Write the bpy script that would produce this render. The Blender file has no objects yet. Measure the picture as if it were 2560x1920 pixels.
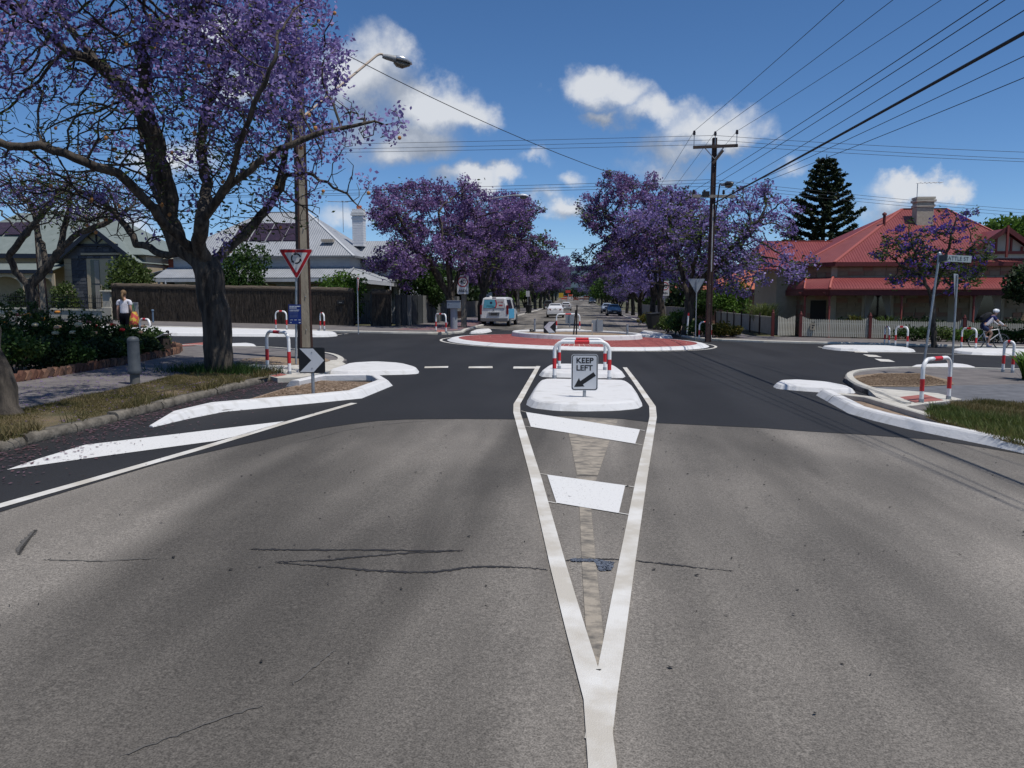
import bpy, bmesh, math, random
import numpy as np
from mathutils import Vector, Matrix
R = math.radians
scene = bpy.context.scene
COL = scene.collection
# ------------------------------------------------------------------ camera
CAM_H = 1.86; FPX = 2000.0; TILT = -0.02
PITCH = math.atan((960-747)/FPX); YAW = R(4.5)
cd = bpy.data.cameras.new('camera'); cam = bpy.data.objects.new('camera', cd); COL.objects.link(cam)
cam.location = (0, 0, CAM_H); cam.rotation_euler = (R(90)-PITCH, 0, YAW)
cd.sensor_width = 36; cd.lens = 36*FPX/2560; cd.clip_start = 0.05; cd.clip_end = 9000
scene.camera = cam
# ------------------------------------------------------------------ light
SUNV = Vector((.335, -.165, .93)).normalized()          # towards the sun
sd = bpy.data.lights.new('sun', 'SUN'); sd.energy = 4.8; sd.angle = R(.53); sd.color = (1, .955, .89)
sun = bpy.data.objects.new('sun', sd); COL.objects.link(sun)
sun.rotation_euler = SUNV.to_track_quat('Z', 'Y').to_euler(); sun.location = (30, -20, 60)
scene.view_settings.view_transform = 'Standard'; scene.view_settings.look = 'None'
scene.view_settings.exposure = -0.22; scene.view_settings.gamma = 1
scene.view_settings.use_curve_mapping = False
scene.render.engine = 'CYCLES'
scene.cycles.use_denoising = True
scene.cycles.max_bounces = 6; scene.cycles.diffuse_bounces = 3; scene.cycles.glossy_bounces = 2
scene.cycles.transmission_bounces = 4; scene.cycles.transparent_max_bounces = 6
scene.cycles.caustics_reflective = False; scene.cycles.caustics_refractive = False

# world: physical sky with fair-weather clouds all round the dome
world = bpy.data.worlds.new('World'); scene.world = world; world.use_nodes = True
def cam_ray(px, py):
    a = (px-1280)/FPX; b = (py-960)/FPX
    x, y, z = a, math.cos(PITCH)-b*math.sin(PITCH), -math.sin(PITCH)-b*math.cos(PITCH)
    return Vector((x*math.cos(YAW)-y*math.sin(YAW), x*math.sin(YAW)+y*math.cos(YAW), z))
def make_world():
    nt = world.node_tree; nt.nodes.clear()
    N = nt.nodes.new; L = nt.links.new
    # node group: cloud density along a direction
    g = bpy.data.node_groups.new('cloud_density', 'ShaderNodeTree')
    g.interface.new_socket('Vector', in_out='INPUT', socket_type='NodeSocketVector')
    g.interface.new_socket('Density', in_out='OUTPUT', socket_type='NodeSocketFloat')
    gi = g.nodes.new('NodeGroupInput'); go = g.nodes.new('NodeGroupOutput'); gl = g.links.new
    # warp
    nz = g.nodes.new('ShaderNodeTexNoise'); nz.inputs['Scale'].default_value = 7; nz.inputs['Detail'].default_value = 7; nz.inputs['Roughness'].default_value = .62
    gl(gi.outputs[0], nz.inputs['Vector'])
    sb = g.nodes.new('ShaderNodeVectorMath'); sb.operation = 'SUBTRACT'; sb.inputs[1].default_value = (.5, .5, .5); gl(nz.outputs['Color'], sb.inputs[0])
    sc = g.nodes.new('ShaderNodeVectorMath'); sc.operation = 'SCALE'; sc.inputs['Scale'].default_value = .12; gl(sb.outputs[0], sc.inputs[0])
    ad = g.nodes.new('ShaderNodeVectorMath'); ad.operation = 'ADD'; gl(gi.outputs[0], ad.inputs[0]); gl(sc.outputs[0], ad.inputs[1])
    blobs = []   # px centre, px radii, strength
    for px, py, rx, ry, k in [
        (900, 205, 150, 105, 1.0), (990, 160, 80, 55, .9), (1080, 265, 165, 85, 1.1), (1180, 275, 85, 62, 1.05), (1040, 350, 130, 60, .95), (880, 330, 120, 80, .6),
        (1470, 225, 95, 75, 1.12), (1540, 245, 90, 60, .95), (1640, 300, 130, 55, 1.0), (1500, 310, 50, 28, .8), (1780, 345, 150, 65, 1.05), (1850, 365, 100, 40, .85), (1700, 390, 120, 40, .7),
        (1170, 460, 110, 42, .92), (1240, 452, 60, 34, .9), (1410, 545, 80, 40, .95), (1435, 460, 50, 26, .55), (1330, 415, 70, 22, .5), (1350, 505, 70, 26, .42),
        (2290, 470, 110, 42, 1.0), (2370, 455, 66, 46, 1.08), (2270, 520, 130, 45, .6), (1975, 410, 50, 24, .4), (1660, 440, 120, 30, .42),
        (260, 560, 180, 50, .7), (600, 190, 110, 70, .8), (560, 60, 120, 50, .7), (870, 520, 110, 34, .5), (420, 380, 160, 60, .7)]:
        d = cam_ray(px, py); r = d.length
        blobs.append((d/r, rx/FPX/r, ry/FPX/r, k))
    rn = random.Random(5)
    for i in range(34):          # the rest of the sky carries the same clouds
        az = R(50)+rn.random()*R(262); el = R(3+rn.random()**1.3*50)
        c = Vector((-math.sin(az-YAW*0), math.cos(az), 0)); c = Vector((c.x*math.cos(el), c.y*math.cos(el), math.sin(el)))
        w = .05+rn.random()*.06
        blobs.append((c, w*1.3, w*.65, .7+rn.random()*.4))
    acc = None
    for c, rx, ry, k in blobs:
        v = g.nodes.new('ShaderNodeVectorMath'); v.operation = 'SUBTRACT'; v.inputs[1].default_value = c; gl(ad.outputs[0], v.inputs[0])
        m = g.nodes.new('ShaderNodeVectorMath'); m.operation = 'MULTIPLY'; m.inputs[1].default_value = (1/rx, 1/rx, 1/ry); gl(v.outputs[0], m.inputs[0])
        ln = g.nodes.new('ShaderNodeVectorMath'); ln.operation = 'LENGTH'; gl(m.outputs[0], ln.inputs[0])
        q = g.nodes.new('ShaderNodeMath'); q.operation = 'MULTIPLY_ADD'; q.inputs[1].default_value = -k; q.inputs[2].default_value = k; gl(ln.outputs['Value'], q.inputs[0])
        if acc is None: acc = q
        else:
            a = g.nodes.new('ShaderNodeMath'); a.operation = 'SMOOTH_MAX'; a.inputs[2].default_value = .25
            gl(acc.outputs[0], a.inputs[0]); gl(q.outputs[0], a.inputs[1]); acc = a
    n2 = g.nodes.new('ShaderNodeTexNoise'); n2.inputs['Scale'].default_value = 16; n2.inputs['Detail'].default_value = 8; n2.inputs['Roughness'].default_value = .58
    gl(gi.outputs[0], n2.inputs['Vector'])
    f = g.nodes.new('ShaderNodeMath'); f.operation = 'MULTIPLY_ADD'; f.inputs[1].default_value = .9; gl(n2.outputs['Fac'], f.inputs[0]); gl(acc.outputs[0], f.inputs[2])
    gl(f.outputs[0], go.inputs[0])
    tc = N('ShaderNodeTexCoord')
    nrm = N('ShaderNodeVectorMath'); nrm.operation = 'NORMALIZE'; L(tc.outputs['Generated'], nrm.inputs[0])
    up = N('ShaderNodeVectorMath'); up.operation = 'ADD'; up.inputs[1].default_value = SUNV*.012+Vector((0, 0, .03)); L(nrm.outputs[0], up.inputs[0])
    d0 = N('ShaderNodeGroup'); d0.node_tree = g; L(nrm.outputs[0], d0.inputs[0])
    d1 = N('ShaderNodeGroup'); d1.node_tree = g; L(up.outputs[0], d1.inputs[0])
    mask = N('ShaderNodeMapRange'); mask.interpolation_type = 'SMOOTHSTEP'; mask.inputs['From Min'].default_value = .40; mask.inputs['From Max'].default_value = 1.12; L(d0.outputs[0], mask.inputs['Value'])
    mk = N('ShaderNodeMath'); mk.operation = 'MULTIPLY'; mk.inputs[1].default_value = .93; L(mask.outputs[0], mk.inputs[0])
    df = N('ShaderNodeMath'); df.operation = 'SUBTRACT'; L(d0.outputs[0], df.inputs[0]); L(d1.outputs[0], df.inputs[1])
    lit = N('ShaderNodeMapRange'); lit.inputs['From Min'].default_value = -.4; lit.inputs['From Max'].default_value = .6; L(df.outputs[0], lit.inputs['Value'])
    cr = N('ShaderNodeValToRGB'); e = cr.color_ramp.elements
    e[0].position = 0; e[0].color = (.32, .37, .46, 1); e[1].position = 1; e[1].color = (.82, .85, .90, 1)
    m_ = cr.color_ramp.elements.new(.45); m_.color = (.46, .51, .60, 1)
    L(lit.outputs[0], cr.inputs[0])
    sky = N('ShaderNodeTexSky'); sky.sky_type = 'NISHITA'; sky.sun_disc = False
    sky.sun_elevation = math.asin(SUNV.z); sky.sun_rotation = math.atan2(SUNV.x, SUNV.y)
    sky.air_density = .8; sky.dust_density = .15; sky.ozone_density = 5; sky.altitude = 1500
    b0 = N('ShaderNodeBackground'); b0.inputs['Strength'].default_value = .13; hs = N('ShaderNodeHueSaturation'); hs.inputs['Saturation'].default_value = 1.13; L(sky.outputs[0], hs.inputs['Color']); L(hs.outputs[0], b0.inputs['Color'])
    b1 = N('ShaderNodeBackground'); b1.inputs['Strength'].default_value = 1.0; L(cr.outputs[0], b1.inputs['Color'])
    mx = N('ShaderNodeMixShader'); L(mk.outputs[0], mx.inputs[0]); L(b0.outputs[0], mx.inputs[1]); L(b1.outputs[0], mx.inputs[2])
    out = N('ShaderNodeOutputWorld'); L(mx.outputs[0], out.inputs['Surface'])
make_world()

# ------------------------------------------------------------------ places
def gz(x, y):
    """height of the gently falling ground"""
    xx = max(-75., min(75., x)); yy = min(y, 160.)
    z = TILT*(xx*math.cos(YAW)+yy*math.sin(YAW))
    if y > 160: z += .0125*(min(y, 420.)-160)
    return z
def G(px, py, up=0.):
    """photograph pixel to the spot on the ground (or a level `up` above it)"""
    d = cam_ray(px, py); k = TILT*(d.x*math.cos(YAW)+d.y*math.sin(YAW))
    t = (up-CAM_H)/(d.z-k); return (d.x*t, d.y*t)
def PY(px, py, y):
    """pixel to the point at street distance y"""
    d = cam_ray(px, py); t = y/d.y; return Vector((d.x*t, y, CAM_H+d.z*t))
def PZ(px, py, z):
    d = cam_ray(px, py); t = (z-CAM_H)/d.z; return Vector((d.x*t, d.y*t, z))

# ------------------------------------------------------------------ mesh helpers
class MB:
    def __init__(s): s.v = []; s.f = []; s.mi = []; s.sm = []
    def add(s, vs, fs, mi=0, sm=False):
        o = len(s.v); s.v += [tuple(v) for v in vs]
        for f in fs: s.f.append(tuple(i+o for i in f)); s.mi.append(mi); s.sm.append(sm)
        return s
    def box(s, c, d, rz=0, mi=0, rx=0, ry=0):
        m = Matrix.Translation(c) @ Matrix.Rotation(rz, 4, 'Z') @ Matrix.Rotation(ry, 4, 'Y') @ Matrix.Rotation(rx, 4, 'X')
        vs = [m @ Vector((x*d[0]/2, y*d[1]/2, z*d[2]/2)) for z in (-1, 1) for y in (-1, 1) for x in (-1, 1)]
        return s.add(vs, [(0, 2, 3, 1), (4, 5, 7, 6), (0, 1, 5, 4), (2, 6, 7, 3), (0, 4, 6, 2), (1, 3, 7, 5)], mi)
    def tube(s, pts, r, n=8, mi=0, cap=True, sm=True):
        pts = [Vector(p) for p in pts]; rs = r if isinstance(r, (list, tuple)) else [r]*len(pts)
        vs = []; prev = None
        for i, p in enumerate(pts):
            if i == 0: t = pts[1]-p
            elif i == len(pts)-1: t = p-pts[i-1]
            else: t = (pts[i+1]-p).normalized()+(p-pts[i-1]).normalized()
            t = t.normalized() if t.length > 1e-9 else Vector((0, 0, 1))
            if prev is None:
                a = Vector((0, 0, 1)) if abs(t.z) < .9 else Vector((1, 0, 0)); u = t.cross(a).normalized()
            else:
                u = (prev-t*prev.dot(t)); u = u.normalized() if u.length > 1e-6 else t.orthogonal().normalized()
            prev = u; w = t.cross(u)
            for k in range(n):
                a = 2*math.pi*k/n; vs.append(p+(u*math.cos(a)+w*math.sin(a))*rs[i])
        fs = []
        for i in range(len(pts)-1):
            for k in range(n):
                k2 = (k+1) % n; fs.append((i*n+k, i*n+k2, (i+1)*n+k2, (i+1)*n+k))
        s.add(vs, fs, mi, sm)
        if cap: s.add(vs[:n], [tuple(range(n))[::-1]], mi); s.add(vs[-n:], [tuple(range(n))], mi)
        return s
    def lathe(s, c, prof, n=16, mi=0, sm=True):
        vs = []; c = Vector(c)
        for r, z in prof:
            for k in range(n):
                a = 2*math.pi*k/n; vs.append(c+Vector((r*math.cos(a), r*math.sin(a), z)))
        fs = [(i*n+k, i*n+(k+1) % n, (i+1)*n+(k+1) % n, (i+1)*n+k) for i in range(len(prof)-1) for k in range(n)]
        s.add(vs, fs, mi, sm); s.add(vs[:n], [tuple(range(n))[::-1]], mi); s.add(vs[-n:], [tuple(range(n))], mi); return s
    def prism(s, poly, a, b, mi=0):
        """poly of 3D points, extruded from offset a to offset b (vectors)"""
        n = len(poly); a = Vector(a); b = Vector(b)
        vs = [Vector(p)+a for p in poly]+[Vector(p)+b for p in poly]
        fs = [tuple(range(n))[::-1], tuple(range(n, 2*n))]+[(i, (i+1) % n, n+(i+1) % n, n+i) for i in range(n)]
        return s.add(vs, fs, mi)
    def sphere(s, c, r, n=10, m=6, mi=0):
        r = r if isinstance(r, (tuple, list)) else (r, r, r); c = Vector(c); vs = []
        for i in range(m+1):
            th = math.pi*i/m
            for k in range(n):
                a = 2*math.pi*k/n; vs.append(c+Vector((r[0]*math.sin(th)*math.cos(a), r[1]*math.sin(th)*math.sin(a), r[2]*math.cos(th))))
        return s.add(vs, [(i*n+k, (i+1)*n+k, (i+1)*n+(k+1) % n, i*n+(k+1) % n) for i in range(m) for k in range(n)], mi, True)
    def loft(s, secs, mi=0, sm=True, caps=True):
        n = len(secs[0]); vs = [p for q in secs for p in q]
        s.add(vs, [(i*n+k, i*n+(k+1) % n, (i+1)*n+(k+1) % n, (i+1)*n+k) for i in range(len(secs)-1) for k in range(n)], mi, sm)
        if caps: s.add(secs[0], [tuple(range(n))[::-1]], mi); s.add(secs[-1], [tuple(range(n))], mi)
        return s
def link(name, me, mats, parent=None, loc=None):
    o = bpy.data.objects.new(name, me); COL.objects.link(o)
    for m in (mats if isinstance(mats, (list, tuple)) else [mats]): me.materials.append(m)
    if parent: o.parent = parent
    if loc is not None: o.location = loc
    return o
def build(name, mb, mats, parent=None, world=True, recalc=True):
    """one mesh object; with world=True the coordinates are world ones and are moved into the parent's frame"""
    off = Vector((0, 0, 0))
    if parent and world: off = world_loc(parent)
    me = bpy.data.meshes.new(name)
    me.from_pydata([(v[0]-off[0], v[1]-off[1], v[2]-off[2]) for v in mb.v], [], mb.f)
    me.polygons.foreach_set('material_index', mb.mi); me.polygons.foreach_set('use_smooth', mb.sm)
    if recalc:
        bm = bmesh.new(); bm.from_mesh(me); bmesh.ops.recalc_face_normals(bm, faces=bm.faces); bm.to_mesh(me); bm.free()
    me.update()
    return link(name, me, mats, parent)
def world_loc(o):
    v = Vector((0, 0, 0))
    while o is not None: v += o.location; o = o.parent
    return v
def tag(o, label=None, cat=None, group=None, kind=None):
    if label: o['label'] = label
    if cat: o['category'] = cat
    if group: o['group'] = group
    if kind: o['kind'] = kind
    return o
def thing(name, label, cat, loc=(0, 0, 0), rz=0, group=None):
    o = bpy.data.objects.new(name, None); COL.objects.link(o); o.location = loc; o.rotation_euler = (0, 0, rz); o.empty_display_size = .2
    return tag(o, label, cat, group)
def copy_tree(o, parent=None):
    c = o.copy(); COL.objects.link(c); c.parent = parent
    for ch in list(o.children): copy_tree(ch, c)
    return c
def bevel(o, w, seg=2):
    m = o.modifiers.new('bevel', 'BEVEL'); m.width = w; m.segments = seg; m.limit_method = 'ANGLE'; m.angle_limit = R(35); return o
def mesh_arrays(name, V, F):
    """fast mesh from numpy arrays; F is (m,k)"""
    me = bpy.data.meshes.new(name); V = np.asarray(V, np.float32); F = np.asarray(F, np.int32); m, k = F.shape
    me.vertices.add(len(V)); me.vertices.foreach_set('co', V.ravel())
    me.loops.add(m*k); me.loops.foreach_set('vertex_index', F.ravel())
    me.polygons.add(m); me.polygons.foreach_set('loop_start', np.arange(0, m*k, k, dtype=np.int32)); me.polygons.foreach_set('loop_total', np.full(m, k, np.int32))
    me.update(calc_edges=True); return me
def text_mb(txt, size, align='CENTER', sx=1., bold=0.):
    """mesh of lettering lying in the XZ plane facing -Y"""
    c = bpy.data.curves.new('t', 'FONT'); c.body = txt; c.size = size; c.align_x = align; c.align_y = 'CENTER'; c.offset = bold; c.resolution_u = 3
    o = bpy.data.objects.new('t', c); COL.objects.link(o); dg = bpy.context.evaluated_depsgraph_get()
    me = bpy.data.meshes.new_from_object(o.evaluated_get(dg)); mb = MB()
    mb.add([(v.co.x*sx, 0, v.co.y) for v in me.vertices], [tuple(p.vertices) for p in me.polygons])
    bpy.data.objects.remove(o); bpy.data.curves.remove(c); bpy.data.meshes.remove(me); return mb
def chaikin(p, n=2, closed=True, c=.25):
    p = [Vector(q) for q in p]
    for _ in range(n):
        q = []; m = len(p)
        for i in range(m if closed else m-1):
            a, b = p[i], p[(i+1) % m]; q += [a*(1-c)+b*c, a*c+b*(1-c)]
        p = q if closed else [p[0]]+q+[p[-1]]
    return p
def inset(poly, d):
    """move a closed 2D outline inwards by d"""
    n = len(poly); ar = sum(poly[i][0]*poly[(i+1) % n][1]-poly[(i+1) % n][0]*poly[i][1] for i in range(n)); sg = 1 if ar > 0 else -1
    out = []
    for i in range(n):
        a, b, c = (Vector(poly[j % n][:2]) for j in (i-1, i, i+1)); e0 = (b-a); e1 = (c-b)
        e0 = e0.normalized() if e0.length > 1e-6 else Vector((0, 0)); e1 = e1.normalized() if e1.length > 1e-6 else e0
        n0 = Vector((-e0.y, e0.x))*sg; n1 = Vector((-e1.y, e1.x))*sg; m = n0+n1
        k = m.length_squared; out.append(b+m*(2*d/k if k > .6 else d)*(1 if k > .6 else 1))
    return out
def slab(name, poly, z1, mat, z0=-.06, parent=None):
    """flat paving that follows the ground: top z1 above it"""
    mb = MB(); n = len(poly)
    vs = [(p[0], p[1], gz(p[0], p[1])+z0) for p in poly]+[(p[0], p[1], gz(p[0], p[1])+z1) for p in poly]
    mb.add(vs, [tuple(range(n))[::-1], tuple(range(n, 2*n))]+[(i, (i+1) % n, n+(i+1) % n, n+i) for i in range(n)])
    return build(name, mb, mat, parent)
def sheet(name, poly, z, mat, parent=None):
    mb = MB(); mb.add([(p[0], p[1], gz(p[0], p[1])+z) for p in poly], [tuple(range(len(poly)))])
    o = build(name, mb, mat, parent, recalc=False)
    if o.data.polygons[0].normal.z < 0:
        o.data.flip_normals()
    return o
def sweep(mb, path, prof, closed=False, mi=0, taper=None, sm=False):
    """run a profile of (offset to the left, height) along a ground path"""
    P = [Vector(p[:2]) for p in path]; n = len(P); secs = []
    for i, p in enumerate(P):
        a = P[i-1] if (i or closed) else None; b = P[(i+1) % n] if (i < n-1 or closed) else None
        d0 = (p-a).normalized() if a is not None else None; d1 = (b-p).normalized() if b is not None else None
        d0 = d0 or d1; d1 = d1 or d0; t = d0+d1; nn = Vector((-t.y, t.x)).normalized(); k = 1/max(.5, nn.dot(Vector((-d0.y, d0.x))))
        s = []
        for o, z in prof:
            if taper: o, z = o*taper[i], (z*taper[i] if z > 0 else z)
            q = p+nn*o*k; s.append((q.x, q.y, gz(q.x, q.y)+z))
        secs.append(s)
    if closed: secs.append(secs[0])
    return mb.loft(secs, mi, sm, caps=not closed)

# ------------------------------------------------------------------ materials
MATS = {}
def M(name, c1, c2=None, scale=6., rough=.75, metal=0., bump=0., bscale=60., spec=.4, stretch=(1, 1, 1), lo=.35, hi=.65, detail=5, coord='Object', bdist=.02):
    if name in MATS: return MATS[name]
    m = bpy.data.materials.new(name); m.use_nodes = True; nt = m.node_tree; N = nt.nodes.new; L = nt.links.new
    b = nt.nodes['Principled BSDF']; b.inputs['Roughness'].default_value = rough; b.inputs['Metallic'].default_value = metal
    b.inputs['Specular IOR Level'].default_value = spec; b.inputs['Base Color'].default_value = (*c1, 1)
    tc = N('ShaderNodeTexCoord'); mp = N('ShaderNodeMapping'); mp.inputs['Scale'].default_value = stretch; L(tc.outputs[coord], mp.inputs[0])
    if c2 is not None:
        n = N('ShaderNodeTexNoise'); n.inputs['Scale'].default_value = scale; n.inputs['Detail'].default_value = detail; n.inputs['Roughness'].default_value = .6; L(mp.outputs[0], n.inputs['Vector'])
        r = N('ShaderNodeValToRGB'); r.color_ramp.elements[0].position = lo; r.color_ramp.elements[1].position = hi
        r.color_ramp.elements[0].color = (*c1, 1); r.color_ramp.elements[1].color = (*c2, 1); L(n.outputs['Fac'], r.inputs[0]); L(r.outputs[0], b.inputs['Base Color'])
    if bump:
        n = N('ShaderNodeTexNoise'); n.inputs['Scale'].default_value = bscale; n.inputs['Detail'].default_value = 6; L(mp.outputs[0], n.inputs['Vector'])
        bp = N('ShaderNodeBump'); bp.inputs['Strength'].default_value = bump; bp.inputs['Distance'].default_value = bdist; L(n.outputs['Fac'], bp.inputs['Height']); L(bp.outputs[0], b.inputs['Normal'])
    MATS[name] = m; return m
def leafmat(name, cols, rough=.55, trans=.35):
    """foliage: colour differs from leaf to leaf, light shines through a little"""
    if name in MATS: return MATS[name]
    m = bpy.data.materials.new(name); m.use_nodes = True; nt = m.node_tree; N = nt.nodes.new; L = nt.links.new
    b = nt.nodes['Principled BSDF']; b.inputs['Roughness'].default_value = rough; b.inputs['Specular IOR Level'].default_value = .25
    g = N('ShaderNodeNewGeometry'); tc = N('ShaderNodeTexCoord'); n = N('ShaderNodeTexNoise'); n.inputs['Scale'].default_value = 1.1; n.inputs['Detail'].default_value = 3; L(tc.outputs['Object'], n.inputs['Vector'])
    a = N('ShaderNodeMath'); a.operation = 'MULTIPLY_ADD'; a.inputs[1].default_value = .5; L(g.outputs['Random Per Island'], a.inputs[0])
    k = N('ShaderNodeMath'); k.operation = 'MULTIPLY_ADD'; k.inputs[1].default_value = 1.1; k.inputs[2].default_value = -.3; L(n.outputs['Fac'], k.inputs[0]); L(k.outputs[0], a.inputs[2])
    r = N('ShaderNodeValToRGB'); e = r.color_ramp.elements
    for i, c in enumerate(cols):
        p = i/(len(cols)-1)
        if i == 0: e[0].position = 0; e[0].color = (*c, 1)
        elif i == len(cols)-1: e[-1].position = 1; e[-1].color = (*c, 1)
        else: q = e.new(p); q.color = (*c, 1)
    L(a.outputs[0], r.inputs[0]); L(r.outputs[0], b.inputs['Base Color'])
    t = N('ShaderNodeBsdfTranslucent'); L(r.outputs[0], t.inputs['Color']); mx = N('ShaderNodeMixShader'); mx.inputs[0].default_value = trans
    L(b.outputs[0], mx.inputs[1]); L(t.outputs[0], mx.inputs[2]); L(mx.outputs[0], nt.nodes['Material Output'].inputs['Surface'])
    MATS[name] = m; return m
def wavebump(name, c1, c2, pitch, axis, rough=.5, strength=.6, spec=.4, scale=1.2, metal=0):
    """corrugated sheet"""
    m = M(name, c1, c2, scale, rough, metal, 0, spec=spec); nt = m.node_tree; N = nt.nodes.new; L = nt.links.new; b = nt.nodes['Principled BSDF']
    tc = N('ShaderNodeTexCoord'); sp = N('ShaderNodeSeparateXYZ'); L(tc.outputs['Object'], sp.inputs[0])
    mu = N('ShaderNodeMath'); mu.operation = 'MULTIPLY'; mu.inputs[1].default_value = 2*math.pi/pitch; L(sp.outputs[axis], mu.inputs[0])
    si = N('ShaderNodeMath'); si.operation = 'SINE'; L(mu.outputs[0], si.inputs[0])
    bp = N('ShaderNodeBump'); bp.inputs['Strength'].default_value = strength; bp.inputs['Distance'].default_value = pitch*.25; L(si.outputs[0], bp.inputs['Height']); L(bp.outputs[0], b.inputs['Normal'])
    return m
def asphalt(name, c1, c2, streak, speck, rough=.85):
    m = bpy.data.materials.new(name); m.use_nodes = True; nt = m.node_tree; N = nt.nodes.new; L = nt.links.new; b = nt.nodes['Principled BSDF']
    b.inputs['Roughness'].default_value = rough; b.inputs['Specular IOR Level'].default_value = .3
    g = N('ShaderNodeNewGeometry')
    def noise(scale, detail, sc=(1, 1, 1), off=(0, 0, 0), dist=0):
        mp = N('ShaderNodeMapping'); mp.inputs['Scale'].default_value = sc; mp.inputs['Location'].default_value = off; L(g.outputs['Position'], mp.inputs[0])
        n = N('ShaderNodeTexNoise'); n.inputs['Scale'].default_value = scale; n.inputs['Detail'].default_value = detail; n.inputs['Distortion'].default_value = dist; L(mp.outputs[0], n.inputs['Vector']); return n
    n1 = noise(1., 3, (.62, .07, 1), (3.3, .4, 0), .5)         # wear along the wheel paths
    n2 = noise(.55, 5, (1, .5, 1)); n3 = noise(120, 2); n4 = noise(45, 3)
    def mrange(n, a, bb, c, d):
        r = N('ShaderNodeMapRange'); r.inputs['From Min'].default_value = a; r.inputs['From Max'].default_value = bb; r.inputs['To Min'].default_value = c; r.inputs['To Max'].default_value = d; L(n.outputs['Fac'], r.inputs['Value']); return r
    r1 = mrange(n1, .40, .62, 1-streak, 1+streak); r2 = mrange(n2, .35, .65, 1-streak*.5, 1+streak*.5); r3 = mrange(n3, .3, .7, 1-speck, 1+speck); r4 = mrange(n4, .3, .7, 1-speck*.5, 1+speck*.5)
    acc = r1
    for q in (r2, r3, r4):
        k = N('ShaderNodeMath'); k.operation = 'MULTIPLY'; L(acc.outputs[0], k.inputs[0]); L(q.outputs[0], k.inputs[1]); acc = k
    mxc = N('ShaderNodeMix'); mxc.data_type = 'RGBA'; mxc.inputs[6].default_value = (*c1, 1); mxc.inputs[7].default_value = (*c2, 1); L(n2.outputs['Fac'], mxc.inputs[0])
    vm = N('ShaderNodeVectorMath'); vm.operation = 'SCALE'; L(mxc.outputs[2], vm.inputs[0]); L(acc.outputs[0], vm.inputs['Scale']); L(vm.outputs[0], b.inputs['Base Color'])
    bp = N('ShaderNodeBump'); bp.inputs['Strength'].default_value = .35; bp.inputs['Distance'].default_value = .006; L(n3.outputs['Fac'], bp.inputs['Height']); L(bp.outputs[0], b.inputs['Normal'])
    MATS[name] = m; return m
ORD = ['first', 'second', 'third', 'fourth', 'fifth', 'sixth', 'seventh', 'eighth', 'ninth', 'tenth', 'eleventh']
ROAD_OLD = asphalt('worn_asphalt', (.108, .100, .090), (.162, .147, .128), .38, .46)
ROAD_NEW = asphalt('fresh_asphalt', (.0165, .0168, .0185), (.022, .0222, .0238), .16, .3, .8)
PAVE = M('footpath_paving', (.11, .10, .098), (.165, .15, .143), 2.2, .9, bump=.3, bscale=40)
CONC = M('pale_concrete', (.42, .40, .35), (.52, .50, .45), 3, .85, bump=.3, bscale=50)
KERBST = M('old_kerb_concrete', (.07, .062, .05), (.19, .17, .14), 5, .9, bump=.8, bscale=25)
WHITEC = M('white_painted_concrete', (.47, .465, .45), (.61, .61, .61), 3., .75, bump=.4, bscale=30, lo=.30, hi=.48, detail=8, stretch=(1, 2.2, 1))
LINE = M('road_line_paint', (.47, .44, .385), (.63, .62, .59), 1.7, .75, bump=.3, bscale=150, lo=.42, hi=.62)
LINEW = M('white_road_paint', (.22, .21, .2), (.64, .64, .63), 55., .75, bump=.3, bscale=150, lo=.27, hi=.40, detail=3)
TAN = M('scraped_old_paint', (.125, .115, .10), (.33, .29, .235), 6, .85, bump=.5, bscale=60, stretch=(1, 1.6, 1), lo=.36, hi=.58, detail=9)
CRACK = M('crack_sealant', (.022, .021, .022), (.05, .047, .044), 7, .75, lo=.5, hi=.75)
BLUEP = M('blue_survey_paint', (.12, .16, .22), (.16, .145, .13), 14, .85, lo=.45, hi=.6)
DIRT = M('bare_soil', (.17, .12, .085), (.28, .21, .15), 7, .95, bump=.9, bscale=22)
MULCH = M('bark_mulch', (.13, .09, .06), (.33, .25, .17), 22, .95, bump=1., bscale=30)
LAWN = M('verge_turf', (.055, .055, .022), (.17, .125, .075), 1.5, .95, bump=.8, bscale=40)
GROUND = M('dry_ground', (.055, .058, .026), (.10, .092, .052), .6, .95, coord='Object')
REDT = M('red_tactile_paving', (.26, .085, .07), (.34, .12, .10), 9, .85, bump=.3, bscale=30)
REDP = M('red_paver', (.26, .062, .058), (.33, .095, .085), 3.5, .8, bump=.3, bscale=40, coord='Object')
JOINT = M('paver_joint', (.50, .36, .31), None, rough=.9)
WHITEP = M('white_enamel', (.78, .78, .77), None, rough=.35, spec=.5)
REDE = M('red_reflective', (.55, .025, .03), None, rough=.4)
GALV = M('galvanised_steel', (.30, .32, .34), (.42, .44, .46), 14, .45, .7, spec=.5)
ALUS = M('sign_back_aluminium', (.33, .35, .37), (.38, .40, .42), 6, .5, .5)
SIGNW = M('sign_white', (.62, .63, .64), None, rough=.35)
SIGNB = M('sign_black', (.012, .012, .014), None, rough=.4)
SIGNR = M('sign_red', (.42, .012, .02), None, rough=.4)
BLACK = M('black_paint', (.013, .013, .014), None, rough=.5)
BARK = M('jacaranda_bark', (.024, .020, .017), (.105, .088, .070), 8, .95, bump=1., bscale=9, stretch=(1, 1, .2), lo=.38, hi=.68, bdist=.08)
BLOOM = leafmat('jacaranda_bloom', [(.10, .07, .19), (.20, .145, .36), (.31, .245, .52), (.48, .42, .68)], trans=.4)
BLOOM2 = leafmat('jacaranda_bloom_rosy', [(.085, .048, .125), (.17, .10, .25), (.275, .18, .385), (.42, .31, .54)], trans=.4)
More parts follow.
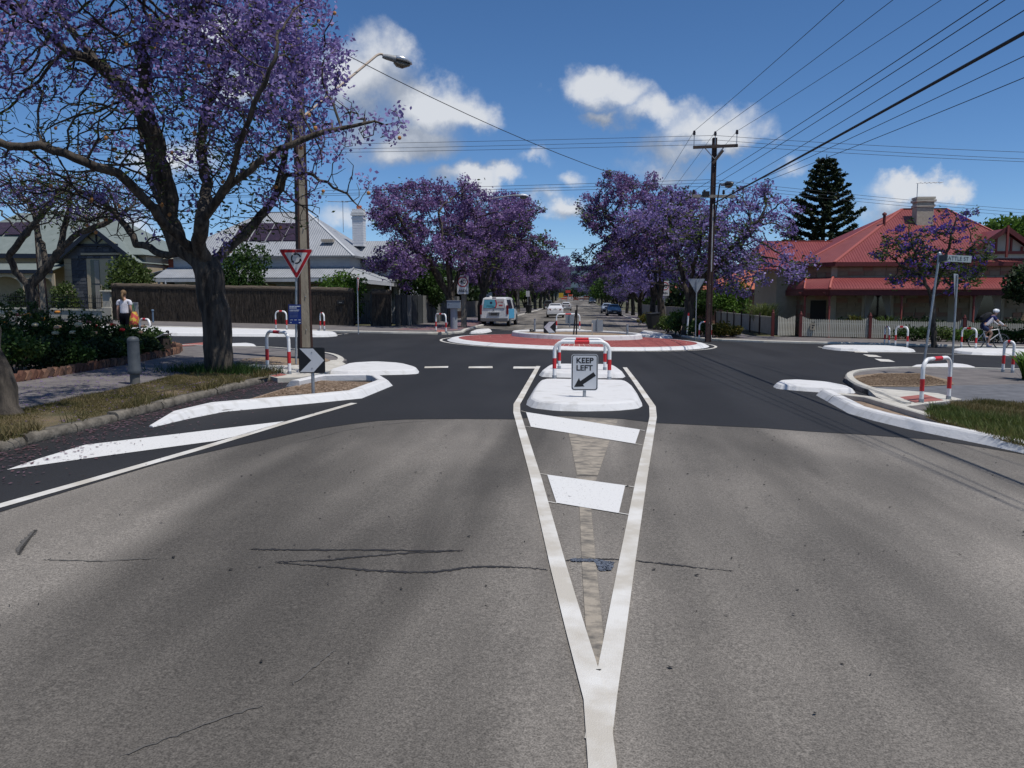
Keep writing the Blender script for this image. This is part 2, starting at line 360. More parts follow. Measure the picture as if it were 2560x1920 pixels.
JLEAF = leafmat('fern_leaf', [(.03, .05, .012), (.06, .095, .022), (.12, .16, .04)])
GLEAF = leafmat('green_leaf', [(.018, .038, .010), (.035, .075, .016), (.075, .13, .03)])
LLEAF = leafmat('lime_leaf', [(.035, .075, .012), (.075, .15, .022), (.14, .24, .04)])
DLEAF = leafmat('dark_leaf', [(.010, .020, .008), (.02, .04, .014), (.04, .07, .022)])
PLEAF = leafmat('pine_needle', [(.010, .020, .010), (.02, .036, .014), (.05, .065, .022)], trans=.1)
YLEAF = leafmat('yellow_green_leaf', [(.06, .07, .015), (.13, .12, .02), (.25, .17, .03)])
GRASSB = leafmat('grass_blade', [(.04, .05, .014), (.10, .095, .03), (.19, .15, .07), (.31, .245, .13)])
PETAL = leafmat('fallen_petal', [(.13, .08, .22), (.22, .14, .33), (.30, .2, .4)])
# ================================================================== SETTING
def make_ground():
    xs = [-1500, -600, -250, -120, -75, -60, -40, -20, -6.3, 0, 5.9, 20, 40, 60, 75, 120, 250, 600, 1500]
    ys = [-200, -60, -20, 0, 20, 40, 60, 100, 160, 220, 300, 420, 700, 1200, 2000, 3500]
    mb = MB(); vs = [(x, y, gz(x, y)-.03) for y in ys for x in xs]; n = len(xs)
    mb.add(vs, [(j*n+i, j*n+i+1, (j+1)*n+i+1, (j+1)*n+i) for j in range(len(ys)-1) for i in range(n-1)])
    tag(build('ground', mb, GROUND), kind='structure')
    mb = MB(); rn = random.Random(3)                      # the ranges beyond the suburb
    for y0, h0, cx in ((1700, 62, 300), (2400, 105, 500)):
        xs2 = np.linspace(-2600, 3000, 141); top = []
        for x in xs2: top.append(h0*(.55+.45*math.exp(-((x-cx)/900)**2))+6*math.sin(x*.009)+4*math.sin(x*.023+1)+rn.random()*3)
        vs = [(x, y0-500, -3) for x in xs2]+[(x, y0-180, t*.6+rn.random()*3) for x, t in zip(xs2, top)]+[(x, y0, t) for x, t in zip(xs2, top)]+[(x, y0+400, -3) for x in xs2]; n = len(xs2)
        mb.add(vs, [(j*n+i, j*n+i+1, (j+1)*n+i+1, (j+1)*n+i) for j in range(3) for i in range(n-1)], 0, True)
    tag(build('hills', mb, M('hazed_hill_bush', (.022, .045, .06), (.04, .065, .08), .02, 1.)), kind='structure')  # blue of distant haze is mixed into the hill colour
make_ground()
def gpoly(l, up=0.): return [G(p[0], p[1], up) for p in l]
D = 1.1573
def dp(l, up=0.): return [G(x*D, y*D, up) for x, y in l]
# roads -------------------------------------------------------------
def roads():
    mb = MB(); ys = [-60, 46]; 
    o = sheet('road', [(-7.2, -60), (7.2, -60), (7.2, 20), (-7.2, 20)], .012, ROAD_OLD); tag(o, kind='structure')
    xs = (-6.25, 5.85); ys = [44, 80, 120, 160, 200, 250, 300, 360, 420]
    mb = MB(); mb.add([(x, y, gz(x, y)+.012) for y in ys for x in xs], [(2*i, 2*i+1, 2*i+3, 2*i+2) for i in range(len(ys)-1)])
    tag(build('road', mb, ROAD_OLD, recalc=False), kind='structure')
    near = dp([(-160, 1157), (0, 1110), (200, 1048), (345, 1004), (500, 968), (640, 938), (700, 927), (760, 918), (820, 911), (880, 908), (1000, 907), (1115, 908), (1135, 905)])
    near += gpoly([(1400, 1042), (1560, 1050), (1640, 1060), (1900, 1072), (2019, 1081), (2139, 1088), (2348, 1103), (2700, 1163)])
    poly = [(-9, near[0][1]-1)]+near+[(9, 12), (9, 20), (60, 20), (60, 39.6), (5.85, 39.6), (5.85, 47.6), (1.2, 47.2), (-2.5, 46.8), (-6.25, 47.0), (-6.25, 39.6), (-60, 39.6), (-60, 20), (-9, 20)]
    tag(sheet('road', poly, .016, ROAD_NEW), kind='structure')
roads()
def mark(name, poly, mat=LINE, z=.020):
    return tag(sheet(name, poly, z, mat), kind='structure')
def line_poly(path, w):
    P = [Vector(p) for p in path]; l = []; r = []
    for i, p in enumerate(P):
        a = P[max(0, i-1)]; b = P[min(len(P)-1, i+1)]; t = (b-a).normalized(); n = Vector((-t.y, t.x))*w/2; l.append(p+n); r.append(p-n)
    return [tuple(q) for q in l+r[::-1]]
def crack_poly(path, w, rn):
    P = [Vector(p) for p in path]; l = []; r = []; n = len(P)
    for i, p in enumerate(P):
        a = P[max(0, i-1)]; b = P[min(n-1, i+1)]; t = (b-a).normalized(); k = w/2*rn.uniform(.45, 1.5)*min(1, .15+3*min(i, n-1-i)/n); q = Vector((-t.y, t.x)); l.append(p+q*k*rn.uniform(.6, 1.4)); r.append(p-q*k*rn.uniform(.6, 1.4))
    return [tuple(q) for q in l+r[::-1]]
# centre splay: the two edge lines meeting in one tail
leftE = gpoly([(1346, 917), (1300, 1000), (1292, 1013), (1292, 1034), (1340, 1200), (1395, 1420), (1440, 1585), (1490, 1760), (1506, 1925), (1512, 2300)])
mark('edge_line', line_poly(leftE, .115), z=.0222)
rightE = gpoly([(1562, 920), (1588, 955), (1631, 1018), (1633, 1045), (1604, 1200), (1566, 1420), (1530, 1640), (1512, 1745), (1495, 1860)])
mark('edge_line', line_poly(rightE, .115), z=.0195)
mark('painted_bar', gpoly([(1315, 1033), (1600, 1077), (1588, 1113), (1327, 1070)]), LINEW)
mark('painted_bar', gpoly([(1368, 1191), (1563, 1218), (1547, 1288), (1391, 1262)]), LINEW)
for a, b in (((1303, 1030), (1316, 1033)), ((1598, 1077), (1612, 1080)), ((1290, 1065), (1327, 1071)), ((1587, 1112), (1606, 1116)), ((1344, 1187), (1368, 1191)), ((1562, 1218), (1590, 1223)), ((1363, 1257), (1392, 1263)), ((1546, 1287), (1575, 1292))):
    mark('setting_out_line', line_poly(gpoly([a, b]), .018))
mark('old_paint_patch', gpoly([(1414, 1051), (1544, 1053), (1525, 1101), (1494, 1192), (1443, 1192), (1425, 1101)]), TAN, .0165)
mark('old_paint_patch', gpoly([(1440, 1196), (1492, 1196), (1478, 1280), (1490, 1420), (1506, 1570), (1510, 1660), (1480, 1700), (1463, 1560), (1455, 1420), (1449, 1275)]), TAN, .0165)
for pts, w in (([(626, 1378), (700, 1379), (900, 1380), (1157, 1382)], .035), ([(688, 1410), (800, 1407), (900, 1398), (1000, 1388), (1157, 1382)], .03),
               ([(690, 1412), (800, 1420), (930, 1432), (1030, 1436), (1110, 1434), (1180, 1421), (1300, 1423), (1370, 1430)], .035), ([(1412, 1408), (1440, 1401), (1500, 1402), (1580, 1406), (1650, 1413), (1720, 1422), (1830, 1433)], .025),
               ([(110, 1404), (250, 1409), (400, 1400)], .018), ([(50, 1391), (46, 1375), (80, 1340), (90, 1330)], .05), ([(300, 1900), (430, 1850), (560, 1800), (660, 1770)], .014), ([(730, 1720), (800, 1660), (840, 1630)], .014), ([(740, 1110), (900, 1068), (1100, 1052)], .018)):
    cp = [tuple(q) for q in chaikin(gpoly(pts), 4 if w > .02 else 3, closed=False)]; rn = random.Random(len(pts))
    cp = [(x+rn.uniform(-.008, .008), y+rn.uniform(-.01, .01)) for x, y in cp]
    mark('crack_seal', crack_poly(cp, w*.8, rn), CRACK if w > .02 and pts[0][0] > 500 else M('hairline_crack', (.098, .092, .084)), .0165)
# left approach
mark('edge_line', line_poly(dp([(-120, 1130), (0, 1097), (200, 1040), (430, 973), (600, 921), (765, 873)]), .12))
mark('painted_bar', gpoly([(17, 1179), (100, 1150), (213, 1116), (712, 1056), (630, 1085), (538, 1106), (217, 1150)]), LINEW)
# give-way dashes
for q in ([(1062, 918), (1121, 917), (1120, 921), (1061, 922)], [(1172, 918), (1231, 917), (1232, 922), (1171, 922)], [(1284, 918), (1345, 918), (1342, 923), (1283, 923)],
          [(2129, 876), (2163, 878), (2172, 883), (2138, 882)], [(2157, 887), (2190, 889), (2205, 894), (2172, 893)], [(2186, 898), (2222, 900), (2238, 906), (2202, 905)]):
    mark('give_way_dash', gpoly(q), LINE)
mark('edge_line', line_poly(gpoly([(2046, 868), (2091, 876), (2154, 882), (2291, 884), (2560, 892), (2800, 900)]), .11))
mark('edge_line', line_poly(gpoly([(-200, 828), (200, 836), (400, 840), (600, 842), (760, 842), (815, 840), (870, 835)]), .12))
# pavements -----------------------------------------------------------
UP = .11
cornerL = gpoly([(690, 948), (752, 946), (815, 935), (868, 910), (846, 897), (815, 891), (740, 882), (662, 876), (572, 875)])
kL = cornerL[-1]
pavL = [(-6.62, -25), (-6.62, 17.0)]+cornerL+[(-16.5, kL[1]+.6), (-45, kL[1]+1.5), (-45, -25)]
tag(slab('pavement', pavL, UP, PAVE), kind='structure')
cornerR = gpoly([(2252, 1025), (2192, 995), (2139, 977), (2110, 956), (2118, 941), (2168, 933), (2270, 928), (2440, 931)])
pavR = [(5.95, -25), (45, -25), (45, cornerR[-1][1]-.4), (18, cornerR[-1][1]-.2)]+cornerR[::-1]+[G(2344, 1058), G(2389, 1072), (5.95, 9.5)]
tag(slab('pavement', pavR, UP, PAVE), kind='structure')
farL = [(-60, 39.3), (-9.0, 39.3), (-7.4, 39.7), (-6.2, 40.7), (-5.95, 42), (-6.2, 45), (-6.2, 160), (-11, 160), (-11, 46.6), (-60, 46.6)]
tag(slab('pavement', farL, UP, PAVE), kind='structure')
farR = [(60, 39.2), (60, 44.6), (9.6, 44.6), (9.6, 160), (5.85, 160), (5.85, 46), (5.7, 43), (6.1, 41), (7.2, 39.8), (9, 39.2)]
tag(slab('pavement', farR, UP, PAVE), kind='structure')
def kerb(name, path, w=.16, h=UP+.012, mat=CONC, label=None, z0=-.05, side=1):
    mb = MB(); p = [(0, z0), (0, h-.03), (.03*side, h), (w*side, h), (w*side, z0)]
    sweep(mb, path, p); return tag(build(name, mb, mat), kind='structure')
kerb('kerb', [(-60, 39.22), (-9.0, 39.22), (-7.35, 39.62), (-6.12, 40.65), (-5.87, 42), (-6.12, 45), (-6.12, 70), (-6.12, 160)], side=1)
kerb('kerb', [(5.77, 160), (5.77, 46), (5.62, 43), (6.02, 40.95), (7.15, 39.72), (9, 39.12), (60, 39.12)], side=1)
kerb('kerb', [cornerR[0]]+[tuple(q) for q in chaikin(cornerR[:], 2, closed=False)][1:-1]+[cornerR[-1], (18, cornerR[-1][1]-.2), (45, cornerR[-1][1]-.4)], w=.17, h=UP+.04, side=-1)
kerb('kerb', [tuple(q) for q in chaikin(cornerL[2:], 2, closed=False)]+[(-16.5, kL[1]+.6), (-45, kL[1]+1.5)], w=.17, h=UP+.03, side=1)
# old kerb stones along the left verge: each a piece of its own
def kerb_stones(name, x, y0, y1, side, seed, mat=KERBST):
    root = thing(name, 'weathered old concrete kerb stones edging the grass verge under the jacaranda' if side < 0 else 'old kerb stones hidden in long grass on the verge by the grey paved footpath', 'kerb', (x, y0, gz(x, y0)))
    rn = random.Random(seed); y = y0
    while y < y1:
        l = rn.uniform(.75, 1.3)
        mb = MB(); h = UP+rn.uniform(.005, .035); w = .17; o = rn.uniform(-.015, .015)
        a, b = y+.012, min(y+l, y1+.4)-.012; s = -side
        prof = [(0, -.05), (.0, h-.04), (.035, h), (w, h), (w, -.05)]
        secs = []
        for yy in (a, (a+b)/2, b):
            j = rn.uniform(-.008, .008); secs.append([(x+o+s*-px_+0*j, yy, gz(x, yy)+pz+(j if pz > 0 else 0)) for px_, pz in prof])
        mb.loft(secs); build('kerb_stone', mb, mat, root); y += l
    return root
kerb_stones('stone_kerb', -6.46, 4.5, 17.2, -1, 2)
def polyband(pts): return pts
# grass verges, beds -----------------------------------------------------
vergeL = [(-6.62, -20), (-6.62, 16.9)]+gpoly([(670, 945), (640, 928), (560, 921), (509, 929), (428, 943), (300, 972), (127, 1009), (0, 1036)], UP)+[(-8.6, 8), (-8.6, -20)]
tag(sheet('grass_verge', vergeL, UP+.006, LAWN), kind='structure')
vergeR = gpoly([(2310, 1042), (2344, 1056), (2389, 1070)], UP)+[(6.1, 9.2), (6.1, -20), (9.5, -20)]+gpoly([(2560, 1010), (2480, 1004), (2380, 1012)], UP)
tag(sheet('grass_verge', vergeR, UP+.006, LAWN), kind='structure')
tag(sheet('footpath', gpoly([(2170, 968), (2300, 966), (2560, 960), (2900, 975), (2900, 1060), (2560, 1012), (2440, 1000), (2345, 1018), (2200, 996)], UP), UP+.004, M('blue_grey_pavers', (.09, .092, .10), (.135, .138, .15), 4, .9)), kind='structure')
tag(slab('concrete_ramp', gpoly([(2165, 969), (2300, 980), (2345, 984), (2405, 999), (2265, 1017), (2238, 1014), (2190, 992)], UP), UP+.008, CONC), kind='structure')
tag(sheet('tactile_paving', gpoly([(2246, 994), (2312, 987), (2360, 1002), (2288, 1008)], UP), UP+.012, REDT), kind='structure')
tag(sheet('mulch_bed', gpoly([(2124, 950), (2140, 940), (2200, 934), (2300, 934), (2378, 952), (2385, 962), (2300, 968), (2170, 967)], UP), UP+.014, MULCH), kind='structure')
tag(slab('concrete_ramp', gpoly([(600, 924), (640, 908), (790, 904), (846, 900), (864, 910), (815, 932), (752, 944), (694, 946)], UP), UP+.008, CONC), kind='structure')
tag(sheet('tactile_paving', gpoly([(634, 935), (664, 927), (718, 938), (690, 943)], UP), UP+.012, REDT), kind='structure')
tag(sheet('tactile_paving', gpoly([(432, 868), (508, 861), (512, 868), (440, 872)], .05), UP+.012, REDT), kind='structure')
tag(sheet('mulch_bed', gpoly([(588, 908), (610, 898), (700, 892), (810, 895), (826, 903), (790, 912), (700, 914)], UP), UP+.016, MULCH), kind='structure')
tag(sheet('tactile_paving', gpoly([(1086, 827), (1106, 825), (1118, 829), (1097, 831)], UP), UP+.006, REDT), kind='structure')
tag(sheet('soil_patch', [(-9.5, 41.5), (-6.4, 42.5), (-6.4, 58), (-8.2, 58), (-8.6, 45), (-9.5, 44)], UP+.005, M('petal_strewn_soil', (.15, .085, .075), (.22, .14, .13), 3, .95)), kind='structure')
tag(sheet('garden_soil', [(6.0, 41.5), (7.6, 40.6), (8.4, 42), (8.2, 60), (6.0, 60)], UP+.005, DIRT), kind='structure')
# ------------------------------------------------------------- islands (concrete, painted white)
def island(label, px, h=.13, rim=.11, n=1, name='traffic_island'):
    y0, y1 = min(p[1] for p in px), max(p[1] for p in px); pts = [tuple(q) for q in chaikin([G(p[0], p[1], h*.9*(y1-p[1])/(y1-y0)) for p in px], n, c=.16)]; m = len(pts); c = Vector((sum(p[0] for p in pts)/m, sum(p[1] for p in pts)/m))
    root_z = gz(c.x, c.y); mb = MB(); rings = []
    for d, z in ((0, -.03), (0.0, .015), (rim*.55, h*.80), (rim*.8, h*.95), (rim*1.15, h)):
        q = inset(pts, d) if d else [Vector(p) for p in pts]
        rings.append([(p.x-c.x, p.y-c.y, gz(p.x, p.y)-root_z+z) for p in (Vector(k) for k in q)])
    mb.loft([q+[q[0]] for q in rings][:0] or rings, 0, False, caps=False); mb.add(rings[-1], [tuple(range(m))])
    o = build(name, mb, WHITEC, world=False); o.location = (c.x, c.y, root_z)
    return tag(o, label, 'traffic island', 'white painted traffic islands')
island('big white painted island carrying the keep left sign between the two cream edge lines', [(1313, 1007), (1330, 1020), (1390, 1029), (1455, 1031), (1539, 1029), (1595, 1022), (1608, 1012), (1590, 968), (1576, 955), (1560, 950), (1360, 946), (1340, 952)], .15, .14)
island('white island behind the keep left island, next to the roundabout', [(1346, 935), (1356, 943), (1460, 947), (1556, 947), (1565, 940), (1545, 918), (1530, 911), (1385, 909), (1366, 914)], .14, .13)
island('white lozenge island on the left approach beside the arrow chevron board', [(812, 937), (835, 925), (870, 908), (940, 903), (1010, 909), (1048, 924), (1046, 934), (1010, 937), (880, 941)], .13, .12)
island('white lozenge island beside the curved kerb of the mulch bed on the right', [(1932, 960), (1945, 950), (1990, 948), (2075, 957), (2125, 972), (2142, 985), (2096, 986), (1990, 975), (1942, 968)], .12, .12)
island('white island behind the slanting street name post', [(2266, 925), (2285, 913), (2377, 907), (2424, 914), (2449, 927), (2348, 930), (2276, 930)], .12, .12)
island('long white island in front of the picket fence, carrying two hoops', [(2050, 866), (2080, 862), (2213, 864), (2270, 871), (2293, 882), (2154, 879), (2091, 875)], .13, .12)
island('white island under the cyclist', [(2378, 873), (2400, 869), (2560, 873), (2700, 880), (2700, 895), (2560, 889), (2437, 886), (2385, 879)], .13, .12)
island('short white island behind the jacaranda trunk', [(560, 873), (566, 860), (620, 857), (640, 862), (647, 873), (600, 875)], .13, .12)
island('white island behind the rose bed, beside the sloping plaque', [(385, 872), (395, 857), (424, 853), (429, 862), (405, 874)], .13, .1)
island('white island end at the corner by the parked van', [(1170, 836), (1190, 824), (1224, 821), (1231, 826), (1210, 833)], .14, .12)
island('white island strewn with petals in front of the far garden bed', [(1592, 838), (1605, 826), (1640, 830), (1690, 846), (1640, 848)], .14, .12)
island('white island beyond the roundabout with a hoop and a sign back', [(1382, 832), (1390, 823), (1445, 822), (1470, 830), (1462, 835)], .16, .12)
island('long white island in front of the brown brush fence', [(180, 824), (240, 815), (500, 821), (700, 827), (835, 833), (846, 840), (815, 844), (640, 842), (400, 839), (220, 832)], .16, .12)
# kerbed beds of the approach islands
def kerbed_bed(label, path, soil, mat=WHITEC, inner=None, taper=None):
    c = path[0]; root = thing('kerbed_bed', label, 'traffic island', (c[0], c[1], gz(*c)))
    mb = MB(); prof = [(0, -.03), (.0, .015), (-.09, .12), (-.125, .145), (-.27, .145), (-.29, .13), (-.29, -.03)]
    sweep(mb, path, prof, taper=taper); wk = build('white_kerb', mb, mat, root)
    for a, b in zip(path[:-1], path[1:]):
        a = Vector(a); b = Vector(b); n = int((b-a).length/2.2)
        for i in range(n):
            q = a.lerp(b, (i+.6)/n); e = (b-a).normalized()*.007; m2 = MB(); sweep(m2, [q-e, q+e], [(o+(.004 if o > -.1 else -.004)*0+.003*(1 if o > -.1 else -1), z+.004) for o, z in prof]); build('kerb_joint', m2, M('joint_grime', (.16, .15, .13)), wk)
    if inner:
        mb = MB(); sweep(mb, inner, [(0, -.03), (0, .13), (-.02, .145), (-.16, .145), (-.16, -.03)]); build('back_kerb', mb, CONC, root)
    mb = MB(); mb.add([(p[0], p[1], gz(*p)+.045) for p in soil], [tuple(range(len(soil)))]); build('soil', mb, DIRT, root, recalc=False)
    return root
kl = gpoly([(385, 1071), (470, 1050), (560, 1032), (800, 1009), (905, 998), (982, 966), (960, 952), (925, 949), (790, 951), (715, 968)])
kerbed_bed('white kerbed soil bed with the right-pointing chevron board on the left approach', kl[::-1], gpoly([(520, 1036), (800, 1006), (900, 992), (960, 962), (800, 956), (715, 975)]), taper=([.25, .85]+[1]*8)[::-1])
kr = gpoly([(2185, 1012), (2150, 992), (2060, 984), (2040, 990), (2121, 1036), (2183, 1054), (2273, 1076), (2467, 1116), (2560, 1137), (2640, 1156)])
kerbed_bed('white kerbed soil bed running along the right-hand grass verge', kr[::-1][:7], gpoly([(2060, 990), (2140, 990), (2230, 1022), (2330, 1058), (2400, 1080), (2340, 1082), (2180, 1042), (2121, 1022)]), inner=gpoly([(2090, 984), (2160, 992), (2245, 1017), (2330, 1042), (2400, 1064)], .14)[::-1])
# ------------------------------------------------------------- roundabout
def roundabout():
    C = (0.07, 35.3); ro, ri = 5.68, 2.85; z0 = gz(*C)
    root = thing('roundabout', 'round traffic island with red paved apron and white inner kerb ring', 'roundabout', (C[0], C[1], z0))
    def ring(mb, prof, n=96, mi=0, sm=True):
        secs = []
        for k in range(n+1):
            a = 2*math.pi*k/n; secs.append([(C[0]+r*math.cos(a), C[1]+r*math.sin(a), gz(C[0]+r*math.cos(a), C[1]+r*math.sin(a))+z) for r, z in prof])
        mb.loft(secs, mi, sm, caps=False)
    mb = MB(); ring(mb, [(ro+.05, -.03), (ro, .02), (ro-.2, .11), (ro-.26, .118), (ro-.5, .13), (ro-.5, -.03)], sm=False); build('outer_kerb', mb, WHITEC, root)
    mb = MB(); ring(mb, [(ro-.5, -.03), (ro-.5, .115), (ri, .25), (ri, -.03)]); build('apron_bed', mb, JOINT, root)
    # slabs: real joints
    mb = MB(); nr = 5; ns = 150; rn = random.Random(1)
    for i in range(nr):
        r0 = ri+.02+(ro-.52-ri)*i/nr+.014; r1 = ri+.02+(ro-.52-ri)*(i+1)/nr-.014
        for k in range(ns):
            a0 = 2*math.pi*(k+.5*(i % 2)*0)/ns+.02/r1; a1 = 2*math.pi*(k+1)/ns-.02/r1; dz = rn.uniform(0, .004)
            q = [(r0, a0), (r1, a0), (r1, a1), (r0, a1)]; top = []; bot = []
            for r, a in q:
                x, y = C[0]+r*math.cos(a), C[1]+r*math.sin(a); zz = .25-(.135)*(r-ri)/(ro-.5-ri); top.append((x, y, gz(x, y)+zz+.012+dz)); bot.append((x, y, gz(x, y)+zz-.01))
            mb.add(bot+top, [(4, 5, 6, 7), (0, 1, 5, 4), (1, 2, 6, 5), (2, 3, 7, 6), (3, 0, 4, 7)])
    o = build('red_pavers', mb, REDP, root); o['kind'] = 'stuff'
    mb = MB(); ring(mb, [(ri+.02, .2), (ri-.02, .42), (ri-.06, .455), (ri-.2, .455), (ri-.23, .42), (ri-.23, .2)], sm=False); build('inner_kerb', mb, WHITEC, root)
    mb = MB(); pts = [(C[0]+(ri-.22)*math.cos(a), C[1]+(ri-.22)*math.sin(a)) for a in np.linspace(0, 2*math.pi, 48, endpoint=False)]
    mb.add([(x, y, gz(x, y)+.36) for x, y in pts]+[(C[0], C[1], z0+.44)], [(i, (i+1) % 48, 48) for i in range(48)], 0, True); build('soil', mb, MULCH, root)
    mark('edge_line', [(C[0]+(ro+.32)*math.cos(a), C[1]+(ro+.32)*math.sin(a)) for a in np.linspace(0, 2*math.pi, 90, endpoint=False)], LINE)
    mark('road_ring', [(C[0]+(ro+.21)*math.cos(a), C[1]+(ro+.21)*math.sin(a)) for a in np.linspace(0, 2*math.pi, 90, endpoint=False)], ROAD_NEW, .024)
    return C
RB = roundabout()
# ================================================================== STREET FURNITURE
def hoop(label, pl, pr, top_px, up=UP, r=.038, red_mid=True):
    """white tubular guard rail between two feet, with red bands"""
    a = Vector((*G(*pl, up), 0)); b = Vector((*G(*pr, up), 0)); a.z = gz(a.x, a.y)+up; b.z = gz(b.x, b.y)+up
    c = (a+b)/2; d = (b-a); d.z = 0; w = d.length; e = d.normalized()
    ctop = PY((pl[0]+pr[0])/2, top_px, c.y).z; h = max(.75, min(1.05, ctop-c.z))
    root = thing('guard_hoop', label, 'guard rail', (c.x, c.y, c.z), math.atan2(e.y, e.x), 'red and white tubular hoops at the crossings')
    rr = min(.2, w*.42); za = a.z-c.z; zb = b.z-c.z
    pts = [(-w/2, 0, za-.03), (-w/2, 0, h-rr)]+[(-w/2+rr-rr*math.cos(t), 0, h-rr+rr*math.sin(t)) for t in np.linspace(.2, 1.57, 7)]
    pts += [(-x, 0, z) for x, _, z in pts[2:][::-1]]+[(w/2, 0, h-rr), (w/2, 0, zb-.03)]
    build('rail', MB().tube(pts, r, 10), WHITEP, root, world=False)
    for s, z in ((-1, za), (1, zb)):
        build('red_band', MB().tube([(s*w/2, 0, z+h*.27), (s*w/2, 0, z+h*.55)], r+.002, 10), REDE, root, world=False)
        build('foot_sleeve', MB().tube([(s*w/2, 0, z-.02), (s*w/2, 0, z+.07)], r+.008, 10), GALV, root, world=False)
    if red_mid:
        k = min(.16, w*.14); build('red_band', MB().tube([(-k, 0, h), (k, 0, h)], r+.002, 10), REDE, root, world=False)
    return root
hoop('wide red and white hoop at the rear edge of the keep left island', (1386, 946), (1523, 950), 855, .14, .042)
hoop('wide red and white hoop standing on the white island next to the roundabout', (1398, 922), (1512, 925), 848, .14, .040)
hoop('red and white hoop on the concrete ramp beside the large jacaranda trunk', (669, 927), (724, 936), 830)
hoop('red and white hoop on the ramp with red tactile paving beside the mulch bed', (2303, 1007), (2371, 999), 896)
hoop('red and white hoop at the footpath edge beside strappy leaves', (2507, 930), (2531, 932), 854)
hoop('red and white hoop rising out of the rose bushes', (352, 856), (377, 859), 798)
hoop('red and white hoop half hidden behind the jacaranda trunk, before the brush fence', (545, 817), (574, 818), 771)
hoop('red and white hoop before the brush fence, left of the blue notice', (690, 824), (717, 825), 778)
hoop('narrow red and white hoop seen end-on before the brush fence', (801, 825), (811, 826), 783)
hoop('red and white hoop beside the grey cabinet at the far corner', (1090, 828), (1115, 831), 785)
hoop('red and white hoop at the foot of the tall crossarm pole', (1748, 849), (1777, 849), 805)
hoop('narrow red and white hoop seen end-on before the picket fence', (2211, 860), (2222, 862), 817)
hoop('red and white hoop on the long white island before the picket fence', (2238, 864), (2268, 867), 817, .13)
hoop('red and white hoop beside the cyclist', (2403, 868), (2439, 871), 821, .13)
hoop('wide red and white hoop on the island beyond the roundabout', (1391, 824), (1449, 825), 785, .16)

def rrect(w, h, r, n=4):
    p = []
    for cx, cz, a0 in ((w/2-r, h/2-r, 0), (-w/2+r, h/2-r, 90), (-w/2+r, -h/2+r, 180), (w/2-r, -h/2+r, 270)):
        for k in range(n+1):
            a = R(a0+90*k/n); p.append((cx+r*math.cos(a), 0, cz+r*math.sin(a)))
    return p
def plate(name, poly, c, y0, y1, mat, root):
    mb = MB(); q = [(x+c[0], 0, z+c[1]) for x, _, z in poly]; mb.prism(q, (0, y0, 0), (0, y1, 0)); return build(name, mb, mat, root, world=False)
def text(root, txt, size, c, y, mat, sx=1., bold=.0, name='lettering'):
    mb = text_mb(txt, size, sx=sx, bold=bold); mb.v = [(x+c[0], y, z+c[1]) for x, _, z in mb.v]; return build(name, mb, mat, root, world=False, recalc=False)
def post(root, h, r=.03, y=.035, mat=GALV, n=10, z0=-.05, name='post', lean=(0, 0)):
    return build(name, MB().tube([(0, y, z0), (lean[0], y+lean[1], h)], r, n), mat, root, world=False)
def at(px, py, up=0.):
    g = G(px, py, up); return (g[0], g[1], gz(*g)+up)
# KEEP LEFT
r = thing('keep_left_sign', 'white rectangular KEEP LEFT sign with black arrow on the white island', 'sign', at(1461, 993, .15), R(1))
w, h = .47, .645; zc = .12+h/2
post(r, .7, .03)
plate('plate', rrect(w, h, .05), (0, zc), 0, .006, SIGNW, r)
plate('border', rrect(w-.02, h-.02, .045), (0, zc), -.0025, 0, SIGNB, r)
plate('face', rrect(w-.05, h-.05, .035), (0, zc), -.005, -.0025, SIGNW, r)
text(r, 'KEEP', .135, (0, zc+.205), -.007, SIGNB, 1.05, .0035); text(r, 'LEFT', .135, (-.005, zc+.075), -.007, SIGNB, 1.05, .0035)
ar = [(-.185, -.255), (-.085, -.10), (-.062, -.16), (.165, .0), (.205, -.055), (-.02, -.215), (.02, -.25)]
mb = MB(); mb.add([(x, -.007, zc+z) for x, z in [(-.185, -.26), (-.10, -.10), (-.075, -.155), (.155, .005), (.2, -.06), (-.03, -.215), (.0, -.25)]], [(0, 1, 2), (0, 2, 5), (0, 5, 6), (2, 3, 4, 5)]); build('arrow', mb, SIGNB, r, world=False, recalc=False)
build('bolt', MB().tube([(-.005, -.008, zc+.21), (-.005, -.003, zc+.21)], .012, 8), GALV, r, world=False)
# chevron boards
def chevron(label, loc, size, dirn, zc, rz=0, ph=None):
    r = thing('chevron_board', label, 'sign', loc, rz); s = size
    post(r, (ph or zc)+s*.3, .03)
    plate('plate', rrect(s, s*.97, .035), (0, zc), 0, .006, SIGNB, r)
    q = [(-.46, .46), (.06, .46), (.47, 0), (.06, -.46), (-.46, -.46), (-.02, 0)]
    mb = MB(); mb.add([(x*s*dirn, -.003, zc+z*s*.97) for x, z in q], [(0, 1, 2, 5), (5, 2, 3, 4)]); build('chevron', mb, SIGNW, r, world=False, recalc=False)
    for z in (.3, -.3): build('bolt', MB().tube([(0, -.009, zc+z*s), (0, -.002, zc+z*s)], .011, 8), GALV, r, world=False)
    return r
chevron('black board with grey chevron pointing right on the kerbed soil bed', at(782, 990, .045), .475, 1, .645, R(3))
gb = PY(1374, 842, 33.0)
chevron('black board with grey chevron pointing left inside the roundabout', (gb.x, gb.y, gz(gb.x, gb.y)+.4), .5, -1, .33, R(2), .3)
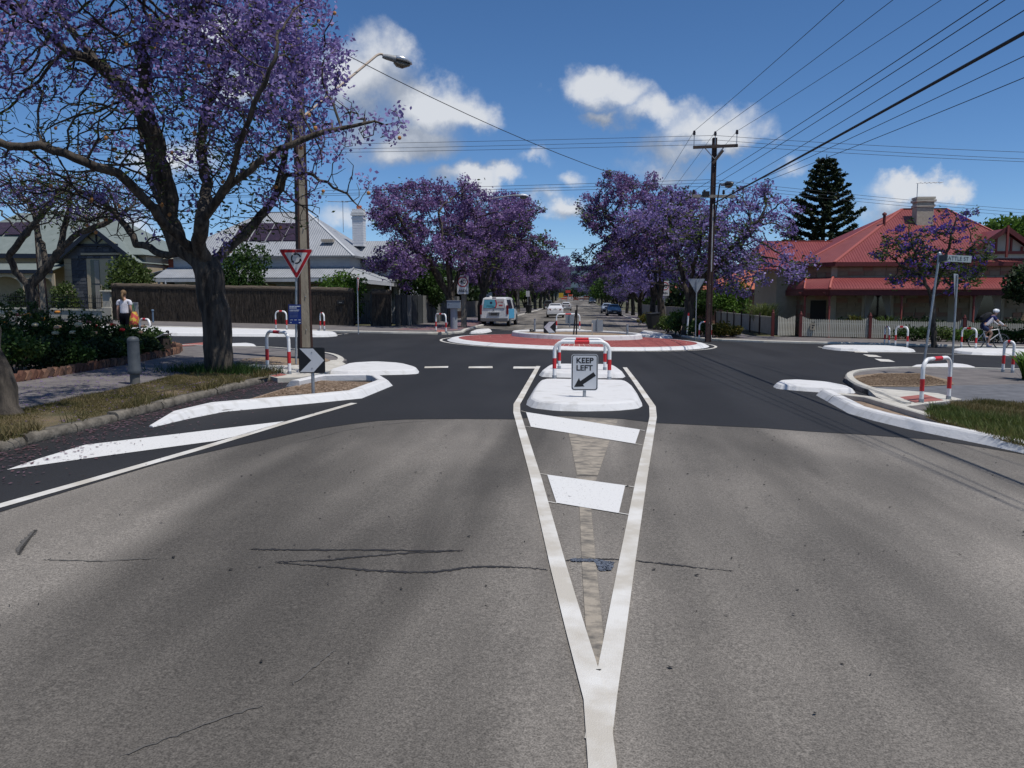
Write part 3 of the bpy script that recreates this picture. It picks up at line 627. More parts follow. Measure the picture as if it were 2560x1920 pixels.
# give way sign with roundabout symbol
def giveway(label, loc, size, h, rz, symbol=True, lean=(0, 0), zoff=0):
    r = thing('give_way_sign', label, 'sign', loc, rz); k = size; hh = k*.866
    post(r, h-.03, .026, lean=lean)
    def tri(s, rr):
        v = [Vector((-s/2, s*.866/3)), Vector((s/2, s*.866/3)), Vector((0, -s*.866*2/3))]; p = []
        for i in range(3):
            a, b, c = v[i-1], v[i], v[(i+1) % 3]; u0 = (a-b).normalized(); u1 = (c-b).normalized()
            for t in (0, .25, .5, .75, 1): p.append(b+u0*rr*(1-t)**2+u1*rr*t**2)
        return [(q.x+lean[0], 0, q.y) for q in p]
    zc = h-hh/3
    plate('plate', tri(k, .07), (0, zc), lean[1]+0, lean[1]+.005, ALUS, r)
    plate('white_edge', tri(k*.995, .07), (0, zc), lean[1]-.002, lean[1], SIGNW, r)
    plate('red_border', tri(k*.95, .06), (0, zc), lean[1]-.004, lean[1]-.002, SIGNR, r); plate('face', tri(k*.66, .03), (0, zc), lean[1]-.0065, lean[1]-.004, SIGNW, r)
    if symbol:
        for a0 in (100, 220, 340):
            mb = MB(); ro, ri = k*.15, k*.112; q = [(ro, a0-t) for t in np.linspace(10, 84, 9)]; q2 = [(ri, a0-t) for t in np.linspace(10, 84, 9)]
            vs = [(lean[0]+rad*math.cos(R(a)), lean[1]-.009, zc+.02+rad*math.sin(R(a))) for rad, a in q+q2]
            mb.add(vs, [(i, i+1, 9+i+1, 9+i) for i in range(8)])
            am = a0-8; tip = a0+26; mb.add([(lean[0]+k*.175*math.cos(R(am)), lean[1]-.009, zc+.02+k*.175*math.sin(R(am))), (lean[0]+k*.092*math.cos(R(am)), lean[1]-.009, zc+.02+k*.092*math.sin(R(am))), (lean[0]+k*.14*math.cos(R(tip)), lean[1]-.009, zc+.02+k*.14*math.sin(R(tip)))], [(0, 1, 2)])
            build('symbol_arrow', mb, SIGNB, r, world=False, recalc=False)
        for z in (hh*.27, -hh*.6): build('bolt', MB().tube([(lean[0], -.01, zc+z), (lean[0], -.002, zc+z)], .012, 8), GALV, r, world=False)
    return r
gw = giveway('red bordered roundabout give way triangle on a grey post by the concrete pole', at(739, 912, UP), .87, 2.86, R(4), lean=(.09, 0))
# blue notice on the same post
nb = thing('blue_notice', 'blue notice with small white print strapped below the give way triangle', 'sign', (gw.location.x, gw.location.y-.02, gw.location.z+1.02), R(4))
plate('plate', rrect(.315, .485, .01), (.025, .24), -.004, .002, M('notice_blue', (.012, .03, .17), None, rough=.4), nb)
NW = M('notice_print', (.55, .6, .7)); NB = M('notice_print_pale', (.10, .14, .30))
for z, x0, x1, th, m in ((.435, -.105, .165, .022, NW), (.395, -.105, .075, .022, NW), (.345, -.105, .14, .012, NW), (.322, -.105, .12, .012, NW), (.285, -.105, .10, .008, NB), (.265, -.105, .10, .008, NB), (.225, -.105, .1, .008, NB), (.205, -.105, .1, .008, NB), (.185, -.105, .09, .008, NB), (.165, -.105, .1, .008, NB), (.1, -.09, -.03, .014, NW), (.1, .01, .07, .014, NW), (.1, .11, .165, .014, NW), (.035, -.1, -.06, .02, NW), (.035, .12, .17, .02, NW)):
    mb = MB(); mb.add([(x0, -.0065, z-th/2), (x1, -.0065, z-th/2), (x1, -.0065, z+th/2), (x0, -.0065, z+th/2)], [(0, 1, 2, 3)]); build('print_line', mb, m, nb, world=False, recalc=False)
giveway('give way triangle seen from behind beside the slanting street name post', at(2375, 937, UP), .75, 2.62, R(180+58), False)
giveway('give way triangle seen from behind in the far garden bed', at(1738, 846, UP), .86, 2.9, R(184), False)
p = at(898, 833, UP); giveway('give way triangle seen edge-on by the brush fence gate', p, .8, 2.6, R(99), False)
# 40 AREA signs
def forty(label, loc, zc, rz, on_post=True):
    r = thing('speed_sign', label, 'sign', loc, rz, 'speed zone signs'); w, h = .68, 1.12
    if on_post: post(r, zc+.3, .03)
    plate('plate', rrect(w, h, .04), (0, zc), 0, .006, SIGNW, r)
    n = 28; mb = MB(); vs = [(rad*math.cos(2*math.pi*k/n), -.004, zc+.16+rad*math.sin(2*math.pi*k/n)) for rad in (.31, .25) for k in range(n)]
    mb.add(vs, [(k, (k+1) % n, n+(k+1) % n, n+k) for k in range(n)]); build('red_ring', mb, SIGNR, r, world=False, recalc=False)
    text(r, '40', .37, (0, zc+.16), -.005, SIGNB, .95, .008); text(r, 'AREA', .21, (0, zc-.37), -.005, SIGNB, .95, .006)
    return r
p = at(1160, 818, UP); forty('40 AREA speed sign fixed to the concrete pole beside the grey cabinet', (p[0]-.02, p[1]-.26, p[2]), 2.53, R(3), False)
forty('40 AREA speed sign on a thin post in the far garden bed', at(1660, 812, UP), 2.78, R(4))
# street name post
p = at(2306, 935, UP); r = thing('street_name_post', 'slanting grey post with street name blades above the mulch bed', 'sign', p)
ln = (.26, .0, 3.1); build('post', MB().tube([(0, 0, -.05), (ln[0], 0, ln[2])], .03, 12), GALV, r, world=False)
SNW = M('street_blade', (.45, .52, .52))
mb = MB().box((ln[0]+.40, 0, ln[2]-.10), (.80, .02, .17), rx=0, ry=R(3)); build('name_blade', mb, SNW, r, world=False)
mb = text_mb('WATTLE ST', .145, sx=.85); mb.v = [(x+ln[0]+.41, -.013, z+ln[2]-.105-.052*(x)) for x, _, z in mb.v]; build('lettering', mb, M('street_letter', (.02, .03, .05)), r, world=False, recalc=False)
mb = MB().box((ln[0]-.06, -.36, ln[2]-.105), (.02, .74, .17), rz=R(-9)); build('cross_blade', mb, M('blade_back', (.07, .08, .08)), r, world=False)
build('cap', MB().lathe((ln[0], 0, ln[2]-.02), [(.05, 0), (.05, .06), (.02, .09)], 10), GALV, r, world=False)
# grey pipe bollard
p = at(338, 960, UP); r = thing('pipe_bollard', 'grey steel pipe bollard with domed cap on the shaded grass verge', 'bollard', p)
BG = M('bollard_grey', (.045, .055, .065), (.07, .08, .092), 8, .6)
build('base_pipe', MB().lathe((0, 0, -.05), [(.088, 0), (.088, .27)], 20), M('bollard_base', (.10, .10, .095), (.15, .145, .13), 9, .8), r, world=False)
build('sleeve', MB().lathe((0, 0, .2), [(.118, 0), (.122, .02), (.122, .07), (.112, .09), (.105, .62)], 20), BG, r, world=False)
build('cap', MB().lathe((0, 0, .81), [(.108, 0), (.108, .03), (.095, .06), (.06, .085), (.0, .095)], 20), BG, r, world=False)
# stobie poles (concrete between two steel channels)
POLC = M('pole_concrete', (.17, .15, .12), (.28, .25, .20), 5, .9, bump=.6, bscale=20, stretch=(1, 1, .3)); POLS = M('pole_channel_rust', (.028, .014, .012), (.055, .024, .018), 6, .8)
POLS2 = M('pole_channel_grey', (.10, .09, .08), (.15, .13, .11), 6, .8)
def stobie(label, loc, h, w0, w1, rz, dep=.2, lean=(0, 0), steel=POLS, core=POLC):
    r = thing('stobie_pole', label, 'pole', loc, rz)
    n = 8; L0 = lambda t: (lean[0]*t, lean[1]*t)
    def sec(x0, x1, y0, y1, t): 
        a = L0(t); return [(x0+a[0], y0+a[1], h*t), (x1+a[0], y0+a[1], h*t), (x1+a[0], y1+a[1], h*t), (x0+a[0], y1+a[1], h*t)]
    ts = [0, .25, .5, .75, 1]; W = [w0+(w1-w0)*t for t in ts]
    mb = MB(); mb.loft([sec(-w/2+.02, w/2-.02, -dep/2+.02, dep/2-.02, t-(.02 if t == 0 else 0)) for w, t in zip(W, ts)], sm=False); build('concrete_core', mb, core, r, world=False)
    for s in (-1, 1):
        mb = MB(); mb.loft([sec(s*w/2-.025, s*w/2+.025, -dep/2, dep/2, t-(.02 if t == 0 else 0)) for w, t in zip(W, ts)], sm=False); build('steel_channel', mb, steel, r, world=False)
    for z in np.arange(.8, h-.3, .9):
        t = z/h; a = L0(t); build('tie_bolt', MB().tube([(a[0], -dep/2-.02+a[1], z), (a[0], dep/2+.02+a[1], z)], .014, 6), GALV, r, world=False)
    return r
def world_pt(root, p): return Matrix.Translation(root.location) @ Matrix.Rotation(root.rotation_euler.z, 4, 'Z') @ Vector(p)
LUMT = M('luminaire_shell', (.55, .57, .6), None, rough=.25, metal=.6); LUMG = M('luminaire_lens', (.16, .13, .09), None, rough=.2); ARM = M('lamp_arm_paint', (.42, .34, .27), None, rough=.6)
def luminaire(root, a, b, dirv, scale=1., arm=ARM, shell=LUMT):
    """bent outreach arm from a to b and a flat street lantern; local coordinates"""
    a = Vector(a); b = Vector(b); d = Vector(dirv).normalized(); k = b-d*.25*scale
    pts = [a]+[tuple(q) for q in chaikin([a.lerp(k, .9), k+(k-a).normalized()*.12*scale, b], 2, closed=False)]
    build('lamp_arm', MB().tube(pts, .035*scale, 8), arm, root, world=False)
    rot = Vector((1, 0, 0)).rotation_difference(d).to_matrix().to_4x4(); m = Matrix.Translation(b) @ rot @ Matrix.Scale(scale, 4)
    def prof(st, zf=0):
        return [[m @ Vector((x, w*y, z0+(z1-z0)*z)) for y, z in ((-1, .25), (-.8, .8), (-.35, 1), (.35, 1), (.8, .8), (1, .25), (.7, 0), (-.7, 0))] for x, w, z0, z1 in st]
    build('lamp_housing', MB().loft(prof([(-.1, .06, -.05, .05), (0, .1, -.06, .07), (.28, .12, -.08, .09)])), M('lamp_housing_grey', (.25, .26, .27), None, rough=.5), root, world=False)
    build('lamp_shell', MB().loft(prof([(.28, .13, -.03, .1), (.4, .17, -.03, .12), (.6, .17, -.04, .1), (.74, .1, -.05, .03), (.78, .02, -.05, -.02)])), shell, root, world=False)
    build('lamp_lens', MB().loft(prof([(.24, .08, -.12, -.035), (.34, .13, -.19, -.035), (.52, .14, -.2, -.045), (.72, .08, -.1, -.055)])), LUMG, root, world=False)
def local(root, w):
    return (Matrix.Translation(root.location) @ Matrix.Rotation(root.rotation_euler.z, 4, 'Z')).inverted() @ Vector(w)
p = at(764, 897, UP); s1 = stobie('tall concrete and steel pole with outreach street lamp rising through the large jacaranda', (p[0], p[1], p[2]), 9.2, .30, .15, R(32), .32, (0, 0))
la = PY(748, 300, p[1]); lb = PY(965, 142, p[1]+2.4)
luminaire(s1, local(s1, la), local(s1, lb), Matrix.Rotation(-R(28), 3, 'Z') @ Vector((.93, .30, -.14)), 1.0)
p = at(1770, 850, UP); zu = lambda py: PY(1771, py, p[1]).z-p[2]; ZT = zu(368); ZL = zu(492); s2 = stobie('tall dark pole with two crossarms and a street lamp at the far corner', p, zu(345), .21, .13, R(8), .2, (.07, 0), core=M('dark_pole_core', (.035, .022, .02), (.06, .035, .03), 6, .85))
def crossarm(root, z, x0, x1, mat, pins, pin_h=.42, tilt=0):
    build('crossarm', MB().box(((x0+x1)/2, -.17, z), (x1-x0, .1, .13), ry=tilt), mat, root, world=False)
    for x, hh in pins:
        build('insulator_pin', MB().tube([(x, -.17, z), (x, -.17, z+hh)], .018, 6), GALV, root, world=False)
        build('insulator', MB().lathe((x, -.17, z+hh-.02), [(.05, 0), (.075, .04), (.05, .07), (.075, .1), (.05, .13), (.06, .17), (.02, .2)], 8), M('insulator_brown', (.03, .02, .02), None, rough=.3), root, world=False)
WOOD = M('crossarm_timber', (.05, .035, .03), (.08, .06, .05), 8, .9); WOODG = M('crossarm_grey', (.22, .21, .19), (.3, .28, .25), 8, .9)
crossarm(s2, ZT, -.97, 1.1, WOOD, [(-.94, .52), (0.04, .5), (1.05, .58)], tilt=R(-3)); crossarm(s2, ZL, -.98, 1.05, WOODG, [(-.9, .12), (-.4, .12), (.5, .12), (.95, .12)])
for x in (-.45, .45): build('arm_brace', MB().tube([(x, -.16, ZT-.05), (0.05, -.12, ZT-.55)], .02, 6), GALV, s2, world=False)
build('stay_arm', MB().box((.18, -.2, ZT-.48), (.1, .1, .75), ry=R(38)), WOOD, s2, world=False)
build('fuse_box', MB().box((-.35, -.22, ZL+.1), (.3, .2, .22)), BLACK, s2, world=False)
build('service_conduit', MB().tube([(.02, -.16, 3.2), (.02, -.16, ZL-.35)], .03, 6), M('conduit', (.4, .4, .4)), s2, world=False)
la = PY(1786, 560, p[1]); lb = PY(1807, 462, p[1]-.9)
luminaire(s2, local(s2, la), local(s2, lb), (.35, -.9, 0), .9, M('dark_arm', (.05, .05, .055)), M('dark_shell', (.06, .06, .065), None, rough=.3))
p = at(1160, 818, UP); s3 = stobie('grey concrete pole behind the 40 AREA sign at the far left corner', p, 8.2, .30, .2, R(10), .22, steel=POLS2)
lb = PY(1290, 489, p[1]-.2); la = PY(1215, 560, p[1])
luminaire(s3, (0, 0, 7.3), local(s3, lb), (1, 0, -.02), .95, M('grey_arm', (.35, .36, .37)), M('white_shell', (.7, .72, .74), None, rough=.35))
s4 = stobie('grey concrete pole by the wheelie bin further up the left side of the street', (-7.4, 104, gz(-7.4, 104)+UP), 9, .32, .2, R(8), .22, steel=POLS2)
p = PY(112, 792, 45.6); s5 = stobie('rust edged concrete service pole in front of the cream garden wall', (p.x, p.y, gz(p.x, p.y)+UP), 5.6, .42, .22, R(24), .22, (-.12, 0))
s6 = stobie('far pole on the right side of the street', (7.2, 150, gz(7.2, 150)+UP), 10, .33, .2, 0, .22)
# overhead wires -------------------------------------------------------
WIRE = M('wire_black', (.012, .012, .014), None, rough=.6)
def wire(label, a, b, sag, r=.009, group='overhead wires', n=14):
    a = Vector(a); b = Vector(b); c = (a+b)/2; pts = []
    for i in range(n+1):
        t = i/n; q = a.lerp(b, t); q.z -= sag*4*t*(1-t); pts.append(q-c)
    o = build('overhead_wire', MB().tube(pts, r, 5), WIRE, world=False); o.location = c; return tag(o, label, 'wire', group)
pw = lambda x, z: world_pt(s2, (x, -.17, z))
def along(label, a, px, py, z, r=.009, ext=26, sag=.25):
    b = PZ(px, py, z); d = (b-a); e = a+d*((d.length+ext)/d.length); e.z = a.z+(b.z-a.z); e.z = b.z+.4
    wire(label, a, (e.x, e.y, b.z+(b.z-a.z)*.3), sag, r)
for x, z, px, k_ in ((-.94, ZT+.68, 2100, 'road-side end'), (.04, ZT+.65, 2218, 'middle'), (1.05, ZT+.7, 2340, 'house-side end')):
    along('thin wire over the road from the %s of the top crossarm' % k_, pw(x, z), px, 0, ZT+.3)
for i, (x, px, py, zz) in enumerate(((-.9, 2435, 0, 6.85), (-.4, 2480, 0, 6.8), (.5, 2560, 8, 6.75), (.95, 2560, 135, 6.6))):
    along('%s wire over the road from the lower crossarm, counted from its road-side end' % ORD[i], pw(x, ZL+.25), px, py, zz-6.95+ZL)
along('thick black bundled cable running over the road from the dark pole', world_pt(s2, (.1, -.2, ZL-.3)), 2560, 92, ZL-.8, .032, sag=.1)
along('slack wire lowest on the dark pole', pw(.95, ZL+.15), 2560, 203, ZL-.7)
for (xl, yl), (xr, yr), z in (((700, 356), (2560, 376), 10.05), ((700, 369), (2560, 393), 9.85), ((700, 377), (2560, 400), 9.65)):
    m = world_pt(s2, (.1, .12, z-9.5+ZT)); a = PY(xl, yl, m.y+1.0); b = PY(xr, yr, m.y-3)
    k_ = {10.05: 'highest', 9.85: 'middle', 9.65: 'lowest'}[z]
    wire(k_+' of three thin wires along the cross street left of the dark pole', m, m+(a-m)*1.8, .12); wire(k_+' of three thin wires along the cross street right of the dark pole', m, m+(b-m)*1.3, .1)
for (xl, yl), (xr, yr), z in (((700, 474), (2560, 522), 7.75), ((700, 482), (2560, 530), 7.6), ((700, 486), (2560, 538), 7.45)):
    m = world_pt(s2, (.05, .12, z-6.95+ZL)); a = PY(xl, yl, m.y+1.2); b = PY(xr, yr, m.y+10)
    k_ = {7.75: 'upper', 7.6: 'middle', 7.45: 'lower'}[z]
    wire(k_+' of the low wires along the cross street left of the dark pole', m, m+(a-m)*1.8, .1); wire(k_+' of the low wires along the cross street right of the dark pole', m, m+(b-m)*1.2, .1)
wire('slack service wire from the left pole across to the dark pole', world_pt(s1, (.0, 0, 8.7)), world_pt(s2, (-.1, 0, ZL-.2)), .55, .012)
for x, z, k in ((-.94, ZT+.68, 'road-side end'), (.04, ZT+.65, 'middle'), (1.05, ZT+.7, 'house-side end')):
    wire('thin wire up the far street from the %s of the top crossarm' % k, pw(x, z), (7.2+x, 150, gz(7.2, 150)+10), .6)
for x in (-.9, .95):
    wire('wire up the far street from the %s end of the lower crossarm' % ('road-side' if x < 0 else 'house-side'), pw(x, ZL+.25), (7.2+x, 150, gz(7.2, 150)+7), .6)
for y, z in ((84, 7.3), (118, 6.6)):
    wire('higher service wire crossing the far street' if y < 100 else 'lower service wire crossing the far street beyond the first', (-7.4, y, z), (7.2, y+3, z+.1), .25)
# roundabout odds and ends
def rb_item(px, py, y): q = PY(px, py, y); return (q.x, q.y, gz(q.x, q.y)+.40)
def pipe_post(label, px, y, top_px, r=.03, n=2):
    l = rb_item(px, 840, y); r0 = thing('steel_post', label, 'post', l, 0, 'bare steel posts in the roundabout'); h = PY(px, top_px, y).z-l[2]
    build('post', MB().tube([(0, 0, -.1), (0, 0, h)], r, 10), GALV, r0, world=False); build('clamp_band', MB().tube([(0, 0, h*.5), (0, 0, h*.5+.06)], r+.012, 10), GALV, r0, world=False); build('cap', MB().tube([(0, 0, h-.02), (0, 0, h+.01)], r+.006, 10), GALV, r0, world=False)
pipe_post('bare galvanised post left of the left-pointing chevron in the roundabout', 1337, 37.0, 797, .045); pipe_post('bare galvanised post at the right side of the roundabout soil', 1568, 34.6, 811, .05)
l = rb_item(1480, 843, 32.9); r0 = thing('timber_peg', 'pale timber survey peg in the roundabout soil', 'peg', l); build('shaft', MB().box((0, 0, .2), (.045, .045, .6)), M('raw_timber', (.5, .43, .33)), r0, world=False); build('point', MB().lathe((0, 0, .5), [(.032, 0), (.02, .03)], 4), M('raw_timber', (.5, .43, .33)), r0, world=False)
l = rb_item(1437, 842, 33.2); r0 = thing('black_stakes', 'pair of leaning black star stakes in the roundabout soil', 'stake', l)
for x, dx in ((-.06, .05), (.06, -.02)): build('stake', MB().tube([(x, 0, -.1), (x+dx+.04, 0, 1.05 if x < 0 else 1.25)], .03, 4), BLACK, r0, world=False)
l = rb_item(1493, 838, 37.2); r0 = thing('sign_back', 'grey back of a square board on a post at the rear of the roundabout', 'sign', l, R(3))
post(r0, .62, .03, -.03); plate('plate', rrect(.52, .52, .03), (0, .3), 0, .005, ALUS, r0)
q = PY(1424, 826, 51.8); r0 = thing('sign_back', 'blue-grey back of a keep left board on the island beyond the roundabout', 'sign', (q.x, q.y, gz(q.x, q.y)+.16), R(3))
post(r0, .85, .035, -.035); plate('plate', rrect(.55, .72, .04), (0, .55), 0, .006, ALUS, r0)
l = rb_item(1328, 830, 36.9); o = build('rubber_boot', MB().lathe((0, 0, -.02), [(.14, 0), (.13, .05), (.07, .1), (.02, .12)], 12), BLACK, world=False); o.location = l; tag(o, 'small black rubber cover lying on the roundabout soil', 'cover')
# marker post, cabinet, plaque, small posts
p = at(1717, 840, UP); r0 = thing('marker_post', 'white marker post with red reflector top in the far garden bed', 'post', p); build('shaft', MB().tube([(0, 0, -.05), (.05, 0, 1.05)], .045, 8), WHITEP, r0, world=False); build('red_top', MB().tube([(.05, 0, 1.05), (.06, 0, 1.2)], .046, 8), REDE, r0, world=False)
p = at(1135, 822, UP); r0 = thing('meter_cabinet', 'grey metal box on a round pillar at the far left corner', 'cabinet', p, R(4)); CG = M('cabinet_grey', (.22, .24, .27), (.28, .3, .33), 5, .6)
build('pillar', MB().lathe((0, 0, -.05), [(.2, 0), (.2, 1.2)], 14), CG, r0, world=False); bevel(build('box', MB().box((0, -.05, 1.36), (.74, .5, .42)), M('cabinet_blue_grey', (.16, .20, .25)), r0, world=False), .015); build('lid', MB().box((0, -.05, 1.585), (.78, .54, .03)), CG, r0, world=False); build('lock', MB().tube([(-.25, -.31, 1.38), (-.25, -.29, 1.38)], .025, 8), BLACK, r0, world=False)
p = at(408, 884, UP); r0 = thing('sloping_plaque', 'white sloping plaque on a dark timber stump beside the rose bed', 'plaque', p, R(-12))
build('stump', MB().box((0, 0, .2), (.3, .3, .5)), M('stump_brown', (.03, .022, .018), (.05, .035, .03), 9, .9), r0, world=False); build('plate', MB().box((-.08, -.0, .46), (.62, .36, .025), ry=R(-24)), SIGNW, r0, world=False); build('knob', MB().sphere((.18, 0, .62), .05, 8, 6), BLACK, r0, world=False)
p = at(383, 806, UP); r0 = thing('blue_post', 'short blue-grey utility post before the brush fence', 'post', p); build('shaft', MB().lathe((0, 0, -.05), [(.05, 0), (.05, .7)], 10), M('post_blue', (.10, .15, .22)), r0, world=False); build('cap', MB().lathe((0, 0, .65), [(.075, 0), (.075, .06), (.04, .09)], 10), M('post_blue', (.10, .15, .22)), r0, world=False)
p = at(345, 808, UP)
r0 = thing('utility_board', 'pale grey utility board leaning against the brush fence behind the pedestrian', 'board', (PY(340, 800, 45.4).x, 45.4, gz(-26, 45.4)+UP), 0); build('sheet', MB().box((0, 0, .55), (.35, .05, 1.1)), M('panel_grey', (.3, .29, .28)), r0, world=False); build('frame', MB().box((0, -.03, 1.06), (.38, .03, .05)), M('panel_edge', (.4, .39, .38)), r0, world=False)
# ================================================================== TREES
def colonise(attr, seeds, parents, step, di, dk, iters=400, seed=0, up=.05):
    rng = np.random.default_rng(seed)
    nodes = [np.array(s, float) for s in seeds]; par = list(parents)
    A = np.asarray(attr, float); alive = np.ones(len(A), bool)
    P = np.array(nodes); d = np.linalg.norm(A[:, None, :]-P[None], axis=2); near = d.argmin(1); nd = d.min(1)
    kids = {}
    for _ in range(iters):
        m = alive & (nd < di)
        if not m.any(): break
        idx = np.nonzero(m)[0]; src = near[idx]; P = np.array(nodes)
        v = A[idx]-P[src]; v /= (np.linalg.norm(v, axis=1, keepdims=True)+1e-9)
        acc = np.zeros((len(P), 3)); np.add.at(acc, src, v); use = np.unique(src); new = []
        for s in use:
            q = acc[s]; n = np.linalg.norm(q)
            if n < 1e-6: continue
            q = q/n+rng.normal(0, .22, 3)+np.array((0, 0, up)); q /= np.linalg.norm(q); p = nodes[s]+q*step
            if kids.get(s, 0) >= 4: continue
            kids[s] = kids.get(s, 0)+1; nodes.append(p); par.append(int(s)); new.append(len(nodes)-1)
        if not new: break
        Q = np.array([nodes[i] for i in new]); live = np.nonzero(alive)[0]
        d = np.linalg.norm(A[live][:, None, :]-Q[None], axis=2); j = d.argmin(1); mm = d[np.arange(len(live)), j]
        b = mm < nd[live]; near[live[b]] = np.array(new)[j[b]]; nd[live[b]] = mm[b]
        alive[nd < dk] = False
    return np.array(nodes), np.array(par)
def skeleton_radii(par, n, r_trunk, r_min=.006, ex=2.15):
    kids = [[] for _ in range(n)]
    for i, p in enumerate(par):
        if p >= 0: kids[p].append(i)
    tips = np.zeros(n)
    for i in range(n-1, -1, -1):
        if not kids[i]: tips[i] = 1
        if par[i] >= 0: tips[par[i]] += tips[i]
    rad = np.maximum(r_min, r_trunk*(tips/tips[0])**(1/ex)); return rad, tips, kids
def branch_mesh(nodes, par, rad, kids, flare=1.25):
    mb = MB(); done = set(); stack = [(0, None)]
    n = len(nodes)
    while stack:
        s, pr = stack.pop(); chain = ([pr] if pr is not None else [])+[s]; c = s
        while kids[c]:
            ks = sorted(kids[c], key=lambda k: -rad[k])
            for k in ks[1:]: stack.append((k, c))
            c = ks[0]; chain.append(c)
        if len(chain) < 2: continue
        pts = [nodes[i] for i in chain]; rs = [rad[i] for i in chain]
        if pr is not None: rs[0] = min(rs[0], rs[1]*1.15)
        if pr is None: rs[0] *= flare; 
        mx = max(rs); k = 10 if mx > .12 else 7 if mx > .05 else 5 if mx > .02 else 3
        rs[-1] *= .5; mb.tube(pts, rs, k, cap=False)
    return mb
def quads(cent, size, rng, elong=1.6, flat=None):
    """one small kite-shaped face for each centre"""
    n = len(cent); a = rng.normal(size=(n, 3))
    if flat is not None: a[:, 2] *= flat
    a /= np.linalg.norm(a, axis=1, keepdims=True)+1e-9
    b = rng.normal(size=(n, 3)); b -= a*(a*b).sum(1, keepdims=True); b /= np.linalg.norm(b, axis=1, keepdims=True)+1e-9
    s = (size*rng.uniform(.6, 1.35, n))[:, None]
    V = np.stack([cent-a*s*elong*.5, cent+b*s*.5, cent+a*s*elong*.5, cent-b*s*.5], 1).reshape(-1, 3)
    return V, np.arange(4*n).reshape(-1, 4)
def blobs_points(ells, n, rng, shell=.45):
    """points spread through a union of ellipsoids, denser towards the skin"""
    w = np.array([e[3]*e[4]*e[5] for e in ells], float)**.8; w /= w.sum(); out = []
    for e, k in zip(ells, (w*n).astype(int)+1):
        v = rng.normal(size=(k, 3)); v /= np.linalg.norm(v, axis=1, keepdims=True); r = rng.uniform(shell**3, 1, k)**(1/3.)
        out.append(np.array(e[:3])+v*r[:, None]*np.array(e[3:6]))
    return np.concatenate(out)
def polyline(pts, step):
    out = [np.array(pts[0], float)]
    for a, b in zip(pts[:-1], pts[1:]):
        a = np.array(a, float); b = np.array(b, float); k = max(1, int(round(np.linalg.norm(b-a)/step)))
        for i in range(1, k+1): out.append(a+(b-a)*i/k)
    return out
def make_tree(name, label, cat, base, limbs, ells, n_attr, r_trunk, n_bloom, bloom_size, leaf_n=0, bloom=BLOOM, leaf=JLEAF, step=.3, seed=1, bare=.15, cluster=.22, group=None, pods=0, bloom_name='crown', up=.06, wfn=None, leaf_all=False, leaf_size=None, r_min=.006):
    """local coordinates, base at the origin; limbs are polylines, each starting on an earlier one"""
    rng = np.random.default_rng(seed)
    nodes = []; par = []
    for L in limbs:
        pl = polyline(L, step)
        if not nodes: nodes.append(pl[0]); par.append(-1); last = 0
        else:
            d = [np.linalg.norm(q-pl[0]) for q in nodes]; last = int(np.argmin(d))
        for q in pl[1:]:
            q = q+rng.normal(0, step*.10, 3); nodes.append(q); par.append(last); last = len(nodes)-1
    A = blobs_points(ells, n_attr, rng, .12)
    nodes, par = colonise(A, nodes, par, step, step*9, step*1.25, 260, seed, up)
    rad, tips, kids = skeleton_radii(par, len(nodes), r_trunk, r_min)
    root = thing(name, label, cat, base, 0, group)
    mb = branch_mesh(nodes, par, rad, kids); build('trunk', mb, BARK, root, world=False, recalc=False)
    # blossom on the outer twigs
    t = np.nonzero(tips <= 2.5)[0]; P = nodes[t]; z = P[:, 2]; lo, hi = np.quantile(nodes[:, 2], .12), nodes[:, 2].max()
    nz = np.sin(P[:, 0]*1.1+seed)+np.sin(P[:, 1]*1.3+seed*2)+np.sin(P[:, 2]*1.7)
    keep = rng.random(len(t)) > (bare+.14*np.clip(nz, -1, 1.5)) if wfn is None else rng.random(len(t)) < wfn(P)*(1-.3*np.clip(nz, -1, 1.5)); P = P[keep]
    if n_bloom:
        c = P[rng.integers(0, len(P), n_bloom)]+rng.normal(0, cluster, (n_bloom, 3))*np.array((1, 1, .75)); V, F = quads(c, bloom_size, rng, 1.5)
        link(bloom_name, mesh_arrays(bloom_name, V, F), bloom, root)
    if leaf_n:
        Q = nodes[t]; Q = Q[(Q[:, 2] < np.quantile(Q[:, 2], .7)) | (rng.random(len(Q)) < .35)]; g = np.sin(Q[:, 0]*.9+2*seed)+np.sin(Q[:, 1]*1.1+seed)
        Q = Q if leaf_all else Q[g > -.3]; c = Q[rng.integers(0, len(Q), leaf_n)]+rng.normal(0, cluster*1.1, (leaf_n, 3)); V, F = quads(c, leaf_size or bloom_size*1.05, rng, 2.2, .4)
        link('leaves', mesh_arrays('leaves', V, F), leaf, root)
    if pods:
        mb = MB(); Q = nodes[t]; pick = rng.integers(0, len(Q), pods)
        for i in pick: mb.sphere(Q[i]-np.array((0, 0, .1)), (.045, .02, .045), 7, 4)
        o = build('seed_pods', mb, M('seed_pod', (.38, .16, .05), (.5, .25, .09), 20, .8), root, world=False, recalc=False); o['kind'] = 'stuff'
    return root
def here(px, py, up=UP): g = G(px, py, up); return Vector((g[0], g[1], gz(*g)+up))
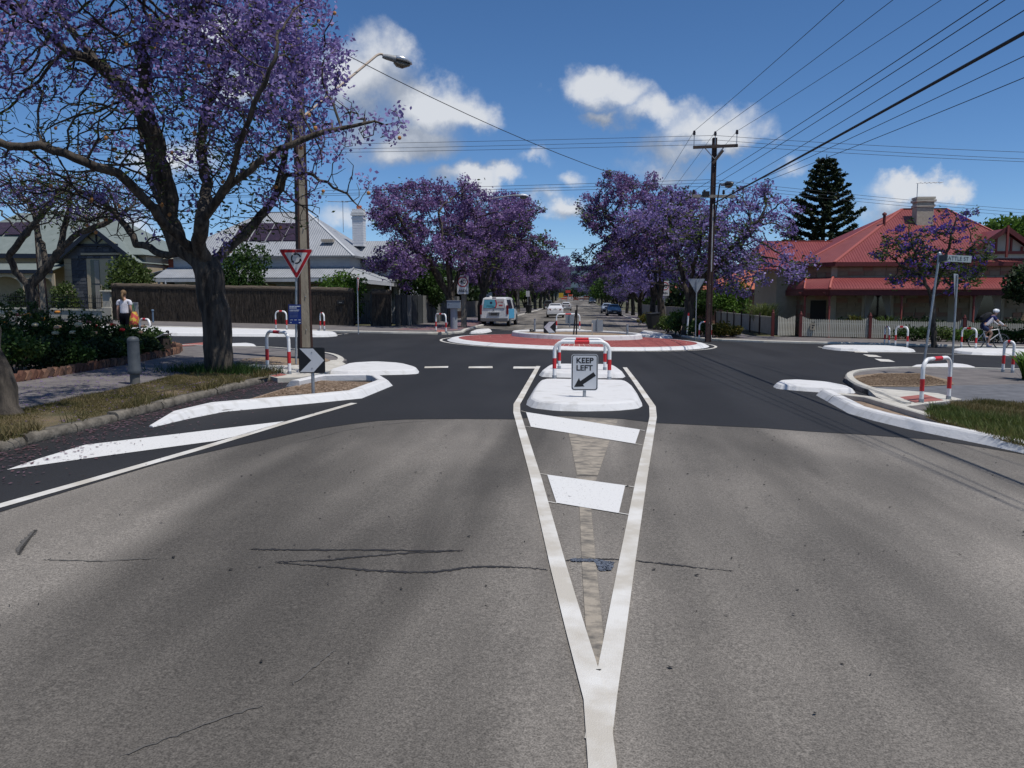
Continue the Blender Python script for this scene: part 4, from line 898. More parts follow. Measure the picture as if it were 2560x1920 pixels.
# --- the large jacaranda over the left footpath: limbs traced from the photograph, each given its own depth
B1 = here(550, 930)
def b1p(x, y, dy=0.): q = PY(x*D, y*D, B1.y+dy)-B1; return (q.x, q.y, q.z)
limbs = [[(0, 0, -.1), b1p(468, 700, .02), b1p(456, 625, .0), b1p(448, 572, 0)],
         [b1p(448, 572), b1p(420, 544, -.1), b1p(396, 522, -.3), b1p(345, 470, -.8), b1p(300, 415, -1.2), b1p(252, 376, -1.6), b1p(185, 349, -2.1), b1p(118, 322, -2.3), b1p(20, 312, -2.6), b1p(-70, 280, -2.8)],
         [b1p(448, 572), b1p(385, 530, .3), b1p(362, 470, .4), b1p(357, 410, .4), b1p(336, 319, .2), b1p(312, 242, 0), b1p(316, 168, -.2), b1p(304, 107, -.3), b1p(329, 67, -.5), b1p(420, 40, -.8), b1p(440, -20, -.9), b1p(450, -110, -1)],
         [b1p(312, 242), b1p(269, 191, .5), b1p(208, 134, .8), b1p(151, 67, 1), b1p(111, 10, 1.2), b1p(80, -90, 1.4)],
         [b1p(208, 134, .8), b1p(140, 112, 0.2), b1p(60, 36, -.4), b1p(-20, -20, -.8)],
         [b1p(448, 572), b1p(428, 520, -.4), b1p(437, 477, -.8), b1p(487, 413, -1.1), b1p(537, 366, -1.2), b1p(605, 322, -1.1), b1p(672, 292, -.9), b1p(743, 279, -.7), b1p(810, 262, -.5), b1p(862, 268, -.4)],
         [b1p(437, 477, -.8), b1p(447, 396, .3), b1p(430, 302, .9), b1p(452, 218, 1.4), b1p(500, 120, 1.6), b1p(560, 20, 1.8)],
         [b1p(448, 572), b1p(487, 540, .7), b1p(537, 497, 1.2), b1p(585, 440, 1.5), b1p(605, 385, 1.6), b1p(620, 320, 1.7), b1p(640, 200, 1.8)],
         [b1p(585, 440, 1.5), b1p(620, 378, .8), b1p(658, 373, .6), b1p(705, 393, .5), b1p(745, 420, .4), b1p(790, 455, .3)],
         [b1p(420, 544, -.1), b1p(356, 551, .8), b1p(296, 524, 1.4), b1p(269, 480, 1.8), b1p(215, 430, 2.3), b1p(150, 400, 2.8)],
         [b1p(487, 413, -1.1), b1p(520, 300, -1.8), b1p(560, 200, -2.1), b1p(600, 100, -2.2)],
         [b1p(362, 470, .4), b1p(330, 400, 2), b1p(300, 280, 3), b1p(330, 130, 3.4)]]
def be(x, y, dy, rx, ry, rz): q = b1p(x, y, dy); return (*q, rx, ry, rz)
ells = [be(330, -60, 0, 3.1, 3.2, 1.9), be(540, 110, 0, 2.0, 2.6, 1.9), be(640, 130, .3, 1.2, 1.6, 1.5), be(120, 120, 0, 2.8, 3, 2.0), be(430, 220, 0, 2.5, 2.8, 1.7), be(620, 280, -.4, 1.9, 1.6, 1.0),
        be(760, 265, -.5, 1.25, .9, .55), be(-20, 260, -1, 2.0, 2.2, 1.5), be(230, 330, .3, 2.1, 2.4, 1.0), be(560, 410, .9, 1.3, 1.4, .9), be(730, 390, .4, .8, .6, .6), be(620, 470, 1.4, .9, 1, .7), be(330, -230, 0, 2.4, 2.6, 1.2), be(330, 420, .4, 1.5, 2.0, .8), be(480, 360, 0, 1.5, 2.2, .9), be(560, 480, .9, 1.1, 1.2, .6), be(170, 420, 1.2, 1.4, 1.6, .8), be(250, 470, 1.6, 1.1, 1.2, .55), be(120, 460, 2.0, 1.3, 1.2, .7), be(330, 500, 1.8, .9, .9, .45), be(640, 420, 1.3, .9, .9, .6), be(520, 520, 1.2, .8, .9, .4), be(30, 380, -1.5, 1.4, 1.5, .8), be(240, 290, -1.5, 1.6, 1.4, .8)]
make_tree('jacaranda_tree', 'large spreading jacaranda in purple bloom with thick forked trunk on the left verge', 'tree', B1, limbs, ells, 9000, .31, 36000, .064, 4200, BLOOM, step=.22, seed=4, cluster=.14, pods=130, up=.02, leaf_size=.05, r_min=.0085, wfn=lambda P: np.clip(.05+.17*(P[:, 2]-4.6)+.11*np.clip(P[:, 0], -2, 3), .03, .66))
# --- leaning tree at the picture's left edge
B0 = here(22, 1036)
make_tree('jacaranda_tree', 'jacaranda with a leaning pale trunk standing on the grass verge beside the stone kerb', 'tree', B0,
          [[(0, 0, -.1), (-.16, .02, .6), (-.45, .1, 1.4), (-1.0, .3, 2.6)], [(-1.0, .3, 2.6), (-1.7, .5, 4), (-2.0, .8, 5.4), (-1.8, 1.2, 6.6)], [(-1.0, .3, 2.6), (-2.3, -.4, 4), (-2.6, -.9, 6)], [(-1.0, .3, 2.6), (-1.0, .1, 4.2), (-.2, -.1, 6.0), (.9, .0, 7.0), (1.9, .2, 7.6)]],
          [(-1.6, 1.4, 6.2, 1.5, 1.6, 1.1), (-2.6, -.6, 6.6, 1.8, 2, 1.4), (1.6, .2, 7.7, 1.6, 2.4, .8), (.2, -.8, 7.5, 1.3, 1.8, .8)], 800, .19, 7500, .066, 2600, step=.26, seed=9, bare=.35, cluster=.14, pods=20)  # last limb and last two lobes, out of view, added to shade the verge
# --- tree across the side street at the left, nearly bare
B2 = Vector((PY(85, 800, 43.2).x, 43.2, 0)); B2.z = gz(B2.x, B2.y)+UP
def b2p(x, y, dy=0.): q = PY(x, y, B2.y+dy)-B2; return (q.x, q.y, q.z)
make_tree('jacaranda_tree', 'sparse dark-limbed jacaranda in front of the bluestone villa', 'tree', B2,
          [[(0, 0, -.1), b2p(82, 760), b2p(75, 715)], [b2p(75, 715), b2p(40, 680, -.2), b2p(20, 640, -.6), b2p(60, 590, -1), b2p(110, 530, -1.2), b2p(150, 470, -1.3)],
           [b2p(75, 715), b2p(115, 670, .2), b2p(150, 625, .2), b2p(200, 580, .1), b2p(260, 560, 0), b2p(310, 530, -.2)], [b2p(150, 625, .2), b2p(160, 570, .6), b2p(175, 520, .8), b2p(170, 450, 1)],
           [b2p(115, 670, .2), b2p(110, 620, .8), b2p(90, 580, 1), b2p(88, 520, 1.2)]],
          [(*b2p(180, 490, 0), 3.6, 3, 1.5), (*b2p(40, 470, 0), 2.4, 2.6, 1.4), (*b2p(330, 520, 0), 1.6, 1.5, .9)], 2200, .32, 3000, .08, 2600, BLOOM, step=.27, seed=12, bare=.6, cluster=.17, pods=30, r_min=.011)
# --- street jacarandas beyond the roundabout
GRP = 'jacarandas lining the far street'
def street_tree(label, base, cx, top, w, seed, nb, bs, dens=1., bloom=BLOOM, lo=2.9, leaf=2500, depth=1., extra=()):
    """forked street jacaranda: crown centre offset cx, crown top height, crown width"""
    rng = random.Random(seed); h = top; hw = w/2
    fork = 1.5+rng.random()*.4; limbs = [[(0, 0, -.1), (rng.uniform(-.1, .1), 0, fork*.6), (cx*.06, 0, fork)]]
    nl = 5
    for k in range(nl):
        a = 2*math.pi*(k+rng.random()*.5)/nl; ex = cx+math.cos(a)*hw*.62; ey = math.sin(a)*hw*.62*depth
        limbs.append([(cx*.06, 0, fork), (ex*.25, ey*.25, fork+(h-fork)*.22), (ex*.62, ey*.62, fork+(h-fork)*.45), (ex, ey, fork+(h-fork)*rng.uniform(.62, .78))])
    ells = [(cx, 0, lo+(h-lo)*.55, hw*.62, hw*.7*depth, (h-lo)*.34)]+list(extra)
    for k in range(13):
        a = 2*math.pi*(k+rng.random()*.6)/13; rr = hw*rng.uniform(.5, .86); sz = hw*rng.uniform(.16, .34)
        ells.append((cx+math.cos(a)*rr, math.sin(a)*rr*depth, lo+(h-lo)*rng.uniform(.12, .85), sz, sz, sz*.8))
    for k in range(4): ells.append((cx+rng.uniform(-.5, .5)*hw, rng.uniform(-.5, .5)*hw*depth, h-(h-lo)*.14, hw*.3, hw*.3, (h-lo)*.16))
    return make_tree('jacaranda_tree', label, 'tree', base, limbs, ells, int(1150*dens), .27, nb, bs, leaf, bloom, step=.32, seed=seed, bare=.32, cluster=.17, group=None)
def st(px, py): g = G(px, py, UP); return Vector((g[0], g[1], gz(*g)+UP))
TL1 = street_tree('dense purple jacaranda behind the grey cabinet at the far left corner', st(1130, 818), -1.1, 8.7, 8.8, 21, 30000, .092, 1.25, BLOOM2, 2.1, 2200, extra=[(-4.1, -.4, 3.9, 1.2, 1.2, .8), (-4.0, .3, 6.4, 1.0, 1., .8), (-3.6, 0, 7.7, 1.1, 1, .6), (3.2, -.6, 4.0, 1.5, 1.3, .9), (3.6, 0, 6.3, 1.1, 1.1, .8), (-2.4, -1.6, 2.9, 1.2, 1, .6)])
TR1 = street_tree('wide purple jacaranda reaching over the red-roofed house from the far garden bed', st(1716, 838), 1.7, 7.7, 8.8, 35, 16000, .092, 1.2, BLOOM, 1.9, 3000, extra=[(5.4, -.4, 3.6, 1.2, 1.1, .9), (4.6, 0, 6.4, 1.3, 1.2, .9), (3.2, -1, 7.4, 1.0, 1, .6), (-2.6, -.4, 3.2, 1.2, 1.1, .8), (2.4, -1.6, 2.6, 1.4, 1., .6), (-2.8, 0, 5.8, 1.2, 1.2, 1.)])
TR2 = street_tree('tall purple jacaranda behind the corner garden bed on the right', st(1655, 815), -2.1, 10.9, 7.8, 47, 22000, .105, 1.15, BLOOM2, 2.5, 2600, extra=[(-5.6, 0, 5.0, 1.2, 1.2, 1.1), (-5.2, 0, 8.0, 1.2, 1.2, 1.), (-3.4, 0, 10.6, 1.2, 1, .7), (-5.8, -.5, 3.6, 1., 1., .8), (1.6, 0, 8.8, 1.3, 1.2, .9)])
TL2 = street_tree('purple jacaranda with dark trunk beside the parked van', st(1205, 805), 1.2, 9.6, 8.6, 52, 20000, .105, 1., BLOOM2, 3.4, 2600)
def far_tree(src, label, x, y, s, rz):
    o = copy_tree(src); o.location = (x, y, gz(x, y)+UP); o.rotation_euler = (0, 0, rz); o.scale = (s, s, s*random.Random(x*y).uniform(.92, 1.06)); tag(o, label, group=GRP); return o
FL = 'purple jacaranda further up the left side of the far street'; FR = 'purple jacaranda further up the right side of the far street'
for i, (x, y, s, rz) in enumerate([(-7.4, 76, .98, 1.2), (-7.2, 90, 1.0, 3.9), (-7.6, 106, .98, .4), (-7.1, 124, 1.08, 2.2), (-7.1, 142, 1.1, 5.1), (-7, 162, 1.15, 1.), (-7, 184, 1.2, 4.), (-6.8, 208, 1.2, 2.9), (-6.6, 235, 1.25, 1.7), (-6.5, 270, 1.3, .2)]):
    far_tree(TL2 if i % 2 else TL1, ORD[i]+' purple jacaranda beyond the parked van on the left side of the far street', x, y, s, rz)
for i, (x, y, s, rz) in enumerate([(7.0, 74, .95, 2.), (7.0, 88, .9, 4.4), (7.2, 101, .9, .9), (7.4, 116, .85, 1.1), (7.0, 186, 1.0, 5.2), (6.8, 208, 1.0, .6), (6.8, 232, 1.05, 4.1), (6.8, 268, 1.1, 3.)]):
    far_tree(TR2 if i % 2 == 0 else TR1, ORD[i]+' purple jacaranda beyond the corner garden bed on the right side of the far street', x, y, s, rz)
# --- small young jacaranda before the picket fence, more leaf than bloom
B5 = st(2336, 864)
def b5p(x, y, dy=0.): q = PY(x, y, B5.y+dy)-B5; return (q.x, q.y, q.z)
make_tree('jacaranda_tree', 'slender young jacaranda with sparse purple bloom before the picket fence', 'tree', B5,
          [[(0, 0, -.1), b5p(2334, 800), b5p(2330, 745)], [b5p(2330, 745), b5p(2305, 690, -.3), b5p(2290, 640, -.5), b5p(2270, 570, -.6)], [b5p(2330, 745), b5p(2352, 680, .3), b5p(2372, 620, .4), b5p(2392, 540, .5)], [b5p(2305, 690, -.3), b5p(2250, 660, .1), b5p(2210, 625, .3)], [b5p(2352, 680, .3), b5p(2400, 640, -.3), b5p(2450, 600, -.5)], [b5p(2330, 745), b5p(2380, 720, .5), b5p(2440, 690, .8)]],
          [(*b5p(2270, 600), 1.3, 1.2, .8), (*b5p(2390, 560), 1.1, 1.1, .9), (*b5p(2220, 630), .8, .8, .5), (*b5p(2440, 640), .9, .9, .7), (*b5p(2330, 660), 1.3, 1.2, .6), (*b5p(2400, 700), 1.1, .8, .4), (*b5p(2260, 700), .9, .8, .4)], 620, .12, 2400, .085, 3600, leafmat('jacaranda_bloom_deep', [(.06, .035, .20), (.12, .07, .34), (.2, .13, .48)]), step=.22, seed=31, bare=.55, cluster=.10, leaf_all=True, leaf_size=.075)
# --- generic leafy trees and shrubs ------------------------------------------
def leafy(name, label, cat, loc, ells, n, size, mat, seed, trunk=None, group=None, elong=1.5, shell=.55):
    rng = np.random.default_rng(seed); root = thing(name, label, cat, loc, 0, group)
    c = blobs_points(ells, n, rng, shell); c += rng.normal(0, size*.8, c.shape); V, F = quads(c, size, rng, elong)
    link('foliage', mesh_arrays('foliage', V, F), mat, root)
    mb = MB(); tr = trunk or .03; zt = max(e[2] for e in ells)
    for e in ells[:7]: mb.tube([(0, 0, -.1), (e[0]*.35, e[1]*.35, e[2]*.45), (e[0], e[1], e[2])], [tr, tr*.7, tr*.25], 6, cap=False)
    build('trunk' if cat == 'tree' else 'stem', mb, BARK, root, world=False, recalc=False); return root
def round_ells(w, d, h, rng, n=7, lo=.15):
    out = [(0, 0, h*.55, w*.38, d*.38, h*.36)]
    for k in range(n):
        a = 2*math.pi*(k+rng.random()*.5)/n; out.append((math.cos(a)*w*.3, math.sin(a)*d*.3, h*(lo+.15+rng.random()*.5), w*.2, d*.2, h*.2))
    out.append((0, 0, h*.85, w*.2, d*.2, h*.13)); return out
def bush(label, x, y, w, h, mat, seed, n=1800, size=.07, d=None, up=UP, name='shrub', elong=1.6, group=None):
    return leafy(name, label, 'shrub', (x, y, gz(x, y)+up), round_ells(w, d or w, h, random.Random(seed)), n, size, mat, seed, elong=elong, group=group)
# right: broad green tree behind the red house
leafy('leafy_tree', 'bright green leafy tree behind the red-roofed house', 'tree', (33, 64, gz(33, 64)), [(0, 0, 6.2, 3.6, 3.2, 2.4), (-3.2, -.5, 6.4, 1.6, 1.6, 1.5), (-1.6, -1.5, 7.4, 1.6, 1.5, 1.2), (1.2, -1.5, 7.9, 1.8, 1.6, 1.2), (3.2, -1, 7.2, 1.8, 1.8, 1.4), (-2.4, -1.8, 5, 1.5, 1.4, 1.3), (.2, -2.4, 5.6, 1.8, 1.4, 1.4), (2.5, -2, 5.4, 1.6, 1.5, 1.4)], 16000, .2, LLEAF, 61, .25)
# green street trees far up the street
for i, (x, y, h, w, m) in enumerate([(7.0, 134, 7.2, 8, GLEAF), (6.8, 150, 6.8, 8, LLEAF), (6.8, 168, 7.2, 8.5, GLEAF), (-9.8, 118, 4.2, 5, LLEAF), (-10, 160, 5, 6, GLEAF)]):
    leafy('leafy_tree', ['dark green round street tree far up the right side', 'lighter green street tree far up the right side', 'furthest dark green street tree on the right side', 'low green garden tree behind the left street trees', 'green tree far up the left side of the street'][i], 'tree', (x, y, gz(x, y)), [(a, b, c+1.2, d, e, f) for a, b, c, d, e, f in round_ells(w, w, h-1.2, random.Random(i+7), 8)], 5000, .24, m, 70+i, .16)
# a leafy backdrop of gardens behind both rows
for i, (x, y, w, h) in enumerate([(-15, 66, 8, 5.4), (-14, 82, 9, 5.2), (-15, 100, 10, 5.6), (-14, 124, 10, 5), (-16, 150, 12, 6), (-16, 185, 14, 6), (15, 82, 8, 4.6), (15, 100, 9, 5), (15, 122, 10, 5.4), (15, 150, 11, 5.4), (16, 185, 13, 6), (-12, 230, 12, 6), (13, 235, 12, 6), (-10, 300, 12, 6), (10, 305, 12, 6.5), (0, 330, 12, 4.5)]):
    leafy('garden_tree', ['dark', 'green'][i % 2 == 0]+' garden tree behind the %s, %s up the street' % ([('left-hand street trees', ORD[k]) for k in range(6)]+[('right-hand street trees', ORD[k]) for k in range(5)]+[('left-hand street trees', 'seventh'), ('right-hand street trees', 'sixth'), ('left-hand street trees', 'eighth'), ('right-hand street trees', 'seventh'), ('roadworks barriers', 'last')])[i], 'tree', (x, y, gz(x, y)), [(a, b, c, d, e, f) for a, b, c, d, e, f in round_ells(w, w*.8, h, random.Random(i+90), 8)], 2600, .34, DLEAF if i % 2 else GLEAF, 110+i, .16, 'garden trees behind the street trees')
# Norfolk Island pine
def norfolk(x, y, h, w):
    root = thing('norfolk_pine', 'tall dark conifer with level tiers of branches behind the red-roofed house', 'tree', (x, y, gz(x, y)))
    build('trunk', MB().tube([(0, 0, -.1), (0, 0, h*.5), (.05, 0, h)], [.32, .2, .03], 10), BARK, root, world=False)
    rng = np.random.default_rng(8); mb = MB(); cs = []; z = 2.2; k = 0
    while z < h-.3:
        t = (z-2.2)/(h-2.2); L = w/2*(1-t)**.78*rng.uniform(.88, 1.06)+.25; nb = 9 if t < .8 else 7; a0 = rng.random()*6.28
        for i in range(nb):
            a = a0+2*math.pi*i/nb+rng.normal(0, .1); l = L*rng.uniform(.78, 1.08); pts = []
            for s in np.linspace(0, 1, 8): pts.append((math.cos(a)*l*s, math.sin(a)*l*s, z+l*(.10*s-.10*math.sin(s*3.14)*.9+.16*s*s)))
            mb.tube(pts, [.05*(1-.8*s)*(1-t*.6)+.008 for s in np.linspace(0, 1, 8)], 4, cap=False)
            m = int(85*l/3.5)+22; s = rng.uniform(.12, 1.04, m)**.75; off = rng.normal(0, 1, (m, 3))*np.array((.15, .15, .035))*(1.25-.5*s[:, None])
            P = np.stack([math.cos(a)*l*s, math.sin(a)*l*s, z+l*(.10*s-.09*np.sin(s*3.14)+.16*s*s)+.05], 1)+off; cs.append(P)
        z += .5+.36*(1-t)*rng.uniform(.7, 1.3); k += 1
    build('branches', mb, BARK, root, world=False, recalc=False)
    C = np.concatenate(cs); C = np.repeat(C, 5, 0)+rng.normal(0, .05, (len(C)*5, 3)); V, F = quads(C, .13, rng, 2., .5); link('needles', mesh_arrays('needles', V, F), PLEAF, root)
norfolk(PY(2057, 600, 80).x, 80, PY(2057, 386, 80).z-gz(24, 80), 11.2)
# shrubs -----------------------------------------------------------------------
def pb(px, py, y): q = PY(px, py, y); return q.x, q.y
bush('bright green rounded shrub behind the brush fence by the gate', *pb(855, 735, 48.2), 3.1, 3.3, LLEAF, 1, 4200, .12)
bush('dark green leafy shrub behind the brush fence beside the jacaranda trunk', *pb(610, 735, 48.6), 3.4, 5.0, GLEAF, 2, 4200, .13)
bush('grey green bushy shrub behind the fence in front of the bluestone villa', *pb(322, 720, 50), 3.3, 4.2, JLEAF, 3, 4200, .12)
bush('yellow green shrub behind the iron railing of the villa', *pb(165, 770, 49.5), 1.9, 2.3, JLEAF, 4, 2200, .1)
bush('dark shrub in the villa garden', *pb(60, 770, 49.8), 2.2, 1.7, DLEAF, 5, 1500, .11)
bush('green garden tree behind the grey slatted fence at the far corner', *pb(1060, 735, 55), 4.2, 4.6, GLEAF, 6, 5200, .14)
bush('light green shrub above the far fence beside the dark pole', *pb(1830, 760, 66), 3.2, 3.9, LLEAF, 7, 4200, .12)
bush('dark shrub left of the light green shrub behind the far fence', *pb(1765, 770, 70), 3.2, 3.0, GLEAF, 8, 3200, .12)
for i, (px, py, y, w, h, m) in enumerate([(1700, 838, 44.2, 1.5, 1.0, GLEAF), (1745, 842, 42.6, 1.4, .85, GLEAF), (1670, 825, 48.5, 1.5, .8, JLEAF), (1800, 842, 42.2, 1.3, .75, YLEAF), (1832, 840, 42.8, 1.0, .5, YLEAF), (1640, 812, 54, 1.6, .9, JLEAF), (1620, 806, 62, 1.7, .9, YLEAF), (1690, 820, 46.5, 1.2, 1.3, LLEAF)]):
    g = pb(px, py, y); bush(['dark green shrub in the far garden bed by the marker post', 'dark green shrub at the foot of the far give way sign', 'grey green shrub behind the white marker post', 'yellowing shrub beside the dark pole', 'low yellow shrub at the edge of the far footpath', 'grey green shrub beside the dark wheelie bin', 'yellowing shrub further up the right verge', 'light green strappy shrub beside the 40 AREA post'][i], *g, w, h, m, 20+i, 1100, .09)
# strappy plants
def strappy(label, x, y, w, h, mat, seed, n=120, up=UP, wid=.035):
    root = thing('strappy_plant', label, 'plant', (x, y, gz(x, y)+up)); rn = random.Random(seed); mb = MB()
    for _ in range(n):
        a = rn.random()*6.283; l = h*rn.uniform(.6, 1.1); ex = w*.5*rn.uniform(.3, 1); ca, sa = math.cos(a), math.sin(a); b0 = (rn.uniform(-.1, .1)*w, rn.uniform(-.1, .1)*w)
        p = [(b0[0]+ca*ex*t, b0[1]+sa*ex*t, l*(1.9*t-1.0*t*t) if t < 2 else 0) for t in (0, .35, .7, 1)]; ww = [wid, wid, wid*.7, .004]
        vs = []
        for q, k in zip(p, ww): vs += [(q[0]-sa*k, q[1]+ca*k, q[2]), (q[0]+sa*k, q[1]-ca*k, q[2])]
        mb.add(vs, [(0, 1, 3, 2), (2, 3, 5, 4), (4, 5, 7, 6)])
    build('leaves', mb, mat, root, world=False, recalc=False); build('crown_base', MB().sphere((0, 0, .02), (w*.12, w*.12, .06), 8, 4), BARK, root, world=False); return root
strappy('arching grey green tussock behind the side fence of the red-roofed house', *pb(1908, 810, 50.5), 2.8, 1.9, leafmat('tussock', [(.05, .07, .02), (.10, .13, .04), (.17, .2, .07)]), 3, 420, UP, .02)
strappy('strappy green leaves at the footpath edge by the right-hand hoop', *G(2575, 950, UP), 1.3, .75, LLEAF, 4, 130)
strappy('yellow flowering spiky plant behind the picket fence', *pb(2137, 825, 45.6), 1.4, 1.3, YLEAF, 5, 90)
strappy('spiky green leaves behind the picket fence beside the yellow plant', *pb(2215, 825, 45.7), 2.0, 1.3, JLEAF, 6, 120)
for i, (px, w) in enumerate(((2290, 2.4), (2350, 2.2), (2420, 2.4), (2500, 2.6), (2570, 2.4))):
    q = PY(px, 850, 42.6); bush(ORD[i]+' green ground cover clump along the picket fence, counted from the gate', q.x, 42.8, w, .75, [GLEAF, JLEAF, LLEAF][i % 3], 40+i, 1100, .085, 1.2, group='ground cover along the picket fence')
for i, px in enumerate((2130, 2270, 2330, 2460, 2540)):
    q = PY(px, 830, 46); bush(ORD[i]+' dark shrub in the shade of the verandah, counted from the gate', q.x, 46.0, 1.7, 1.25, DLEAF, 60+i, 700, .09, 1., group='shrubs under the verandah')
q = PY(2545, 740, 42.5); leafy('leafy_tree', 'dark glossy tree at the right-hand end of the picket fence', 'tree', (q.x+.9, 42.5, gz(q.x, 42.5)), [(0, 0, 3.2, 1.5, 1.2, 1.1), (-.9, -.2, 2.9, .8, .8, .7), (.9, -.3, 3.5, .9, .8, .8)], 4200, .13, DLEAF, 77, .1)
# ================================================================== HOUSES AND FENCES
ROOFR = wavebump('red_iron_roof', (.185, .038, .038), (.225, .052, .05), .16, 'X', .45, .55); ROOFRY = wavebump('red_iron_roof_side', (.185, .038, .038), (.225, .052, .05), .16, 'Y', .45, .55)
TRIMR = M('dark_red_trim', (.10, .018, .018), (.13, .026, .024), 5, .6); RIDGE = M('ridge_cap_red', (.36, .10, .08), None, rough=.5); POSTR = M('verandah_post_red', (.22, .05, .04), None, rough=.6)
SAND = M('sandstone', (.22, .165, .105), (.30, .23, .15), 4, .9, bump=.6, bscale=18); SANDP = M('pink_sandstone', (.25, .135, .09), (.30, .18, .12), 4, .9, bump=.6, bscale=18); CREAM = M('cream_render', (.36, .31, .23), (.42, .36, .27), 4, .85)
MORT = M('mortar', (.26, .22, .16), None, rough=.95); GLASS = M('window_glass', (.012, .013, .015), None, rough=.08, spec=.6); CURT = M('curtain', (.30, .28, .25), None, rough=.9)
SHADEIN = M('dark_doorway', (.02, .018, .016), None, rough=.8)
def facet(mb, pts, th=.05):
    """roof plane with thickness"""
    p = [Vector(q) for q in pts]; n = (p[1]-p[0]).cross(p[2]-p[0]).normalized(); n = n if n.z > 0 else -n
    mb.prism(p, -n*th, (0, 0, 0))
def roof_part(name, pts, mat, root, th=.05): mb = MB(); facet(mb, pts, th); return build(name, mb, mat, root)
def bar(name, a, b, w, mat, root, h=None):
    a = Vector(a); b = Vector(b); d = (b-a); l = d.length; m = Matrix.Translation((a+b)/2) @ d.to_track_quat('Y', 'Z').to_matrix().to_4x4(); mb = MB()
    vs = [m @ Vector((x*w/2, y*l/2, z*(h or w)/2)) for z in (-1, 1) for y in (-1, 1) for x in (-1, 1)]
    mb.add(vs, [(0, 2, 3, 1), (4, 5, 7, 6), (0, 1, 5, 4), (2, 6, 7, 3), (0, 4, 6, 2), (1, 3, 7, 5)]); return build(name, mb, mat, root)
def stones(root, name, p0, p1, z0, z1, mats, rn, ch=.2, lw=(.28, .6), proud=.02, skip=None):
    """stone blocks laid in courses on the wall between p0 and p1 (outside is to the right of p0->p1)"""
    p0 = Vector((*p0, 0)); p1 = Vector((*p1, 0)); d = (p1-p0); L = d.length; e = d.normalized(); nrm = Vector((e.y, -e.x, 0)); rz = math.atan2(e.y, e.x)
    boxes = {}; z = z0
    while z < z1-.05:
        h = min(ch*rn.uniform(.85, 1.15), z1-z); x = 0
        while x < L-.03:
            w = min(rn.uniform(*lw), L-x)
            if L-x-w < .1: w = L-x
            if not (skip and skip(x+w/2, z+h/2)):
                key = (round(w, 1), round(h, 2)); 
                if key not in boxes:
                    me = bpy.data.meshes.new(name); mb = MB().box((0, 0, 0), (w-.025, .06, h-.025)); me.from_pydata(mb.v, [], mb.f); boxes[key] = {}
                    for q, mt in enumerate(mats): m2 = me.copy(); m2.materials.append(mt); boxes[key][q] = m2
                c = p0+e*(x+w/2)+nrm*(proud+rn.uniform(-.008, .008)); o = bpy.data.objects.new(name, boxes[key][rn.randrange(len(mats))]); COL.objects.link(o); o.parent = root
                wl = world_loc(root); o.location = (c.x-wl.x, c.y-wl.y, z+h/2-wl.z); o.rotation_euler = (0, 0, rz)
            x += w
        z += h
def wallbox(name, x0, x1, y0, y1, z0, z1, mat, root): return build(name, MB().box(((x0+x1)/2, (y0+y1)/2, (z0+z1)/2), (x1-x0, y1-y0, z1-z0)), mat, root)
